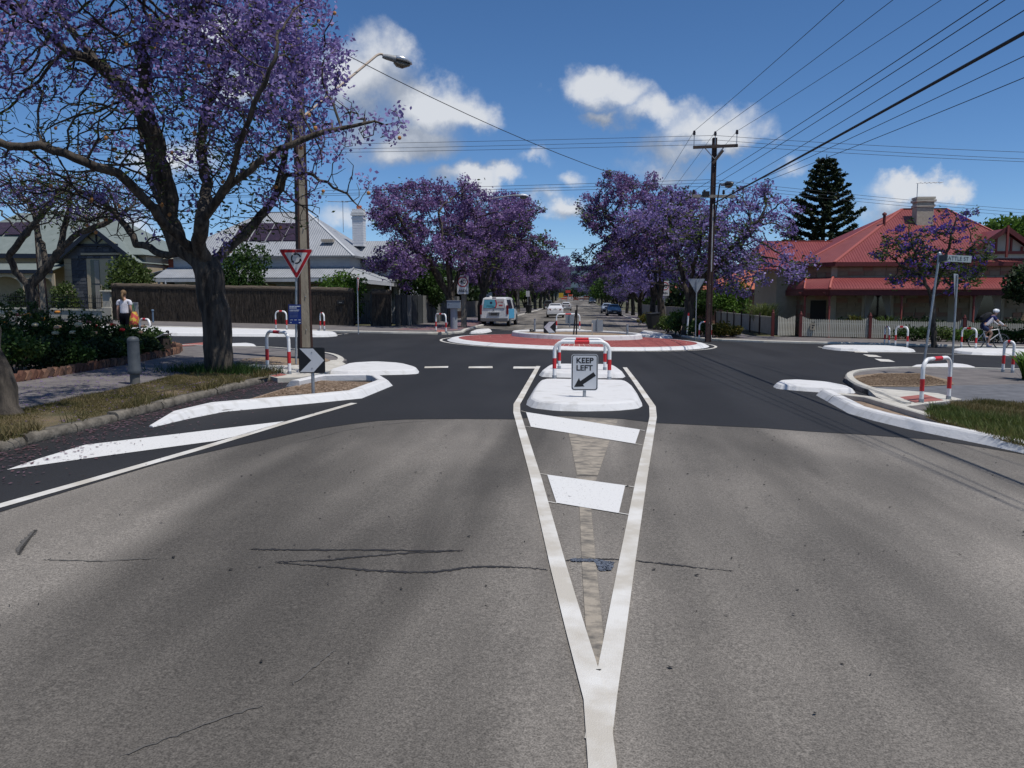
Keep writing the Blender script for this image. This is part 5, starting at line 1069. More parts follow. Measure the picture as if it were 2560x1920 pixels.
def house_right():
    fx, fy = 12.12, 44.34; g = gz(18, 50); root = thing('corner_house', 'sandstone corner house with red iron roof and bullnose verandah behind the picket fence', 'house', (19, 52, g)); rn = random.Random(4)
    ez = 4.0; yF = 48.7; xL = 13.9; xR = 26.8; yB = 59
    # walls as a prism with the cut corner
    poly = [(15.1, yF), (xR, yF), (xR, yB), (xL, yB), (xL, 49.9)]
    mb = MB(); mb.prism([(x, y, g-.3) for x, y in poly], (0, 0, 0), (0, 0, ez-g+.3)); w = build('wall', mb, MORT, root)
    # openings are set proud as frames with glass
    wins = [(16.9, .6, 1.5, 2.3), (23.0, .6, 1.6, 2.3)]
    def skipf(x, z):
        X = 15.1+x
        return any(a-.2 < X < a+ww+.2 and b-.25 < z-g < b+hh+.25 for a, b, ww, hh in wins)
    stones(w, 'stone', (15.3, yF), (xR, yF), g+.05, ez-.05, [SAND, SANDP, M('buff_stone', (.26, .21, .14), (.32, .26, .18), 4, .9)], rn, .26, (.45, .95), .015, skipf)
    stones(w, 'stone', (13.98, 49.82), (15.02, 48.78), g+.05, ez-.05, [SAND, SANDP], rn, .26, (.4, .6), .015, lambda x, z: .25 < x < 1.2 and z-g < 2.3)
    stones(w, 'stone', (xL, 52.5), (xL, 50.0), g+.05, ez-.05, [SAND, SANDP], rn, .26, (.45, .9), .015)
    for x in (15.12, 21.8, 26.7): wallbox('quoin', x-.16, x+.18, yF-.055, yF+.1, g, ez, CREAM, root)
    wallbox('string_course', 15.1, xR, yF-.08, yF, ez-.98, ez-.86, CREAM, root)
    for a, b, ww, hh in wins:
        wn = build('window', MB().box((a+ww/2, yF-.03, g+b+hh/2), (ww+.3, .1, hh+.3)), CREAM, root); build('pane', MB().box((a+ww/2, yF-.085, g+b+hh/2), (ww, .02, hh)), GLASS, wn)
        for s in (-1, 1):
            mb = MB(); c = a+ww/2; mb.add([(c+s*ww*.48, yF-.10, g+b+hh), (c+s*ww*.05, yF-.10, g+b+hh), (c+s*ww*.3, yF-.10, g+b+hh*.45), (c+s*ww*.48, yF-.10, g+b)], [(0, 1, 2, 3)]); build('curtain', mb, CURT, wn)
        wallbox('sill', a-.2, a+ww+.2, yF-.16, yF, g+b-.25, g+b-.16, CREAM, wn)
    # doors
    dm = Matrix.Translation((14.5, 49.3, g+1.05)) @ Matrix.Rotation(R(-45), 4, 'Z'); mb = MB(); mb.add([dm @ Vector((x, -.06, z)) for x, z in ((-.5, -1.05), (.5, -1.05), (.5, 1.15), (-.5, 1.15))], [(0, 1, 2, 3)]); d = build('door', mb, SHADEIN, root); build('door_knob', MB().sphere(dm @ Vector((.4, -.09, 0)), .04, 8, 6), M('brass', (.4, .3, .1), None, rough=.3, metal=1), d)
    # main roof
    o = .42; ey = yF-o; hx = xL-o; ry = 53.6; rz_ = 7.55; e0 = ez-.02
    A = (15.0, ey, e0); B = (xR+o, ey, e0); C = (xR+o, yB+o, e0); Dd = (hx, yB+o, e0); E_ = (hx, 49.75, e0); r0 = (20.7, ry, rz_); r1 = (23.4, ry, rz_)
    roof = roof_part('roof', [A, B, r1, r0], ROOFR, root); roof_part('roof_slope', [B, C, r1], ROOFRY, roof); roof_part('roof_slope', [C, Dd, r0, r1], ROOFR, roof); roof_part('roof_slope', [Dd, E_, r0], ROOFRY, roof); roof_part('roof_slope', [E_, A, r0], ROOFRY, roof)
    for a, b in ((A, r0), (r0, r1), (B, r1), (E_, r0)): bar('ridge_cap', a, b, .2, RIDGE if a != r0 else TRIMR, roof, .06)
    mb = MB(); 
    bar('fascia', (A[0], ey-.02, e0-.12), (B[0], ey-.02, e0-.12), .06, TRIMR, root, .24); bar('fascia', (E_[0], E_[1], e0-.12), (A[0], A[1]-.02, e0-.12), .06, TRIMR, root, .24); bar('fascia', (hx, 52.8, e0-.12), (hx, 49.75, e0-.12), .06, TRIMR, root, .24)
    build('roof_vent', MB().tube([(19.0, 51.9, 6.2), (19.0, 51.9, 7.0)], .09, 8).lathe((19.0, 51.9, 7.0), [(.14, 0), (.14, .1), (.03, .18)], 8), TRIMR, roof)
    # rear left wing
    wallbox('wing_wall', 12.6, 14.2, 51.8, 58, g-.3, 3.75, CREAM, root)
    W = [(10.9, 51.2, 3.72), (14.6, 51.2, 3.72), (16.8, 54.6, 5.62), (12.2, 54.6, 5.62), (10.9, 58.2, 3.72), (15, 58.2, 3.72)]
    roof_part('wing_roof', [W[0], W[1], W[2], W[3]], ROOFR, root); roof_part('wing_roof', [W[4], W[0], W[3]], ROOFRY, root); bar('wing_ridge', W[3], W[2], .18, RIDGE, root, .06); bar('wing_gutter', (10.9, 51.17, 3.66), (13.4, 51.17, 3.66), .1, TRIMR, root)
    # front gable on the right
    gx0, gx1, gxc, gzt = 21.7, 27.1, 24.45, 5.85; gy = yF-.5
    gab = roof_part('gable_roof', [(gx0, gy, ez-.05), (gxc, gy, gzt), (gxc, 53, gzt), (gx0, 53, ez-.05)], ROOFRY, root); roof_part('gable_slope', [(gx1, gy, ez-.05), (gxc, gy, gzt), (gxc, 53, gzt), (gx1, 53, ez-.05)], ROOFRY, gab)
    mb = MB(); mb.prism([(gx0+.3, yF-.12, ez+.0), (gx1-.3, yF-.12, ez+.0), (gxc, yF-.12, gzt-.2)], (0, 0, 0), (0, .1, 0)); gb = build('gable_wall', mb, M('roughcast_cream', (.55, .49, .38), (.62, .56, .45), 30, .9), gab)
    for a, b in (((gx0, gy-.02, ez-.1), (gxc, gy-.02, gzt-.03)), ((gx1, gy-.02, ez-.1), (gxc, gy-.02, gzt-.03))): bar('bargeboard', a, b, .06, TRIMR, gab, .26)
    bar('gable_beam', (gx0+.8, yF-.2, ez+.5), (gx1-.8, yF-.2, ez+.5), .1, POSTR, gab, .16)
    for x in (-1.35, -.55, .55, 1.35): bar('gable_stud', (gxc+x*.75, yF-.19, ez+.5), (gxc+x*.75, yF-.19, gzt-.18-abs(x)*.62), .09, POSTR, gab, .12)
    bar('finial', (gxc, gy-.06, ez+.2), (gxc, gy-.06, gzt+.15), .11, POSTR, gab)
    # bullnose verandah
    vz = 2.42; vw = 3.12; vy = 46.7
    def bull(p_out, p_in, n=7):
        """profile from wall (high) to the rounded lip"""
        out = []
        for t in np.linspace(0, 1, n+1):
            z = vw+(vz-vw)*(.42*t+.58*t**3.2); out.append((p_in[0]+(p_out[0]-p_in[0])*t, p_in[1]+(p_out[1]-p_in[1])*t, z))
        return out
    v = MB(); secs = []
    mb = MB(); a = bull((14.3, vy), (15.1, yF)); b = bull((26.6, vy), (26.6, yF)); n = len(a); mb.add(a+b, [(i, i+1, n+i+1, n+i) for i in range(n-1)], 0, True); ver = build('verandah_roof', mb, ROOFR, root, recalc=False)
    mb = MB(); c = bull((13.2, 47.8), (xL, 49.9)); mb.add(a+c, [(i, i+1, n+i+1, n+i) for i in range(n-1)], 0, True); build('verandah_corner', mb, ROOFRY, ver, recalc=False)
    mb = MB(); d = bull((13.2, 52.6), (xL, 52.6)); mb.add(c+d, [(i, i+1, n+i+1, n+i) for i in range(n-1)], 0, True); build('verandah_side', mb, ROOFRY, ver, recalc=False)
    build('hip_cap', MB().tube([(p[0], p[1], p[2]+.03) for p in a], .075, 6), RIDGE, ver); build('hip_cap', MB().tube([(p[0], p[1], p[2]+.02) for p in c], .05, 6), RIDGE, ver)
    for p, q in (((14.3, vy), (26.6, vy)), ((14.3, vy), (13.2, 47.8)), ((13.2, 47.8), (13.2, 52.6))):
        bar('verandah_beam', (*p, vz-.2), (*q, vz-.2), .07, TRIMR, root, .34)
    bar('gutter', (14.3, vy-.06, vz-.02), (26.6, vy-.06, vz-.02), .09, RIDGE, ver, .07); bar('gutter', (14.3, vy-.05, vz-.02), (13.2, 47.75, vz-.02), .09, RIDGE, ver, .07)
    wallbox('verandah_floor', 13.3, 26.6, 46.9, yF, g-.3, g+.12, M('floor_slate', (.12, .09, .08)), root)
    for x, y in ((14.35, vy+.12), (18.3, vy+.12), (22.2, vy+.12), (26.3, vy+.12), (13.3, 47.9), (13.3, 52.4)):
        build('verandah_post', MB().lathe((x, y, g), [(.085, 0), (.085, .75), (.06, .8), (.09, .85), (.06, .9), (.085, .98), (.055, 1.08), (.065, 1.7), (.055, 1.76), (.085, 1.82), (.06, 1.88), (.06, 2.3), (.09, 2.45)], 10), POSTR, root)
        for s in (-1, 1): mb = MB(); mb.prism([(x, y, 2.25), (x+s*.42, y, 2.25), (x, y, 1.9)], (0, -.02, 0), (0, .02, 0)); build('bracket', mb, TRIMR, root)
    # chimney
    cx, cy = 21.4, 52.2
    k = build('chimney', MB().box((cx, cy, 6.7), (1.0, .75, 2.4)), M('chimney_stone', (.42, .36, .27), (.52, .46, .36), 6, .9, bump=.6, bscale=14), root)
    for z, s in ((7.55, .1), (7.85, .18), (8.02, .1)): build('chimney_band', MB().box((cx, cy, z), (1.0+s, .75+s, .13)), M('chimney_cap', (.5, .45, .36), (.58, .53, .43), 6, .9), k)
    aerial(root, (21.0, cy, 8.0), 8.95, 1.5)
    # next-door grey shed roof at the right
    roof_part('neighbour_lean_to', [(26.4, 53.2, 4.9), (32, 53.2, 4.9), (32, 50, 4.0), (26.9, 50, 4.0)], M('grey_iron', (.22, .23, .25), (.26, .27, .29), 3, .6), root)
def aerial(root, p, top, w):
    m = build('aerial_mast', MB().tube([p, (p[0], p[1], top)], .022, 6), GALV, root); build('aerial_boom', MB().tube([(p[0]-.1, p[1], top), (p[0]+w, p[1], top+.05)], .018, 5), GALV, m)
    for i in range(6): x = p[0]+w*(.08+i*.17); build('aerial_rod', MB().tube([(x, p[1]-.3, top+.02), (x, p[1]+.3, top+.02)], .01, 4), GALV, m)
house_right()
def house_left():
    """white house with pale iron roof behind the brush fence"""
    g = gz(-18, 52); root = thing('white_house', 'white weatherboard house with pale grey iron roof behind the brush fence', 'house', (-19, 55, g)); rn = random.Random(2)
    RW = wavebump('pale_iron_roof', (.27, .285, .305), (.33, .345, .365), .16, 'X', .45, .45); RWY = wavebump('pale_iron_roof_side', (.27, .285, .305), (.33, .345, .365), .16, 'Y', .45, .45); WW = M('white_weatherboard', (.44, .46, .49), (.52, .54, .57), 3, .8); GT = M('grey_gutter', (.16, .17, .18), None, rough=.5)
    yF = 52.5; xR = -14.9; xL = -27; yB = 61.5; ez = 4.66
    wallbox('wall', xL, xR, yF, yB, g-.3, ez, WW, root); wallbox('wing_wall', -15.0, -11.95, 55.6, 61.5, g-.3, 4.35, WW, root)
    for z in np.arange(3.3, 4.6, .2): bar('weatherboard', (xL, yF-.012, z), (xR, yF-.012, z), .02, WW, root, .17)
    for z in np.arange(1.0, 4.2, .2): bar('weatherboard', (-14.9, 55.59, z), (-11.95, 55.59, z), .02, WW, root, .17)
    o = .4; A = (xL-o, yF-o, ez); B = (xR+o, yF-o, ez); C = (xR+o, yB+o, ez); Dd = (xL-o, yB+o, ez); r0 = (-22.4, 57, 8.05); r1 = (-19.2, 57, 8.05)
    roof = roof_part('roof', [A, B, r1, r0], RW, root); roof_part('roof_slope', [B, C, r1], RWY, roof); roof_part('roof_slope', [C, Dd, r0, r1], RW, roof); roof_part('roof_slope', [Dd, A, r0], RWY, roof)
    for a, b in ((A, r0), (r0, r1), (B, r1)): bar('ridge_cap', a, b, .18, M('pale_ridge', (.42, .44, .46)), roof, .05)
    bar('gutter', (A[0], A[1]-.03, ez-.03), (B[0], A[1]-.03, ez-.03), .1, GT, root, .12); bar('gutter', (B[0]+.02, A[1], ez-.03), (B[0]+.02, 56, ez-.03), .1, GT, root, .12)
    # side wing roof
    roof_part('wing_roof', [(-15.6, 55.2, 4.4), (-11.6, 55.2, 4.4), (-12.2, 58.2, 6.05), (-16.6, 58.2, 6.05)], RW, root); roof_part('wing_roof', [(-11.6, 55.2, 4.4), (-11.6, 61.6, 4.4), (-12.2, 58.2, 6.05)], RWY, root); bar('gutter', (-15.0, 55.15, 4.36), (-11.55, 55.15, 4.36), .1, GT, root)
    # verandah
    def vs(x0, x1, y0, y1, z0, z1, m): return roof_part('verandah_roof', [(x0, y0, z0), (x1, y0, z0), (x1, y1, z1), (x0, y1, z1)], m, root, .04)
    vs(xL-.4, -14.6, 50.5, yF, 3.22, 3.95, RW)
    roof_part('verandah_hip', [(-14.6, 50.5, 3.22), (-12.2, 52.9, 2.95), (-12.2, 55.6, 3.05), (-14.9, 55.6, 3.9), (-14.9, 52.5, 3.95)][:3]+[(-14.9, 52.5, 3.95)], RWY, root, .04); roof_part('verandah_side', [(-12.2, 52.9, 2.95), (-12.2, 55.6, 2.95), (-14.9, 55.6, 3.95), (-14.9, 52.5, 3.95)], RWY, root, .04)
    bar('verandah_beam', (xL-.4, 50.55, 3.06), (-14.6, 50.55, 3.06), .08, WW, root, .22); bar('verandah_beam', (-14.6, 50.55, 3.06), (-12.25, 52.9, 2.82), .08, WW, root, .22); bar('verandah_beam', (-12.25, 52.9, 2.8), (-12.25, 55.6, 2.8), .08, WW, root, .2)
    bar('frieze_rail', (xL, 50.55, 2.55), (-14.6, 50.55, 2.55), .05, WW, root)
    for x, y in ((-26.6, 50.55), (-23.6, 50.55), (-20.6, 50.55), (-17.6, 50.55), (-14.6, 50.55), (-12.3, 52.9)): build('verandah_post', MB().tube([(x, y, g), (x, y, 3.0)], .06, 8), WW, root)
    for x in (-24, -20.5, -17): wn = build('window', MB().box((x, yF-.03, g+1.6), (1.1, .08, 1.9)), M('window_trim_tan', (.35, .27, .14)), root); build('pane', MB().box((x, yF-.08, g+1.6), (.85, .03, 1.65)), GLASS, wn)
    wn = build('window', MB().box((-13.0, 55.55, 2.6), (.6, .1, 1.7)), GT, root); build('pane', MB().box((-13.0, 55.49, 2.6), (.45, .03, 1.5)), GLASS, wn)
    # skylights / solar panels on the roof front
    sl = (8.05-ez)/(57-(yF-o)); 
    def onroof(x, z): y = (yF-o)+(z-ez)/sl; return (x, y-.05, z+.05)
    for x0 in (-23.4, -22.2, -21.0, -19.85):
        mb = MB(); mb.add([onroof(x0, 5.75), onroof(x0+1.1, 5.75), onroof(x0+1.1, 7.1), onroof(x0, 7.1)], [(0, 1, 2, 3)]); build('solar_panel', mb, M('solar_glass', (.03, .02, .03), (.05, .03, .045), 3, .25), roof)
    build('roof_vent', MB().box((-16.6, 53.3, 5.75), (.8, .4, .16)), M('vent_tan', (.4, .35, .28)), roof)
    cx = -15.45; k = build('chimney', MB().box((cx, 57, 6.9), (.78, .7, 2.6)), M('white_brick', (.62, .63, .64), (.7, .71, .72), 8, .8, bump=.5, bscale=12), root)
    for z, s in ((7.55, .1), (7.8, .2), (7.95, .12)): build('chimney_band', MB().box((cx, 57, z), (.78+s, .7+s, .12)), M('white_brick_cap', (.6, .6, .58), (.7, .7, .68), 8, .8), k)
    for z in np.arange(5.9, 7.5, .17): build('brick_course', MB().box((cx, 57, z), (.80, .72, .14)), M('white_brick', (.6, .6, .6)), k)
    build('chimney_pot', MB().lathe((cx+.03, 57, 8.0), [(.2, 0), (.17, .2), (.2, .42), (.15, .46)], 12), M('terracotta', (.36, .10, .05)), k)
    aerial(root, (-16.6, 57, 6.6), 8.75, .05); mm = build('aerial_boom', MB().tube([(-17.7, 57, 8.78), (-16.2, 57, 8.72)], .025, 5), GALV, root)
house_left()
def villa():
    g = gz(-36, 54); root = thing('bluestone_villa', 'bluestone villa with cream quoins and grey green gabled roof at the left', 'house', (-36, 57, g)); rn = random.Random(6)
    RG = M('sage_iron_roof', (.16, .19, .175), (.19, .22, .205), 2, .55); BS = M('bluestone', (.040, .045, .06), (.075, .082, .10), 6, .9, bump=.6, bscale=16); BS2 = M('bluestone_grey', (.085, .09, .105), (.12, .125, .14), 6, .9); MO = M('bluestone_mortar', (.10, .10, .11)); CT = M('cream_trim', (.42, .35, .24), (.48, .40, .28), 4, .85); NV = M('navy_fascia', (.012, .016, .03), None, rough=.5)
    yF = 56; x0, x1, xc = -37.0, -31.9, -34.4; ez = 4.75
    w = wallbox('front_wall', x0, x1, yF, 64, g-.2, ez, MO, root)
    win = (-35.05, -33.0, 1.0, 4.8)
    stones(w, 'stone', (x0+.4, yF), (x1, yF), g+.1, ez, [BS, BS2, BS], rn, .24, (.35, .75), .02, lambda x, z: win[0]-.3 < x0+.4+x < win[1]+.4 and z < 5.2 and z > win[2])
    for i, z in enumerate(np.arange(g+.1, ez-.1, .46)): wallbox('quoin', x0-.02, x0+.52, yF-.07, yF+.3, z, z+.44, CT, root)
    for i, z in enumerate(np.arange(g+.1, ez-.1, .46)): wallbox('quoin', x1-.4, x1+.02, yF-.07, yF+.3, z, z+.44, CT, root)
    wn = wallbox('window', win[0]-.25, win[1]+.25, yF-.1, yF, win[2]-.2, 5.05, CT, root); wallbox('window_head', win[0]-.55, win[1]+.5, yF-.24, yF, 5.0, 5.15, CT, wn); wallbox('sill', win[0]-.4, win[1]+.4, yF-.25, yF, win[2]-.3, win[2]-.15, CT, wn)
    for a in (-34.65, -33.3): wallbox('pane', a-.33, a+.33, yF-.125, yF-.08, win[2], 4.65, GLASS, wn); wallbox('glazing_bar', a-.33, a+.33, yF-.14, yF-.125, 2.9, 2.96, NV, wn); wallbox('curtain', a-.05, a+.3, yF-.13, yF-.126, win[2], 4.6, CURT, wn)
    # gable
    gt = 6.85; gy = yF-.55
    mb = MB(); mb.prism([(x0-.2, yF-.1, ez), (x1+.2, yF-.1, ez), (xc, yF-.1, gt-.1)], (0, 0, 0), (0, .15, 0)); gw = build('gable_wall', mb, MO, root); mb = MB(); mb.prism([(xc-1.55, yF-.14, 5.75), (xc+1.55, yF-.14, 5.75), (xc, yF-.14, gt-.15)], (0, 0, 0), (0, .04, 0)); build('gable_panel', mb, M('gable_cream', (.40, .37, .24), (.46, .43, .29), 5, .9), gw); stones(gw, 'stone', (x0+.55, yF-.1), (x1-.5, yF-.1), ez, 5.6, [BS, BS2, BS], rn, .24, (.35, .75), .02, lambda x, z: abs(x0+.55+x-xc) > (gt-.35-z)*1.2)
    roof = roof_part('gable_roof', [(x0-.6, gy, ez-.3), (xc, gy, gt), (xc, 62, gt), (x0-.6, 62, ez-.3)], RG, root); roof_part('gable_slope', [(x1+.6, gy, ez-.3), (xc, gy, gt), (xc, 62, gt), (x1+.6, 62, ez-.3)], RG, roof)
    for s in ((x0-.6), (x1+.6)): bar('bargeboard', (s, gy-.03, ez-.35), (xc, gy-.03, gt-.02), .06, NV, roof, .3)
    bar('gable_beam', (xc-1.6, yF-.2, 5.72), (xc+1.6, yF-.2, 5.72), .08, NV, gw, .16); bar('gable_post', (xc, yF-.2, 5.5), (xc, yF-.2, gt), .09, NV, gw); 
    for s in (-1, 1): bar('gable_strut', (xc, yF-.2, 5.8), (xc+s*.6, yF-.2, 6.3), .08, NV, gw)
    # main hipped roof
    A = (-48, 55.2, 5.2); B = (-29.6, 57.5, 5.0); r0 = (-43.8, 61, 8.6); r1 = (-36.4, 61, 8.5); C = (-29.6, 66, 5.0); Dd = (-48, 66, 5.0)
    roof_part('roof', [(-48, 56.4, 5.25), (-31.2, 56.4, 5.05), r1, r0], RG, root); roof_part('roof', [(-31.2, 56.4, 5.05), (-31.2, 66, 5.05), r1], RG, root); wallbox('main_wall', -48, -31.4, 57, 65, g-.2, 5.1, CT, root)
    bar('fascia', (-48, 56.36, 5.05), (x0-.5, 56.36, 4.95), .08, NV, root, .3)
    roof_part('verandah_roof', [(-48, 54.6, 3.95), (x0, 54.6, 3.9), (x0, 56.6, 4.5), (-48, 56.6, 4.5)], RG, root); bar('fascia', (-48, 54.55, 3.82), (x0, 54.55, 3.78), .08, NV, root, .26)
    mb = MB()      # arch of the verandah
    for xa, xb in ((-41.9, -39.4), (-39.3, x0)):
        p = [(xa, 3.65), (xb, 3.65)]; n = 10; c = (xa+xb)/2; rr = (xb-xa)/2-.15; p2 = [(c+rr*math.cos(t), 2.75+.7*math.sin(t)) for t in np.linspace(0, math.pi, n)]
        ring = [(xb, 3.65), (xb, 2.6)]+[(q[0], q[1]) for q in p2]+[(xa, 2.6), (xa, 3.65)]
        m2 = MB(); m2.prism([(x, 54.7, z) for x, z in ring], (0, 0, 0), (0, .12, 0)); build('verandah_arch', m2, CT, root)
    for x in (-41.9, -39.35): build('verandah_post', MB().tube([(x, 54.75, g), (x, 54.75, 3.7)], .09, 10), CT, root)
    build('satellite_dish', MB().lathe((-37.7, 55.0, 4.4), [(.02, 0), (.25, .04), (.42, .14), (.43, .15), (.25, .07), (.0, .03)], 14), NV, root)
    for x in (-44.6, -43.2): 
        mb = MB(); mb.add([(x, 58.2, 6.7), (x+1.3, 58.2, 6.7), (x+1.3, 59.6, 7.75), (x, 59.6, 7.75)], [(0, 1, 2, 3)]); build('solar_panel', mb, M('solar_glass', ()), root)
villa()
# carport between the villa and the white house
g = gz(-28, 54); r0 = thing('carport', 'curved white-edged carport between the villa and the white house', 'carport', (-28, 54, g)); mb = MB(); secs = []
CW = M('carport_white', (.5, .52, .55), None, rough=.6)
prof = [(-30.2+3.8*t, 3.1+.75*math.sin(min(1, t*1.35)*1.57)-.35*max(0, t-.7)/.3) for t in np.linspace(0, 1, 9)]
mb.loft([[(x, 53, z), (x, 57, z), (x, 57, z-.06), (x, 53, z-.06)] for x, z in prof]); build('roof_sheet', mb, M('carport_grey', (.2, .23, .27), None, rough=.4), r0)
for x in (-30.1, -28.4, -26.5): build('post', MB().box((x, 53.1, (g+3.2)/2), (.13, .13, 3.4-g)), CW, r0)
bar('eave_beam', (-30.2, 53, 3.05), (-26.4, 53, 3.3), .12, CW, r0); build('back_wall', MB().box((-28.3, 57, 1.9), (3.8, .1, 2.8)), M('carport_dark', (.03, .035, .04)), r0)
r0 = thing('brick_wing', 'red brick wall and low roof behind the carport', 'building', (-27.5, 60, g)); wl = wallbox('wall', -31, -24.5, 59.5, 63, g, 4.9, M('red_brick', (.26, .07, .045), (.33, .10, .06), 5, .9), r0)
for z in np.arange(3.6, 4.8, .12): bar('brick_course', (-31, 59.49, z), (-24.5, 59.49, z), .03, M('red_brick', ()), wl, .1)
roof_part('roof', [(-31.3, 59.2, 4.9), (-24.2, 59.2, 4.9), (-25.5, 61.5, 5.8), (-30, 61.5, 5.8)], M('cream_iron', (.45, .42, .33)), r0)
# fences ------------------------------------------------------------------------
BRUSH = M('brush_fence', (.018, .014, .011), (.085, .066, .05), 20, .95, bump=1., bscale=40, stretch=(1, 1, .09)); BCAP = M('brush_capping', (.05, .038, .028), (.12, .095, .072), 26, .95, bump=1., bscale=30, stretch=(.12, 1, 1))
def brush(label, x0, x1, y, h, seed):
    g0, g1 = gz(x0, y)+UP, gz(x1, y)+UP; root = thing('brush_fence', label, 'fence', ((x0+x1)/2, y, (g0+g1)/2)); rng = np.random.default_rng(seed)
    mb = MB(); mb.prism([(x0, y-.11, g0-.1), (x1, y-.11, g1-.1), (x1, y-.11, g1+h-.05), (x0, y-.11, g0+h-.05)], (0, 0, 0), (0, .22, 0)); build('brush_panel', mb, BRUSH, root)
    n = int((x1-x0)*110); V = []; F = []                      # loose twigs give the ragged face
    xx = rng.uniform(x0, x1, n); zz = rng.uniform(0, h-.35, n); l = rng.uniform(.25, .6, n); t = rng.normal(0, .045, n); yy = y-.112-np.abs(rng.normal(0, .018, n)); w = rng.uniform(.006, .014, n); gg = g0+(g1-g0)*(xx-x0)/(x1-x0)
    V = np.stack([np.stack([xx-w, yy, gg+zz], 1), np.stack([xx+w, yy, gg+zz], 1), np.stack([xx+w+t, yy-.01, gg+zz+l], 1), np.stack([xx-w+t, yy-.01, gg+zz+l], 1)], 1).reshape(-1, 3)-np.array(root.location)
    o = link('twigs', mesh_arrays('twigs', V, np.arange(4*n).reshape(-1, 4)), BRUSH, root); o['kind'] = 'stuff'
    k = max(3, int((x1-x0)/.4)); pts = [(x0+(x1-x0)*i/k, y, g0+(g1-g0)*i/k+h+.02+rng.normal(0, .012)) for i in range(k+1)]; build('capping', MB().tube(pts, .17, 9), BCAP, root); return root
xa = PY(285, 800, 46.2).x; xb = PY(884, 800, 46.2).x; brush('long dark brown brush fence before the white house', xa, xb, 46.2, 2.02, 1)
xc_, xd = PY(932, 800, 46.4).x, PY(978, 800, 46.4).x; brush('short brush fence panel right of the iron gate', xc_, xd, 46.4, 1.95, 2)
r0 = thing('name_plate', 'small dark name plate on the long brush fence', 'plate', (PY(851, 756, 46.0).x, 46.02, PY(851, 756, 46).z)); bevel(build('plate', MB().box((0, 0, 0), (.42, .04, .22)), BLACK, r0, world=False), .01); build('lettering', MB().box((0, -.022, 0), (.18, .004, .04)), M('plate_letter', (.2, .2, .19)), r0, world=False)
r0 = thing('iron_gate', 'black iron garden gate between the brush fence panels', 'gate', (PY(908, 818, 46.6).x, 46.6, gz(-12.5, 46.6)+UP)); ww = (xc_-xb)
for s in (-1, 1): build('gate_post', MB().box((s*ww*.47, 0, .95), (.1, .1, 2.0)), BLACK, r0, world=False)
for i in range(9): build('gate_bar', MB().tube([(-ww*.4+ww*.8*i/8, 0, .05), (-ww*.4+ww*.8*i/8, 0, 1.5)], .011, 5), BLACK, r0, world=False)
for z in (.12, 1.4): build('gate_rail', MB().box((0, 0, z), (ww*.86, .03, .04)), BLACK, r0, world=False)
# corrugated dark fence with pale sheets at the far left corner
r0 = thing('sheet_fence', 'dark and pale grey sheet metal fence at the far left corner', 'fence', (-9, 50, gz(-9, 50)+UP)); pts = [(-10.6, 46.8), (-10.3, 50), (-10.05, 54), (-9.85, 58), (-9.7, 62), (-9.6, 66)]
FD = wavebump('dark_sheet', (.035, .04, .04), (.05, .055, .055), .2, 'Y', .6, .6); FP = wavebump('pale_sheet', (.18, .18, .165), (.22, .22, .2), .2, 'Y', .6, .6)
for i, (a, b) in enumerate(zip(pts[:-1], pts[1:])):
    for j in range(3):
        p = Vector(a).lerp(Vector(b), j/3); q = Vector(a).lerp(Vector(b), (j+1)/3); z0 = gz(*p)+UP; mb = MB(); mb.prism([(p.x, p.y+.02, z0), (q.x, q.y-.02, z0), (q.x, q.y-.02, z0+1.85), (p.x, p.y+.02, z0+1.85)], (0, 0, 0), (.04, 0, 0)); build('sheet', mb, [FD, FD, FP][(i*3+j) % 3], r0); build('fence_post', MB().box((p.x+.03, p.y, z0+.94), (.07, .06, 1.92)), M('sheet_post', (.03, .035, .035)), r0)
# villa front wall with iron railing
yv = 47.2; x0, x1 = -46, PY(262, 790, yv).x; r0 = thing('garden_wall', 'low cream garden wall with black iron railing before the bluestone villa', 'wall', ((x0+x1)/2, yv, gz((x0+x1)/2, yv)))
CRW = M('garden_wall_cream', (.40, .38, .33), (.46, .44, .38), 4, .85)
def wz(x): return gz(x, yv)+UP
mb = MB(); mb.prism([(x0, yv, wz(x0)-.2), (x1, yv, wz(x1)-.2), (x1, yv, wz(x1)+.5), (x0, yv, wz(x0)+.5)], (0, 0, 0), (0, .22, 0)); build('wall', mb, CRW, r0)
mb = MB(); mb.prism([(x0, yv-.05, wz(x0)+.5), (x1, yv-.05, wz(x1)+.5), (x1, yv-.05, wz(x1)+.6), (x0, yv-.05, wz(x0)+.6)], (0, 0, 0), (0, .32, 0)); build('coping', mb, M('coping_cream', (.55, .52, .42)), r0)
for zz in (.68, 1.0, 1.28): bar('rail', (x0, yv+.1, wz(x0)+zz), (x1, yv+.1, wz(x1)+zz), .035, BLACK, r0)
bm_ = None
n = int((x1-x0)/.125)
for i in range(n):
    x = x1-.1-i*.125; 
    if bm_ is None: mb = MB(); mb.tube([(0, 0, .6), (0, 0, 1.42)], .011, 4).lathe((0, 0, 1.4), [(.024, 0), (.0, .09)], 4); o = build('railing_bar', mb, BLACK, r0, world=False); bm_ = o.data
    else: o = bpy.data.objects.new('railing_bar', bm_); COL.objects.link(o); o.parent = r0
    w = world_loc(r0); o.location = (x-w.x, yv+.1-w.y, wz(x)-w.z)
px_ = PY(267, 760, yv).x; r0 = thing('wall_pillar', 'cream square pillar with flat cap at the end of the iron railing', 'pillar', (px_+.05, yv, wz(px_)))
for nm, c, d in (('plinth', .35, (.62, .55, .75)), ('shaft', 1.15, (.48, .42, .95)), ('neck', 1.62, (.54, .48, .1)), ('cap', 1.72, (.72, .62, .12))): bevel(build(nm, MB().box((0, .1, c), d), CRW if nm != 'cap' else M('coping_cream', ()), r0, world=False), .02)
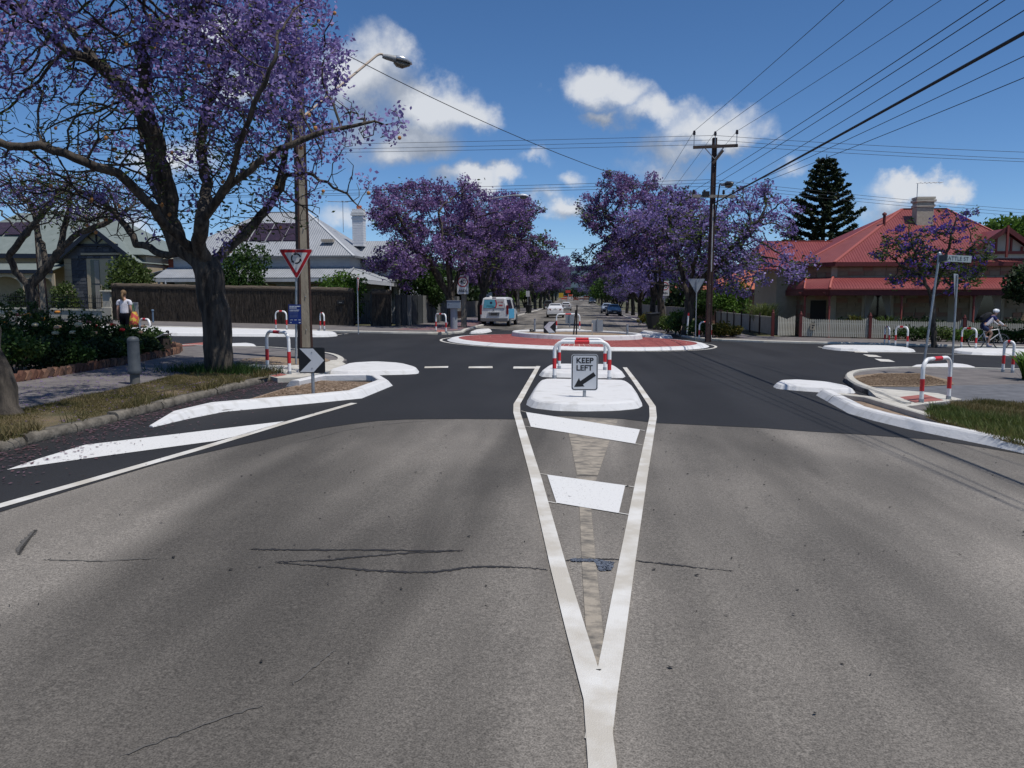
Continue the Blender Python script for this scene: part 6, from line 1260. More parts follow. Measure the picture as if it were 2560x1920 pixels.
# picket fence of the corner house
PK = M('picket_cream', (.42, .40, .33), (.50, .48, .41), 3, .8); fy = 44.34; px0 = 12.12; r0 = thing('picket_fence', 'cream picket fence with dark red posts before the red-roofed house', 'fence', (18.5, fy, gz(18.5, fy)+UP))
pk = None; x = px0+.12; posts = [12.12, 15.75, 20.6, 25.4]; i = 0
while x < 28:
    dmin = min(abs(x-p) for p in posts); hh = 1.0+(max(0, .45-dmin)*.42)
    mb = None; key = round(hh, 2)
    if pk is None: pk = {}
    if key not in pk:
        mb = MB(); mb.prism([(-.034, 0, .06), (.034, 0, .06), (.034, 0, hh-.06), (0, 0, hh), (-.034, 0, hh-.06)], (0, -.01, 0), (0, .01, 0)); o = build('picket', mb, PK, r0, world=False); pk[key] = o.data
    else: o = bpy.data.objects.new('picket', pk[key]); COL.objects.link(o); o.parent = r0
    o.location = (x-18.5, 0, gz(x, fy)-gz(18.5, fy)); 
    if any(abs(x-p) < .09 for p in posts): bpy.data.objects.remove(o) if key in pk and pk[key].users > 1 else None
    x += .096; i += 1
for z in (.28, .78): bar('rail', (px0, fy+.035, gz(px0, fy)+UP+z), (28, fy+.035, gz(28, fy)+UP+z), .045, PK, r0, .07)
for p in posts: 
    z0 = gz(p, fy)+UP; build('fence_post', MB().box((p, fy-.02, z0+.6), (.14, .14, 1.25)).lathe((p, fy-.02, z0+1.22), [(.09, 0), (.09, .03), (.045, .06), (.06, .11), (.0, .19)], 8), TRIMR, r0)
lb = thing('letterbox', 'small cream letterbox panel with number 163 on the picket fence', 'letterbox', (px0+.62, fy-.06, gz(px0, fy)+UP+.62)); build('box', MB().box((0, 0, -.05), (.24, .05, .34)), CREAM, lb, world=False); build('slot', MB().box((.03, -.027, .02), (.14, .006, .05)), BLACK, lb, world=False); build('round_hole', MB().tube([(0, -.03, -.1), (0, -.026, -.1)], .045, 12), BLACK, lb, world=False); text(lb, '163', .13, (0, .18), -.03, BLACK, 1, .002)
# gate and side fence
r0 = thing('picket_gate', 'grey shaded picket gate beside the dark red gate post', 'gate', (11.45, fy+.25, gz(11.45, fy)+UP), R(24)); pg = None
for i in range(11):
    x = -.52+i*.104; hh = .98+.16*abs(i-5)/5; mb = MB(); mb.prism([(-.034, 0, .06), (.034, 0, .06), (.034, 0, hh-.06), (0, 0, hh), (-.034, 0, hh-.06)], (0, -.01, 0), (0, .01, 0)); o = build('picket', mb, PK, r0, world=False); o.location.x = x
for z in (.25, .75): build('rail', MB().box((0, .03, z), (1.12, .04, .07)), PK, r0, world=False)
x0, y0 = 10.8, fy+.6; r0 = thing('side_fence', 'pale sheet side fence with timber posts running up the far street', 'fence', (x0, y0, gz(x0, y0)+UP)); SH = M('side_sheet', (.30, .28, .25), (.38, .36, .32), 3, .8)
build('gate_post', MB().box((x0, y0, gz(x0, y0)+UP+.62), (.15, .15, 1.3)).lathe((x0, y0, gz(x0, y0)+UP+1.27), [(.09, 0), (.045, .06), (.06, .11), (.0, .19)], 8), TRIMR, r0)
q0 = Vector((10.75, y0+.1)); q1 = Vector((11.7, 68.0))
for i in range(7):
    a = q0.lerp(q1, i/7); b = q0.lerp(q1, (i+1)/7); z0, z1 = gz(*a)+UP, gz(*b)+UP; mb = MB(); mb.prism([(a.x, a.y+.04, z0+.08), (b.x, b.y-.04, z1+.08), (b.x, b.y-.04, z1+1.0), (a.x, a.y+.04, z0+1.0)], (0, 0, 0), (.03, 0, 0)); build('sheet', mb, SH, r0); bar('cap_rail', (a.x, a.y, z0+1.03), (b.x, b.y, z1+1.03), .06, PK, r0); build('fence_post', MB().box((b.x-.03, b.y, z1+.6), (.09, .09, 1.25)), M('post_dark', (.05, .03, .028)), r0)
# houses glimpsed further up the street
def far_house(label, x, y, w, d, h, rt, wall, roofm):
    g = gz(x, y); r = thing('far_house', label, 'house', (x, y, g)); wallbox('wall', x-w/2, x+w/2, y-d/2, y+d/2, g-.2, g+h, wall, r); o = .5
    A = (x-w/2-o, y-d/2-o, g+h); B = (x+w/2+o, y-d/2-o, g+h); C = (x+w/2+o, y+d/2+o, g+h); E_ = (x-w/2-o, y+d/2+o, g+h); k = min(w, d)/2; r0 = (x-w/2+k, y, g+rt); r1 = (x+w/2-k+.01, y, g+rt)
    roof_part('roof', [A, B, r1, r0], roofm, r); roof_part('roof', [B, C, r1], roofm, r); roof_part('roof', [C, E_, r0, r1], roofm, r); roof_part('roof', [E_, A, r0], roofm, r)
    sx = -1 if x > 0 else 1
    for yy in (-d*.25, d*.25): wn = build('window', MB().box((x+sx*w/2, y+yy, g+1.6), (.1, 1.4, 1.5)), WHITEP, r); build('pane', MB().box((x+sx*(w/2+.04), y+yy, g+1.6), (.06, 1.2, 1.3)), GLASS, wn)
    build('door', MB().box((x+sx*(w/2+.01), y, g+1.05), (.06, .95, 2.1)), SHADEIN, r)
TILE = M('orange_tile', (.36, .10, .055), (.44, .14, .08), 9, .85, bump=.5, bscale=8)
far_house('orange tiled house behind the far garden bed on the right', 18.5, 79, 12, 9, 3.2, 5.8, M('far_brick', (.22, .11, .08)), TILE)
far_house('pale house behind the street trees on the left', -16.5, 74, 9, 10, 3.2, 5.6, M('far_render', (.42, .40, .36)), M('far_grey_roof', (.22, .23, .24)))
far_house('cream house further up the right side of the street', 16.5, 108, 10, 12, 3.2, 5.4, M('far_cream', (.48, .44, .36)), TILE)
far_house('white house further up the left side of the street', -16.5, 110, 9, 12, 3.2, 5.4, M('far_white', (.55, .55, .54)), M('far_grey_roof', ()))
for i, (y0, y1) in enumerate(((66.5, 84), (86, 118))):
    o = build('garden_fence', MB().box((-9.9, (y0+y1)/2, gz(-9.9, y0)+.8), (.1, y1-y0, 1.5)), M('far_fence', (.10, .09, .08), (.16, .15, .13), 2, .9)); tag(o, ['dark garden fence beside the parked van', 'dark garden fence further up the left footpath'][i], 'fence')
    o = build('garden_fence', MB().box((9.5, (y0+y1)/2, gz(9.9, y0)+.7), (.1, y1-y0, 1.4)), M('far_fence_pale', (.22, .2, .17), (.3, .28, .25), 2, .9)); tag(o, ['pale garden fence behind the blue parked car', 'pale garden fence further up the right footpath'][i], 'fence')
# ================================================================== VEHICLES
TYRE = M('tyre_rubber', (.012, .012, .012), None, rough=.9); RIM = M('alloy_rim', (.35, .36, .37), None, rough=.35, metal=.8); TAIL = M('tail_lamp', (.18, .008, .012), None, rough=.2); HEAD = M('head_lamp', (.6, .62, .65), None, rough=.15); PLATEM = M('number_plate', (.35, .35, .33), None, rough=.5); TRIM = M('black_trim', (.02, .02, .022), None, rough=.6)
def carpaint(name, c): 
    m = M(name, c, None, rough=.3, spec=.6); m.node_tree.nodes['Principled BSDF'].inputs['Coat Weight'].default_value = .5; return m
def vehicle(name, label, loc, rz, paint, L, W, stations, glass, kind, wheels=(.16, .80), wr=.32, group=None):
    """local: nose towards +Y, centre at origin. stations: (y, half width, z low, z belt, z top, top half width)"""
    r = thing(name, label, 'van' if kind == 'van' else 'car', loc, rz, group)
    secs = []
    for y, hw, z0, zb, zt, tw in stations:
        secs.append([(-hw*.86, y, z0), (-hw*.98, y, z0+.10), (-hw, y, (z0+zb)/2), (-hw*.97, y, zb), (-tw, y, zb+(zt-zb)*.93), (-tw*.82, y, zt), (tw*.82, y, zt), (tw, y, zb+(zt-zb)*.93), (hw*.97, y, zb), (hw, y, (z0+zb)/2), (hw*.98, y, z0+.10), (hw*.86, y, z0)])
    mb = MB().loft(secs, 0, True); b = build('body', mb, paint, r, world=False); 
    m = b.modifiers.new('edge', 'EDGE_SPLIT'); m.split_angle = R(40)
    for f in (-1, 1):
        for t in wheels:
            y = -L/2+L*t; w = build('wheel', MB().tube([(f*(W/2-.20), y, wr), (f*(W/2+.005), y, wr)], wr, 18), TYRE, r, world=False); build('rim', MB().tube([(f*(W/2-.01), y, wr), (f*(W/2+.014), y, wr)], wr*.64, 14), RIM, w, world=False)
            build('wheel_arch', MB().tube([(f*(W/2-.06), y, wr+.02), (f*(W/2-.002), y, wr+.02)], wr*1.13, 18), TRIM, r, world=False)
    for nm, poly in glass: mb = MB(); mb.add(poly, [tuple(range(len(poly)))]); build(nm, mb, GLASS, r, world=False, recalc=False)
    return r
def quadp(name, pts, mat, r): mb = MB(); mb.add(pts, [tuple(range(len(pts)))]); return build(name, mb, mat, r, world=False, recalc=False)
def sedan(label, loc, rz, paint, kind='sedan', name='car', group=None):
    L, W = 4.5, 1.78; hw = W/2
    if kind == 'sedan':
        S = [(-2.25, .70, .42, .78, .80, .60), (-2.2, .80, .30, .92, .98, .66), (-1.75, .87, .22, .96, 1.06, .70), (-1.55, .88, .2, .95, 1.10, .70), (-.85, .89, .2, .93, 1.41, .58), (-.1, .89, .2, .92, 1.45, .58), (.45, .89, .2, .92, 1.38, .58), (1.15, .88, .2, .92, .98, .70), (1.9, .83, .22, .74, .86, .66), (2.2, .74, .3, .62, .72, .58), (2.25, .6, .4, .55, .6, .5)]
        gl = [('rear_window', [(-.60, -1.56, 1.075), (.60, -1.56, 1.075), (.52, -.93, 1.39), (-.52, -.93, 1.39)]), ('windscreen', [(.62, 1.07, 1.02), (-.62, 1.07, 1.02), (-.50, .48, 1.375), (.50, .48, 1.375)])]
        gl += [('side_window', [(s*.80, -1.3, 1.02), (s*.80, .85, 1.02), (s*.62, .4, 1.33), (s*.62, -.8, 1.35)]) for s in (-1, 1)]; zr = .98; yr = -2.225
    else:
        k = 1.0 if kind == 'hatch' else 1.14; top = 1.5*k
        S = [(-2.1, .74, .4, .9, 1.0, .66), (-2.05, .84, .3, .98, 1.12, .68), (-1.85, .87, .22, .98, top-.12, .60), (-1.5, .88, .2, .97, top, .58), (-.2, .89, .2, .95, top+.02, .58), (.45, .89, .2, .95, top-.08, .58), (1.2, .88, .2, .95, 1.04, .70), (1.85, .83, .22, .8, .93, .66), (2.1, .74, .3, .65, .78, .58), (2.15, .6, .4, .55, .62, .5)]
        gl = [('rear_window', [(-.62, -2.055, 1.13), (.62, -2.055, 1.13), (.53, -1.88, top-.16), (-.53, -1.88, top-.16)]), ('windscreen', [(.62, 1.13, 1.1), (-.62, 1.13, 1.1), (-.50, .5, top-.1), (.50, .5, top-.1)])]
        gl += [('side_window', [(s*.80, -1.6, 1.06), (s*.80, .9, 1.06), (s*.62, .4, top-.16), (s*.62, -1.5, top-.16)]) for s in (-1, 1)]; zr = 1.0; yr = -2.09
    r = vehicle(name, label, loc, rz, paint, L, W, S, gl, kind, group=group)
    for s in (-1, 1):
        build('tail_light', MB().box((s*.62, yr+.045, zr-.14), (.38, .1, .17), rz=s*.22), TAIL, r, world=False); build('headlight', MB().box((s*.58, 2.12, .66), (.34, .14, .15), rz=-s*.25), HEAD, r, world=False)
        build('mirror', MB().box((s*.99, .62, 1.04), (.2, .1, .14)), paint, r, world=False)
    build('rear_bumper', MB().box((0, yr+.03, .52), (1.66, .16, .3)), paint, r, world=False); build('front_bumper', MB().box((0, 2.19, .45), (1.5, .14, .22)), TRIM, r, world=False)
    build('rear_diffuser', MB().box((0, yr+.02, .32), (1.2, .14, .14)), TRIM, r, world=False); build('number_plate', MB().box((0, yr-.01, zr-.16 if kind == 'sedan' else .62), (.4, .02, .12)), PLATEM, r, world=False); build('front_plate', MB().box((0, 2.27, .48), (.4, .02, .11)), PLATEM, r, world=False); build('badge', MB().tube([(0, yr-.005, zr-.04), (0, yr+.02, zr-.04)], .05, 10), RIM, r, world=False); build('grille', MB().box((0, 2.235, .62), (.7, .04, .14)), TRIM, r, world=False)
    return r
def road_at(x, y): return (x, y, gz(x, y)+.014)
c = G(1387, 795); sedan('white sedan driving away up the far street', road_at(c[0], c[1]+2.2), R(1), carpaint('white_car', (.72, .72, .72)))
c = G(1418, 775.5); sedan('silver hatchback driving ahead of the white sedan', road_at(c[0]-.1, 140), R(0), carpaint('silver_car', (.42, .42, .43)), 'hatch')
sedan('dark four wheel drive parked at the left kerb beyond the hatchback', road_at(-5.0, 150), 0, carpaint('dark_car', (.05, .055, .05)), 'suv')
c = G(1533, 788); sedan('dark blue sedan parked facing the intersection', road_at(4.75, 100.5), R(181), carpaint('blue_car', (.03, .065, .13)))
sedan('silver blue car parked behind the dark blue sedan', road_at(4.75, 121), R(180), carpaint('silverblue_car', (.30, .34, .40)), 'hatch')
sedan('dark car parked far up the right side by the roadworks', road_at(4.8, 226), R(180), carpaint('navy_car', (.02, .03, .05)), 'suv'); sedan('dark hatchback parked behind the dark car by the roadworks', road_at(4.9, 240), R(180), carpaint('black_car', (.02, .02, .022)), 'hatch')
def van():
    g = G(1238, 816); r0 = (g[0]+.10, g[1]+2.6)
    white = carpaint('white_van', (.70, .71, .72)); L, W = 5.1, 1.92
    S = [(-2.55, .88, .42, 1.05, 1.62, .70), (-2.5, .95, .34, 1.12, 1.86, .76), (-2.3, .96, .3, 1.12, 1.93, .76), (-.5, .96, .28, 1.12, 1.95, .76), (.6, .96, .28, 1.1, 1.93, .75), (1.0, .95, .28, 1.1, 1.82, .74), (1.75, .94, .28, 1.08, 1.22, .80), (2.3, .90, .3, .9, 1.02, .76), (2.52, .8, .36, .7, .82, .66), (2.55, .7, .45, .6, .7, .55)]
    gl = [('rear_window', [(-.74, -2.565, 1.2), (.74, -2.565, 1.2), (.66, -2.535, 1.78), (-.66, -2.535, 1.78)]), ('windscreen', [(.74, 1.68, 1.26), (-.74, 1.68, 1.26), (-.62, 1.05, 1.8), (.62, 1.05, 1.8)])]
    for s in (-1, 1): gl += [('side_window', [(s*.948, -2.2, 1.2), (s*.948, -.5, 1.2), (s*.80, -.5, 1.78), (s*.80, -2.2, 1.76)]), ('side_window', [(s*.948, .3, 1.2), (s*.945, 1.4, 1.2), (s*.80, .95, 1.74), (s*.80, .3, 1.76)])]
    r = vehicle('delivery_van', 'white cleaning van with blue and red rear window graphics parked at the left kerb', road_at(*r0), R(-4), white, L, W, S, gl, 'van', (.17, .79), .34)
    yb = -2.575
    BL = M('van_blue', (.10, .34, .45)); RD = M('van_red', (.45, .04, .05)); SKY = M('van_side_blue', (.07, .33, .55)); FILM = M('window_film', (.50, .49, .49)); INK = M('van_ink', (.02, .04, .08))
    def face(name, pts, mat, d=0.): return quadp(name, [(x, yb-d+.035*(z-1.2)/.6, z) for x, z in pts], mat, r)
    face('window_film', [(-.73, 1.215), (.73, 1.215), (.65, 1.765), (-.65, 1.765)], FILM, .003); face('blue_graphic', [(-.73, 1.215), (.08, 1.215), (.15, 1.5), (.08, 1.765), (-.65, 1.765)], BL, .006)
    face('red_swoosh', [(.06, 1.215), (.14, 1.215), (.22, 1.5), (.14, 1.765), (.06, 1.765), (.13, 1.5)], RD, .009); face('dark_swoosh', [(-.4, 1.215), (.07, 1.215), (.10, 1.3), (-.05, 1.25)], INK, .008); face('red_panel', [(.32, 1.36), (.58, 1.36), (.58, 1.44), (.32, 1.44)], RD, .009); face('emblem', [(-.2+.09*math.cos(a), 1.56+.09*math.sin(a)) for a in np.linspace(0, 6.0, 12)], INK, .009)
    text(r, 'Cleaning', .14, (-.27, 1.36), yb-.004, M('van_green', (.01, .16, .18)), 1., .002); text(r, '131 546', .13, (.42, 1.6), yb+.012, M('van_number', (.28, .03, .05)), .9, .003)
    for s in (-1, 1): build('tail_light', MB().box((s*.89, -2.49, 1.1), (.12, .16, .62)), TAIL, r, world=False); build('headlight', MB().box((s*.7, 2.42, .82), (.3, .2, .2)), HEAD, r, world=False); build('mirror', MB().box((s*1.06, 1.3, 1.25), (.22, .12, .26)), TRIM, r, world=False)
    bevel(build('rear_bumper', MB().box((0, -2.5, .44), (1.86, .26, .24)), M('bumper_grey', (.14, .14, .15), None, rough=.6), r, world=False), .03); build('number_plate', MB().box((0, -2.585, .80), (.42, .03, .14)), M('dark_plate', (.05, .05, .05)), r, world=False); build('plate_recess', MB().box((0, -2.565, .82), (.72, .02, .22)), M('van_shadow', (.3, .3, .3)), r, world=False); build('badge', MB().tube([(-.03, -2.6, 1.08), (-.03, -2.57, 1.08)], .05, 10), RIM, r, world=False); build('handle_bar', MB().box((0, -2.585, .95), (.8, .05, .06)), white, r, world=False); build('brake_light', MB().box((0, -2.48, 1.89), (.26, .06, .05)), TAIL, r, world=False); build('tow_ball', MB().tube([(0, -2.5, .34), (0, -2.75, .34), (0, -2.76, .42)], .03, 6), RIM, r, world=False)
    quadp('side_graphic', [(.972, -2.3, .5), (.972, .2, .5), (.96, .2, 1.15), (.96, -2.3, 1.15)], SKY, r)
    build('roof_lamp', MB().sphere((-.3, -2.2, 1.97), (.1, .06, .05), 8, 5), WHITEP, r, world=False)
van()
# ================================================================== PEOPLE
def skin_body(name, joints, bones, mat, root, sub=2):
    """joints: {key:(pos, radius)} grown into one continuous surface"""
    keys = list(joints); idx = {k: i for i, k in enumerate(keys)}; me = bpy.data.meshes.new(name); me.from_pydata([joints[k][0] for k in keys], [(idx[a], idx[b]) for a, b in bones], [])
    o = link(name, me, mat, root); o.modifiers.new('skin', 'SKIN'); sv = me.skin_vertices[0].data
    for k in keys: rr = joints[k][1]; sv[idx[k]].radius = rr if isinstance(rr, tuple) else (rr, rr); sv[idx[k]].use_root = (k == keys[0])
    s = o.modifiers.new('sub', 'SUBSURF'); s.levels = sub; s.render_levels = sub; return o
SKINM = M('skin', (.42, .24, .17), None, rough=.6); HAIR = M('light_brown_hair', (.13, .075, .035), (.20, .125, .06), 30, .7)
def woman():
    q = G(316, 862, .0); x, y = q; r = thing('person', 'woman in white t-shirt and black trousers walking away with a shopping bag', 'person', (x, y, gz(x, y)+.02), R(8)); k = 1.09
    def J(d): return {a: (tuple(c*k for c in p), rr if not isinstance(rr, tuple) else rr) for a, (p, rr) in d.items()}
    J0 = J({'pelvis': ((0, 0, .92), (.15, .11)), 'waist': ((0, .0, 1.06), (.125, .09)), 'chest': ((0, .01, 1.26), (.15, .1)), 'sh': ((0, .0, 1.38), (.10, .07)), 'neck': ((-.01, .0, 1.46), .05), 'jaw': ((-.015, .03, 1.53), .065), 'head': ((-.015, .035, 1.61), .09), 'crown': ((-.015, .03, 1.67), .06),
            'sl': ((-.17, 0, 1.36), .058), 'el': ((-.215, -.01, 1.10), .04), 'wl': ((-.235, .06, .86), .03), 'hl': ((-.238, .08, .79), .032), 'sr': ((.17, 0, 1.36), .058), 'er': ((.21, -.04, 1.11), .04), 'wr': ((.22, .05, .90), .03), 'hr': ((.22, .07, .83), .032),
            'pl': ((-.09, 0, .86), .095), 'kl': ((-.10, .06, .48), .062), 'al': ((-.10, -.02, .09), .042), 'tl': ((-.10, .14, .05), .036), 'pr': ((.09, 0, .86), .095), 'kr': ((.09, -.02, .48), .062), 'ar': ((.09, -.22, .12), .042), 'tr': ((.09, -.10, .04), .036)})
    bones = [('pelvis', 'waist'), ('waist', 'chest'), ('chest', 'sh'), ('sh', 'neck'), ('neck', 'jaw'), ('jaw', 'head'), ('head', 'crown'), ('sh', 'sl'), ('sl', 'el'), ('el', 'wl'), ('wl', 'hl'), ('sh', 'sr'), ('sr', 'er'), ('er', 'wr'), ('wr', 'hr'), ('pelvis', 'pl'), ('pl', 'kl'), ('kl', 'al'), ('al', 'tl'), ('pelvis', 'pr'), ('pr', 'kr'), ('kr', 'ar'), ('ar', 'tr')]
    b = skin_body('body', J0, bones, SKINM, r)
    for s, h in ((-1, 'hl'), (1, 'hr')):
        hp = Vector(J0[h][0])
        for i in range(5):
            dx = (-.02+.011*i); l = (.05, .075, .08, .075, .06)[i]; mb = MB().tube([hp+Vector((0, dx+.01, -.01)), hp+Vector((0, dx+.012+(.02 if i == 0 else 0), -.03-l*.5)), hp+Vector((-s*.012, dx+.012+(.02 if i == 0 else 0), -.03-l))], [.009, .009, .006], 6); build('finger', mb, SKINM, b, world=False)
    sh = J({'hem': ((0, 0, .93), (.172, .13)), 'waist': ((0, 0, 1.06), (.155, .115)), 'chest': ((0, .01, 1.24), (.175, .125)), 'sh': ((0, 0, 1.385), (.115, .085)), 'nk': ((-.005, 0, 1.43), .065), 'sl': ((-.175, 0, 1.365), .075), 'el': ((-.205, 0, 1.22), .068), 'sr': ((.175, 0, 1.365), .075), 'er': ((.2, -.01, 1.22), .068)})
    skin_body('t_shirt', sh, [('hem', 'waist'), ('waist', 'chest'), ('chest', 'sh'), ('sh', 'nk'), ('sh', 'sl'), ('sl', 'el'), ('sh', 'sr'), ('sr', 'er')], M('white_cotton', (.62, .61, .66)), r)
    tr = J({'waist': ((0, 0, 1.06), (.15, .11)), 'pelvis': ((0, -.01, .92), (.175, .135)), 'pl': ((-.09, 0, .84), .11), 'kl': ((-.10, .06, .48), .082), 'al': ((-.10, -.01, .16), .062), 'pr': ((.09, 0, .84), .11), 'kr': ((.09, -.02, .48), .082), 'ar': ((.09, -.2, .19), .062)})
    skin_body('trousers', tr, [('waist', 'pelvis'), ('pelvis', 'pl'), ('pl', 'kl'), ('kl', 'al'), ('pelvis', 'pr'), ('pr', 'kr'), ('kr', 'ar')], M('black_cloth', (.007, .007, .011), None, rough=.95, spec=.05), r)
    hd = Vector((-.015, .03, 1.60))*k; mb = MB().sphere(hd+Vector((0, -.022, .03)), (.098, .104, .108), 14, 10).tube([hd+Vector((0, -.10, .02)), hd+Vector((0, -.15, -.06)), hd+Vector((.02, -.14, -.18)), hd+Vector((.03, -.13, -.26))], [.035, .042, .036, .012], 8); build('hair', mb, HAIR, r, world=False)
    for s in (-1, 1): build('shoe', MB().sphere(((-.10 if s < 0 else .09)*k, (.06 if s < 0 else -.16)*k, .045), (.05, .13, .05), 10, 6), M('shoe_dark', (.03, .03, .03)), r, world=False)
    # bag in the right hand
    hp = world_pt(r, J0['hr'][0]); bg = thing('shopping_bag', 'yellow green and orange patterned shopping bag carried by the walking woman', 'bag', (hp.x, hp.y, hp.z), R(8)); mb = MB()
    secs = [[(.05+s*w, -d, z), (.05+s*w, d, z), (.05-s*w, d, z), (.05-s*w, -d, z)] for s, w, d, z in ((1, .05, .10, .22), (1, .09, .17, .02), (1, .11, .22, -.25), (1, .07, .18, -.32))]
    mb.loft(secs); build('bag_body', mb, M('patterned_bag', (.55, .42, .05), (.45, .06, .05), 9, .6, lo=.42, hi=.5), bg, world=False); build('handle', MB().tube([(.05, -.08, .2), (.02, -.05, .42), (.0, 0, .5), (.02, .05, .42), (.05, .08, .2)], .012, 6), M('bag_strap', (.06, .16, .05)), bg, world=False)
woman()
def cyclist():
    q = G(2466, 874); x, y = q; y -= .15; s = 1.06; z0 = gz(x, y)+.02
    b = thing('bicycle', 'white road bicycle ridden along the cross street before the picket fence', 'bicycle', (x, y, z0), 0); wr = .34*s; FW = .52*s; RW = -.52*s; FR_ = M('white_frame', (.6, .6, .6), None, rough=.3)
    for cx in (RW, FW):
        w = build('wheel', MB().tube([(cx+(wr-.015)*math.cos(a), 0, wr+(wr-.015)*math.sin(a)) for a in np.linspace(0, 6.2832, 33)], .019, 6, cap=False), TYRE, b, world=False); build('rim', MB().tube([(cx+(wr-.04)*math.cos(a), 0, wr+(wr-.04)*math.sin(a)) for a in np.linspace(0, 6.2832, 33)], .009, 5, cap=False), RIM, w, world=False)
        mb = MB(); [mb.tube([(cx, 0, wr), (cx+(wr-.03)*math.cos(a), 0, wr+(wr-.03)*math.sin(a))], .0025, 3, cap=False) for a in np.linspace(0, 6.2832, 17)[:-1]]; o = build('spokes', mb, RIM, w, world=False); o['kind'] = 'stuff'; build('hub', MB().tube([(cx, -.05, wr), (cx, .05, wr)], .025, 8), RIM, w, world=False)
    bb = (-.08*s, 0, .29*s); st_ = (-.24*s, 0, .80*s); hd = (.36*s, 0, .86*s); hb = (.42*s, 0, .68*s)
    mb = MB(); [mb.tube([p, q_], .021, 8) for p, q_ in ((bb, st_), (bb, hb), ((-.22*s, 0, .76*s), hd), (hd, hb))]; [mb.tube([(RW, e*.05, wr), bb], .011, 6) for e in (-1, 1)]; [mb.tube([(RW, e*.05, wr), (-.21*s, 0, .72*s)], .011, 6) for e in (-1, 1)]; build('frame', mb, FR_, b, world=False)
    mb = MB(); [mb.tube([hb, (.44*s, e*.05, .6*s), (FW, e*.05, wr)], .014, 6) for e in (-1, 1)]; build('fork', mb, FR_, b, world=False)
    build('handlebar', MB().tube([(.38*s, 0, .95*s), (.46*s, 0, 1.0*s), (.50*s, -.02, 1.0*s)], .016, 6).tube([(.50*s, -.27, .99*s), (.50*s, .27, .99*s)], .016, 8), BLACK, b, world=False); build('stem', MB().tube([hd, (.38*s, 0, .97*s)], .018, 6), BLACK, b, world=False)
    build('saddle', MB().loft([[(-.36*s+u*.27, -w, .92*s), (-.36*s+u*.27, w, .92*s), (-.36*s+u*.27, w*.7, .96*s), (-.36*s+u*.27, -w*.7, .96*s)] for u, w in ((0, .07), (.3, .075), (.65, .03), (1, .02))]), BLACK, b, world=False); build('seat_post', MB().tube([st_, (-.255*s, 0, .92*s)], .015, 6), BLACK, b, world=False)
    build('crank', MB().tube([(bb[0]+.10*math.cos(a)*s, -.05, bb[2]+.10*math.sin(a)*s) for a in np.linspace(0, 6.2832, 17)], .006, 4, cap=False).tube([(bb[0], -.06, bb[2]), (bb[0]+.03, -.06, bb[2]-.17)], .012, 6).tube([(bb[0], .06, bb[2]), (bb[0]-.03, .06, bb[2]+.17)], .012, 6), BLACK, b, world=False)
    for e, dz in ((-1, -.17), (1, .17)): build('pedal', MB().box((bb[0]-e*.03, e*.11, bb[2]+dz), (.09, .09, .02)), BLACK, b, world=False)
    r = thing('person', 'cyclist in blue and white jersey, white helmet and black backpack', 'person', (x, y, z0), 0)
    P = {'pelvis': ((-.30*s, 0, 1.0*s), (.12, .14)), 'belly': ((-.17*s, 0, 1.13*s), (.11, .13)), 'chest': ((-.0, 0, 1.29*s), (.12, .15)), 'sh': ((.10*s, 0, 1.38*s), (.08, .10)), 'neck': ((.17*s, 0, 1.45*s), .055), 'jaw': ((.23*s, 0, 1.50*s), .065), 'head': ((.245*s, 0, 1.575*s), .085), 'crown': ((.24*s, 0, 1.64*s), .06)}
    bones = [('pelvis', 'belly'), ('belly', 'chest'), ('chest', 'sh'), ('sh', 'neck'), ('neck', 'jaw'), ('jaw', 'head'), ('head', 'crown')]
    for e, t in ((-1, 'n'), (1, 'f')):
        P['s'+t] = ((.10*s, e*.17, 1.36*s), .06); P['e'+t] = ((.27*s, e*.235, 1.17*s), .042); P['w'+t] = ((.46*s, e*.24, 1.04*s), .032); P['h'+t] = ((.515*s, e*.24, 1.015*s), .034)
        k = ((.10*s, e*.11, .76*s) if e < 0 else (.17*s, e*.11, .94*s)); a = ((-.09*s, e*.12, .22*s) if e < 0 else (-.13*s, e*.12, .57*s))
        if e < 0: k = (.08*s, e*.11, .70*s); 
        P['p'+t] = ((-.26*s, e*.09, .95*s), .095); P['k'+t] = (k, .062); P['a'+t] = (a, .043); P['t'+t] = ((a[0]+.17, a[1], a[2]-.07), .036); P['c'+t] = (((k[0]+a[0])/2-.03, k[1], (k[2]+a[2])/2+.04), .056)
        bones += [('sh', 's'+t), ('s'+t, 'e'+t), ('e'+t, 'w'+t), ('w'+t, 'h'+t), ('pelvis', 'p'+t), ('p'+t, 'k'+t), ('k'+t, 'c'+t), ('c'+t, 'a'+t), ('a'+t, 't'+t)]
    bd = skin_body('body', P, bones, SKINM, r)
    for e, t in ((-1, 'n'), (1, 'f')):
        hp = Vector(P['h'+t][0])
        for i in range(5): build('finger', MB().tube([hp+Vector((.0, -.03+.015*i, .02)), hp+Vector((.045, -.03+.015*i, .0)), hp+Vector((.03, -.03+.015*i, -.045))] if i < 4 else [hp+Vector((0, .03*-e, .0)), hp+Vector((.02, .035*-e, -.04))], .009, 6), SKINM, bd, world=False)
    JB = M('jersey_blue', (.015, .02, .10)); JW = M('jersey_white', (.55, .53, .56)); SHT = M('shorts_blue', (.008, .02, .07))
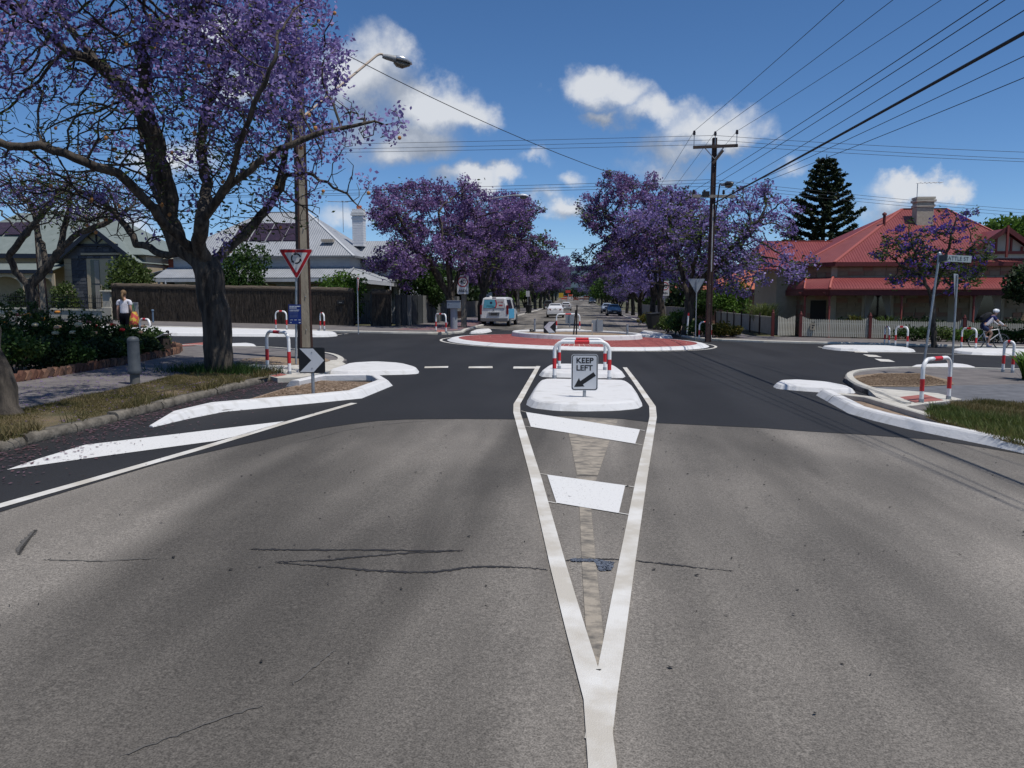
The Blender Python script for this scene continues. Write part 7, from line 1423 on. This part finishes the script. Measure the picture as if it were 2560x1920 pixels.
    skin_body('jersey', {'belly': ((-.22*s, 0, 1.07*s), (.13, .155)), 'chest': ((-.0, 0, 1.29*s), (.145, .175)), 'sh': ((.10*s, 0, 1.38*s), (.095, .115)), 'nk': ((.14*s, 0, 1.42*s), .07), 's1': ((.10*s, -.175, 1.36*s), .078), 'e1': ((.19*s, -.21, 1.25*s), .064), 's2': ((.10*s, .175, 1.36*s), .078), 'e2': ((.19*s, .21, 1.25*s), .064)}, [('belly', 'chest'), ('chest', 'sh'), ('sh', 'nk'), ('sh', 's1'), ('s1', 'e1'), ('sh', 's2'), ('s2', 'e2')], JB, r)
    build('jersey_side_panel', MB().loft([[(-.24*s, -.165, 1.05*s), (-.14*s, -.178, 1.02*s), (-.14*s, -.10, 1.0*s), (-.24*s, -.10, 1.05*s)], [(-.10*s, -.19, 1.24*s), (.03*s, -.192, 1.15*s), (.03*s, -.1, 1.15*s), (-.10*s, -.1, 1.24*s)], [(.04*s, -.19, 1.40*s), (.10*s, -.19, 1.30*s), (.1*s, -.1, 1.3*s), (.04*s, -.1, 1.40*s)]]), JW, r, world=False)
    for e in (-1, 1): build('arm_sleeve', MB().tube([(.25*s, e*.232, 1.19*s), (.44*s, e*.242, 1.05*s)], [.049, .040], 8), JW, r, world=False)
    sj = {'waist': ((-.24*s, 0, 1.07*s), (.125, .145)), 'pelvis': ((-.32*s, 0, .99*s), (.14, .165))}
    for e, t in ((-1, 'n'), (1, 'f')):
        kk = Vector(P['k'+t][0]); hp = Vector(P['p'+t][0]); m_ = hp.lerp(kk, .62); sj['p'+t] = (tuple(hp), .115); sj['m'+t] = (tuple(m_), .09)
    skin_body('shorts', sj, [('waist', 'pelvis'), ('pelvis', 'pn'), ('pn', 'mn'), ('pelvis', 'pf'), ('pf', 'mf')], SHT, r)
    for t in 'nf': a = Vector(P['a'+t][0]); build('shoe', MB().sphere(a+Vector((.07, 0, -.075)), (.14, .05, .05), 10, 6), M('shoe_blue_grey', (.25, .27, .36)), r, world=False); build('sock', MB().tube([a+Vector((0, 0, -.03)), a+Vector((0, 0, .06))], .05, 8), JW, r, world=False)
    hc = Vector((.24*s, 0, 1.63*s)); mb = MB()
    for i in range(5):      # ribbed helmet shell
        a = (i-2)*.036; mb.sphere(hc+Vector((-.01, a, .012-abs(a)*.35)), (.15-abs(a)*.5, .024, .085-abs(a)*.3), 10, 6)
    build('helmet', mb.sphere(hc+Vector((-.01, 0, -.01)), (.135, .1, .075), 12, 6), M('helmet_white', (.62, .64, .68), None, rough=.3), r, world=False); build('sunglasses', MB().box(Vector((.325*s, 0, 1.575*s)), (.03, .15, .04)), BLACK, r, world=False); build('nose', MB().sphere(Vector((.335*s, 0, 1.545*s)), (.022, .015, .022), 6, 5), SKINM, r, world=False)
    bp = thing('backpack', 'black backpack on the back of the cyclist', 'backpack', (x-.14*s, y, z0+1.36*s)); m = Matrix.Rotation(R(-42), 4, 'Y'); secs = []
    for u, w, d in ((-.27, .12, .08), (-.2, .155, .13), (.0, .165, .15), (.2, .15, .13), (.26, .10, .06)): secs.append([m @ Vector((u, -w, -.02)), m @ Vector((u, w, -.02)), m @ Vector((u, w*.9, d)), m @ Vector((u, -w*.9, d))])
    bevel(build('pack', MB().loft(secs), M('pack_black', (.012, .013, .016), None, rough=.8), bp, world=False), .03, 3); build('pocket', MB().box(m @ Vector((-.08, 0, .15)), (.2, .22, .06), ry=R(-42)), M('pack_black', ()), bp, world=False)
cyclist()
# ================================================================== BINS, ROADWORKS
def bin_(label, x, y, mat, lid, rz=0):
    r = thing('wheelie_bin', label, 'bin', (x, y, gz(x, y)+UP), rz); bevel(build('body', MB().loft([[(-a, -b, z), (a, -b, z), (a, b, z), (-a, b, z)] for a, b, z in ((.21, .24, .08), (.28, .34, .98))]), mat, r, world=False), .03); bevel(build('lid', MB().box((0, -.02, 1.02), (.62, .76, .07), rx=R(4)), lid, r, world=False), .02); build('handle', MB().tube([(-.25, .4, .98), (.25, .4, .98)], .02, 6), mat, r, world=False)
    for s in (-1, 1): build('wheel', MB().tube([(s*.2, .27, .1), (s*.26, .27, .1)], .1, 12), TYRE, r, world=False)
BB = M('bin_black', (.015, .016, .017), None, rough=.6)
q = PY(1632, 806, 50); bin_('black wheelie bin with blue edge beside the far garden bed', q.x, 50, BB, M('bin_lid', (.012, .014, .02)), R(-60)); q = PY(1322, 768, 98); bin_('dark wheelie bin beside the grey pole on the left verge', q.x, 98, BB, M('bin_lid', ()), R(60))
q = PY(1258/1., 800, 57); o = thing('timber_bench', 'dark low timber bench on the left verge behind the van', 'bench', (-7.7, 51.8, gz(-7.7, 51.8)+UP), R(5)); BT = M('bench_brown', (.05, .025, .018)); build('seat', MB().box((0, 0, .48), (1.1, .4, .08)), BT, o, world=False); build('backrest', MB().box((0, .18, .7), (1.1, .06, .35)), BT, o, world=False)
for s in (-1, 1): build('leg', MB().box((s*.45, 0, .22), (.08, .34, .46)), BT, o, world=False)
def barrier(label, x, y, w, h, mat, mat2):
    r = thing('road_barrier', label, 'barrier', (x, y, gz(x, y)), 0, 'orange and white roadworks barriers')
    for z in (h*.45, h*.85): build('board', MB().box((0, 0, z), (w, .08, h*.26)), mat if z > h*.6 else mat2, r, world=False)
    for s in (-1, 1): build('leg', MB().box((s*w*.4, 0, h*.5), (.1, .5, h)), mat2, r, world=False)
OR = M('safety_orange', (.55, .09, .03)); OW = M('barrier_white', (.6, .55, .5)); YE = M('sign_yellow', (.55, .34, .03))
for i, (x, w, h) in enumerate(((-3.8, 2.2, 1.6), (-1.6, 1.6, 2.2), (.2, 1.8, 1.2), (2.0, 1.7, 1.1), (3.7, 2.0, 1.7))): barrier(ORD[i]+' roadworks barrier across the far end of the street, counted from the left kerb', x, 268+i*.8, w, h, OR, OW if i % 2 else OR)
r = thing('warning_board', 'yellow roadworks warning board before the orange barriers', 'sign', (-4.6, 260, gz(-4.6, 260))); post(r, 2.4, .06, .06); plate('plate', rrect(1.5, 1.5, .1), (0, 1.9), 0, .02, YE, r)
r = thing('warning_board', 'red roadworks board above the orange barriers', 'sign', (-2.4, 266, gz(-2.4, 266))); post(r, 3.4, .06, .06); plate('plate', rrect(1.6, .9, .1), (0, 3.1), 0, .02, M('board_red', (.5, .05, .04)), r)
p = thing('parking_sign', 'small white parking sign on the left verge up the far street', 'sign', (-6.6, 112, gz(-6.6, 112)+UP)); post(p, 2.9, .04); plate('plate', rrect(.5, .8, .03), (0, 2.5), 0, .01, SIGNW, p)
# ================================================================== ROSE BED, GRASS, PETALS
BRK = [M('edge_brick_a', (.10, .045, .03), (.15, .07, .045), 9, .95, bump=.6, bscale=25), M('edge_brick_b', (.15, .08, .05), (.20, .11, .075), 9, .95, bump=.6, bscale=25), M('edge_brick_c', (.06, .034, .026), (.10, .06, .045), 9, .95, bump=.6, bscale=25)]
edge = gpoly([(-60, 972), (29, 956), (130, 942), (231, 924), (330, 908), (400, 893), (444, 884), (452, 876), (430, 868)], UP)
def brick_edging():
    c = edge[3]; r = thing('brick_edging', 'red bricks set on edge in a sawtooth row round the rose bed', 'edging', (c[0], c[1], gz(*c)+UP)); rn = random.Random(2); P = [Vector(p) for p in edge]
    for a, b in zip(P[:-1], P[1:]):
        d = b-a; n = max(1, int(d.length/.155)); rz = math.atan2(d.y, d.x)
        for i in range(n):
            q = a+d*(i+.5)/n; o = build('brick', MB().box((0, 0, 0), (.105, .11, .23)), BRK[rn.randrange(3)], r, world=False); o.location = (q.x-c[0], q.y-c[1], gz(*q)-gz(*c)+.05+rn.uniform(-.02, .03)); o.rotation_euler = (rn.uniform(-.08, .08), R(38)+rn.uniform(-.12, .12), rz+rn.uniform(-.1, .1))
brick_edging()
tag(sheet('garden_soil', edge+gpoly([(380, 862), (250, 866), (-60, 880)], UP), UP+.006, DIRT), kind='structure')
ROSELEAF = leafmat('rose_leaf', [(.016, .034, .010), (.036, .072, .018), (.085, .135, .036)])
FLW = {'white': M('rose_white', (.55, .47, .30)), 'orange': M('rose_orange', (.6, .24, .04)), 'red': M('rose_red', (.35, .01, .012)), 'pink': M('rose_pink', (.5, .18, .16)), 'peach': M('rose_peach', (.55, .33, .2))}
def rose(label, x, y, w, h, seed, flowers, n=2600, mat=ROSELEAF, stems=0):
    r = leafy('rose_bush', label, 'shrub', (x, y, gz(x, y)+UP), round_ells(w, w*.9, h, random.Random(seed), 8, .02), n, .06, mat, seed, .018, elong=1.4, shell=.3); rn = random.Random(seed)
    for i in range(stems):
        a = rn.random()*6.28; d = w*.3*rn.random(); top = Vector((math.cos(a)*d*1.5, math.sin(a)*d, h*rn.uniform(1.05, 1.35))); build('cane', MB().tube([(math.cos(a)*d*.5, math.sin(a)*d*.5, h*.4), top], [.012, .006], 5), M('rose_cane', (.05, .06, .02)), r, world=False)
        rng = np.random.default_rng(seed*10+i); c = np.array([top.x, top.y, top.z-.12])+rng.normal(0, .07, (60, 3)); V, F = quads(c, .055, rng, 1.4); link('cane_leaves', mesh_arrays('cane_leaves', V, F), mat, r)
    for i, col in enumerate(flowers):
        a = rn.uniform(3.6, 5.8); d = w*rn.uniform(.3, .52); z = h*rn.uniform(.7, 1.12); c = Vector((math.cos(a)*d, math.sin(a)*d*.9, z)); mb = MB(); s = rn.uniform(.055, .085)
        for k in range(7): b = 2*math.pi*k/7; mb.sphere(c+Vector((math.cos(b)*s*.6, math.sin(b)*s*.6, .01*(k % 2))), (s*.6, s*.6, s*.55), 6, 4)
        build('rose', mb.sphere(c+Vector((0, 0, s*.3)), s*.5, 6, 4), FLW[col], r, world=False)
    return r
spots = [(-20, 905, 1.6, 1.15, ['white', 'white', 'pink', 'peach', 'white', 'peach'], 3), (60, 900, 1.5, 1.15, ['white', 'white', 'orange', 'peach', 'pink', 'white', 'white'], 3), (120, 895, 1.4, 1.1, ['orange', 'orange', 'orange', 'white', 'white', 'peach'], 3), (170, 900, 1.3, .95, ['white', 'peach', 'white', 'white'], 4), (215, 893, 1.3, .85, ['pink', 'white', 'peach', 'pink'], 5), (265, 890, 1.3, .82, ['peach', 'red', 'red', 'red', 'peach', 'red'], 3), (318, 887, 1.25, .8, ['red', 'peach'], 0), (370, 884, 1.1, .72, ['peach'], 0), (20, 935, 1.3, .9, [], 0), (95, 925, 1.3, .75, [], 0), (165, 922, 1.1, .62, [], 0), (230, 912, 1.1, .6, [], 0), (295, 903, 1.0, .55, [], 0), (355, 893, .9, .5, [], 0)]
lab = ['tall white and pink rose bush beside the leaning tree', 'rose bush with white and orange blooms', 'rose bush with two bright orange blooms', 'rose bush with cream blooms and long canes', 'rose bush with pink bloom and three long canes', 'rose bush with red blooms', 'dense rose bush behind the pipe bollard', 'last rose bush beside the sloping plaque'] + [ORD[5-k]+' low dark shrub along the brick edging, counted from the sloping plaque' for k in range(6)]
for i, (px, py, w, h, fl, stn) in enumerate(spots):
    g = G(px, py, UP); o = rose(lab[i], g[0], g[1]+.25, w, h, 200+i, fl, 2400 if i < 8 else 1700, ROSELEAF if i < 8 else [GLEAF, DLEAF][i % 2], stn)
    if i >= 8: o['group'] = 'low shrubs along the brick edging'; o.name = 'low_shrub'
rng = np.random.default_rng(5)
def in_poly(P, poly):
    x, y = P[:, 0], P[:, 1]; c = np.zeros(len(P), bool); n = len(poly); j = n-1
    for i in range(n):
        xi, yi = poly[i]; xj, yj = poly[j]; k = ((yi > y) != (yj > y)) & (x < (xj-xi)*(y-yi)/(yj-yi+1e-12)+xi); c ^= k; j = i
    return c
def scatter(poly, n):
    a = np.array(poly); lo, hi = a.min(0), a.max(0); P = rng.uniform(lo, hi, (n, 2)); return P[in_poly(P, poly)]
GZ = lambda P: np.array([gz(x, y) for x, y in P])
def blades(name, P, h, w, mat, base=UP, lean=.5, clump=0.):
    n = len(P); a = rng.uniform(0, 6.283, n); hh = h*rng.uniform(.45, 1.3, n)*(1+clump*(np.sin(P[:, 0]*2.1)+np.sin(P[:, 1]*1.7)+np.sin(P[:, 0]*5.3+P[:, 1]*4.1))*.33); z = GZ(P)+base; c, s = np.cos(a)*w, np.sin(a)*w; l = rng.normal(0, lean, (n, 2))*hh[:, None]
    V = np.stack([np.stack([P[:, 0]-c, P[:, 1]-s, z], 1), np.stack([P[:, 0]+c, P[:, 1]+s, z], 1), np.stack([P[:, 0]+l[:, 0], P[:, 1]+l[:, 1], z+hh], 1)], 1).reshape(-1, 3)
    return tag(link(name, mesh_arrays(name, V, np.arange(3*n).reshape(-1, 3)), mat), kind='stuff')
vp = [(x, y) for x, y in vergeL if y > 4]; vp = [p for p in vergeL if p[1] > 3]; vp = [(-6.62, 6), (-6.62, 16.9)]+vergeL[2:10]+[(-8.6, 6)]
tag(blades('grass', scatter(vp, 110000), .034, .006, GRASSB, clump=.9), 'short patchy grass on the left verge under the jacaranda', 'grass')
kx = rng.uniform(-6.75, -6.5, 5200); ky = rng.uniform(5, 17.3, 5200); k = np.sin(ky*2.3)+np.sin(ky*5.1)+rng.normal(0, .4, 5200) > .35
tag(blades('grass', np.stack([kx, ky], 1)[k], .15, .008, GRASSB), 'long grass tufts hanging over the stone kerb', 'grass')
t0 = np.array([B1.x, B1.y]); tp = t0+rng.normal(0, .42, (2600, 2))*np.array((1.3, .7)); tag(blades('grass', tp, .2, .008, GLEAF), 'taller green grass round the foot of the large jacaranda', 'grass')
vr = gpoly([(2310, 1040), (2344, 1056), (2389, 1070), (2560, 1118), (2760, 1170), (2760, 1040), (2560, 1010), (2480, 1004), (2380, 1012)], UP)
tag(blades('grass', scatter(vr, 60000), .075, .007, GRASSB, clump=.8), 'shaggy green and straw coloured grass on the right verge', 'grass')
tag(blades('grass', scatter(gpoly([(2305, 1034), (2340, 1052), (2420, 1078), (2600, 1125), (2600, 1085), (2420, 1040), (2340, 1018)], UP), 9000), .13, .008, leafmat('kerb_grass', [(.04, .065, .015), (.085, .12, .028), (.17, .175, .055)]), clump=.9), 'long dark green grass along the kerb of the right verge', 'grass')
def petals(name, label, P, size, mat, base):
    n = len(P); c = np.concatenate([P, (GZ(P)+base)[:, None]], 1); V, F = quads(c, size, rng, 1.5, .12); V[:, 2] = np.repeat(c[:, 2], 4)+rng.uniform(.001, .012, 4*n); tag(link(name, mesh_arrays(name, V, F), mat), label, 'petals', kind='stuff')
g0 = rng.normal(0, 1, (5200, 2))*np.array((3.4, 4.5))+np.array((-8.5, 15)); onl = g0[(g0[:, 0] < -6.65) & (g0[:, 1] < 21) & (g0[:, 1] > 4)]; petals('petals', 'purple petals fallen on the left verge and footpath', onl, .032, PETAL, UP+.012)
g1 = np.stack([rng.uniform(-6.4, -4.6, 9000), rng.uniform(6, 17, 9000)], 1); g1 = g1[rng.random(9000) < np.clip((-g1[:, 0]-4.6)/1.8, 0, 1)**3]; petals('petals', 'petals and leaf litter in the left gutter', g1, .032, leafmat('gutter_litter', [(.05, .03, .03), (.16, .09, .10), (.2, .14, .2)]), .026)
g2 = np.stack([rng.normal(-7.6, 1.0, 2600), rng.uniform(42, 70, 2600)], 1); petals('petals', 'purple petals strewn on the far left verge', g2, .07, PETAL, UP+.012); g3 = np.stack([rng.normal(6.8, 1.4, 3800), rng.uniform(41, 95, 3800)], 1); g3 = g3[(g3[:, 0] > 5.9)]; petals('petals', 'purple petals strewn on the far right footpath', g3, .07, PETAL, UP+.014)
g4 = np.stack([5.8-np.abs(rng.normal(0, 1.6, 3000)), rng.uniform(46, 110, 3000)], 1); petals('petals', 'purple petals on the right lane of the far street', g4, .06, PETAL, .025); g5 = np.stack([rng.normal(0, 5, 420), rng.uniform(3.5, 13, 420)], 1); petals('leaf_litter', 'dark leaf crumbs scattered on the worn road', g5[np.abs(g5[:, 0]) < 5.5], .022, M('crumb', (.02, .018, .016)), .014)
g6 = scatter(gpoly([(2130, 950), (2200, 936), (2300, 936), (2380, 960), (2300, 966), (2170, 965)], UP), 9000); petals('bark_chips', 'bark chips in the mulch bed by the slanting post', g6, .04, leafmat('bark_chip', [(.08, .05, .03), (.2, .14, .09), (.34, .26, .18)]), UP+.016)
g7 = scatter(gpoly([(560, 1030), (800, 1003), (895, 990), (950, 962), (800, 958), (720, 976)]), 4000); petals('leaf_litter', 'dry litter on the soil of the left kerbed bed', g7, .03, leafmat('bark_chip', []), .05)
g8 = np.concatenate([scatter(gpoly([(1486, 1404), (1534, 1412), (1528, 1432), (1500, 1433)]), 900), scatter(gpoly([(1428, 1403), (1490, 1405), (1488, 1411), (1428, 1409)]), 500)]); petals('paint_flecks', 'worn blue survey paint flecks on the road between the edge lines', g8, .016, M('blue_fleck', (.115, .135, .175)), .0125)
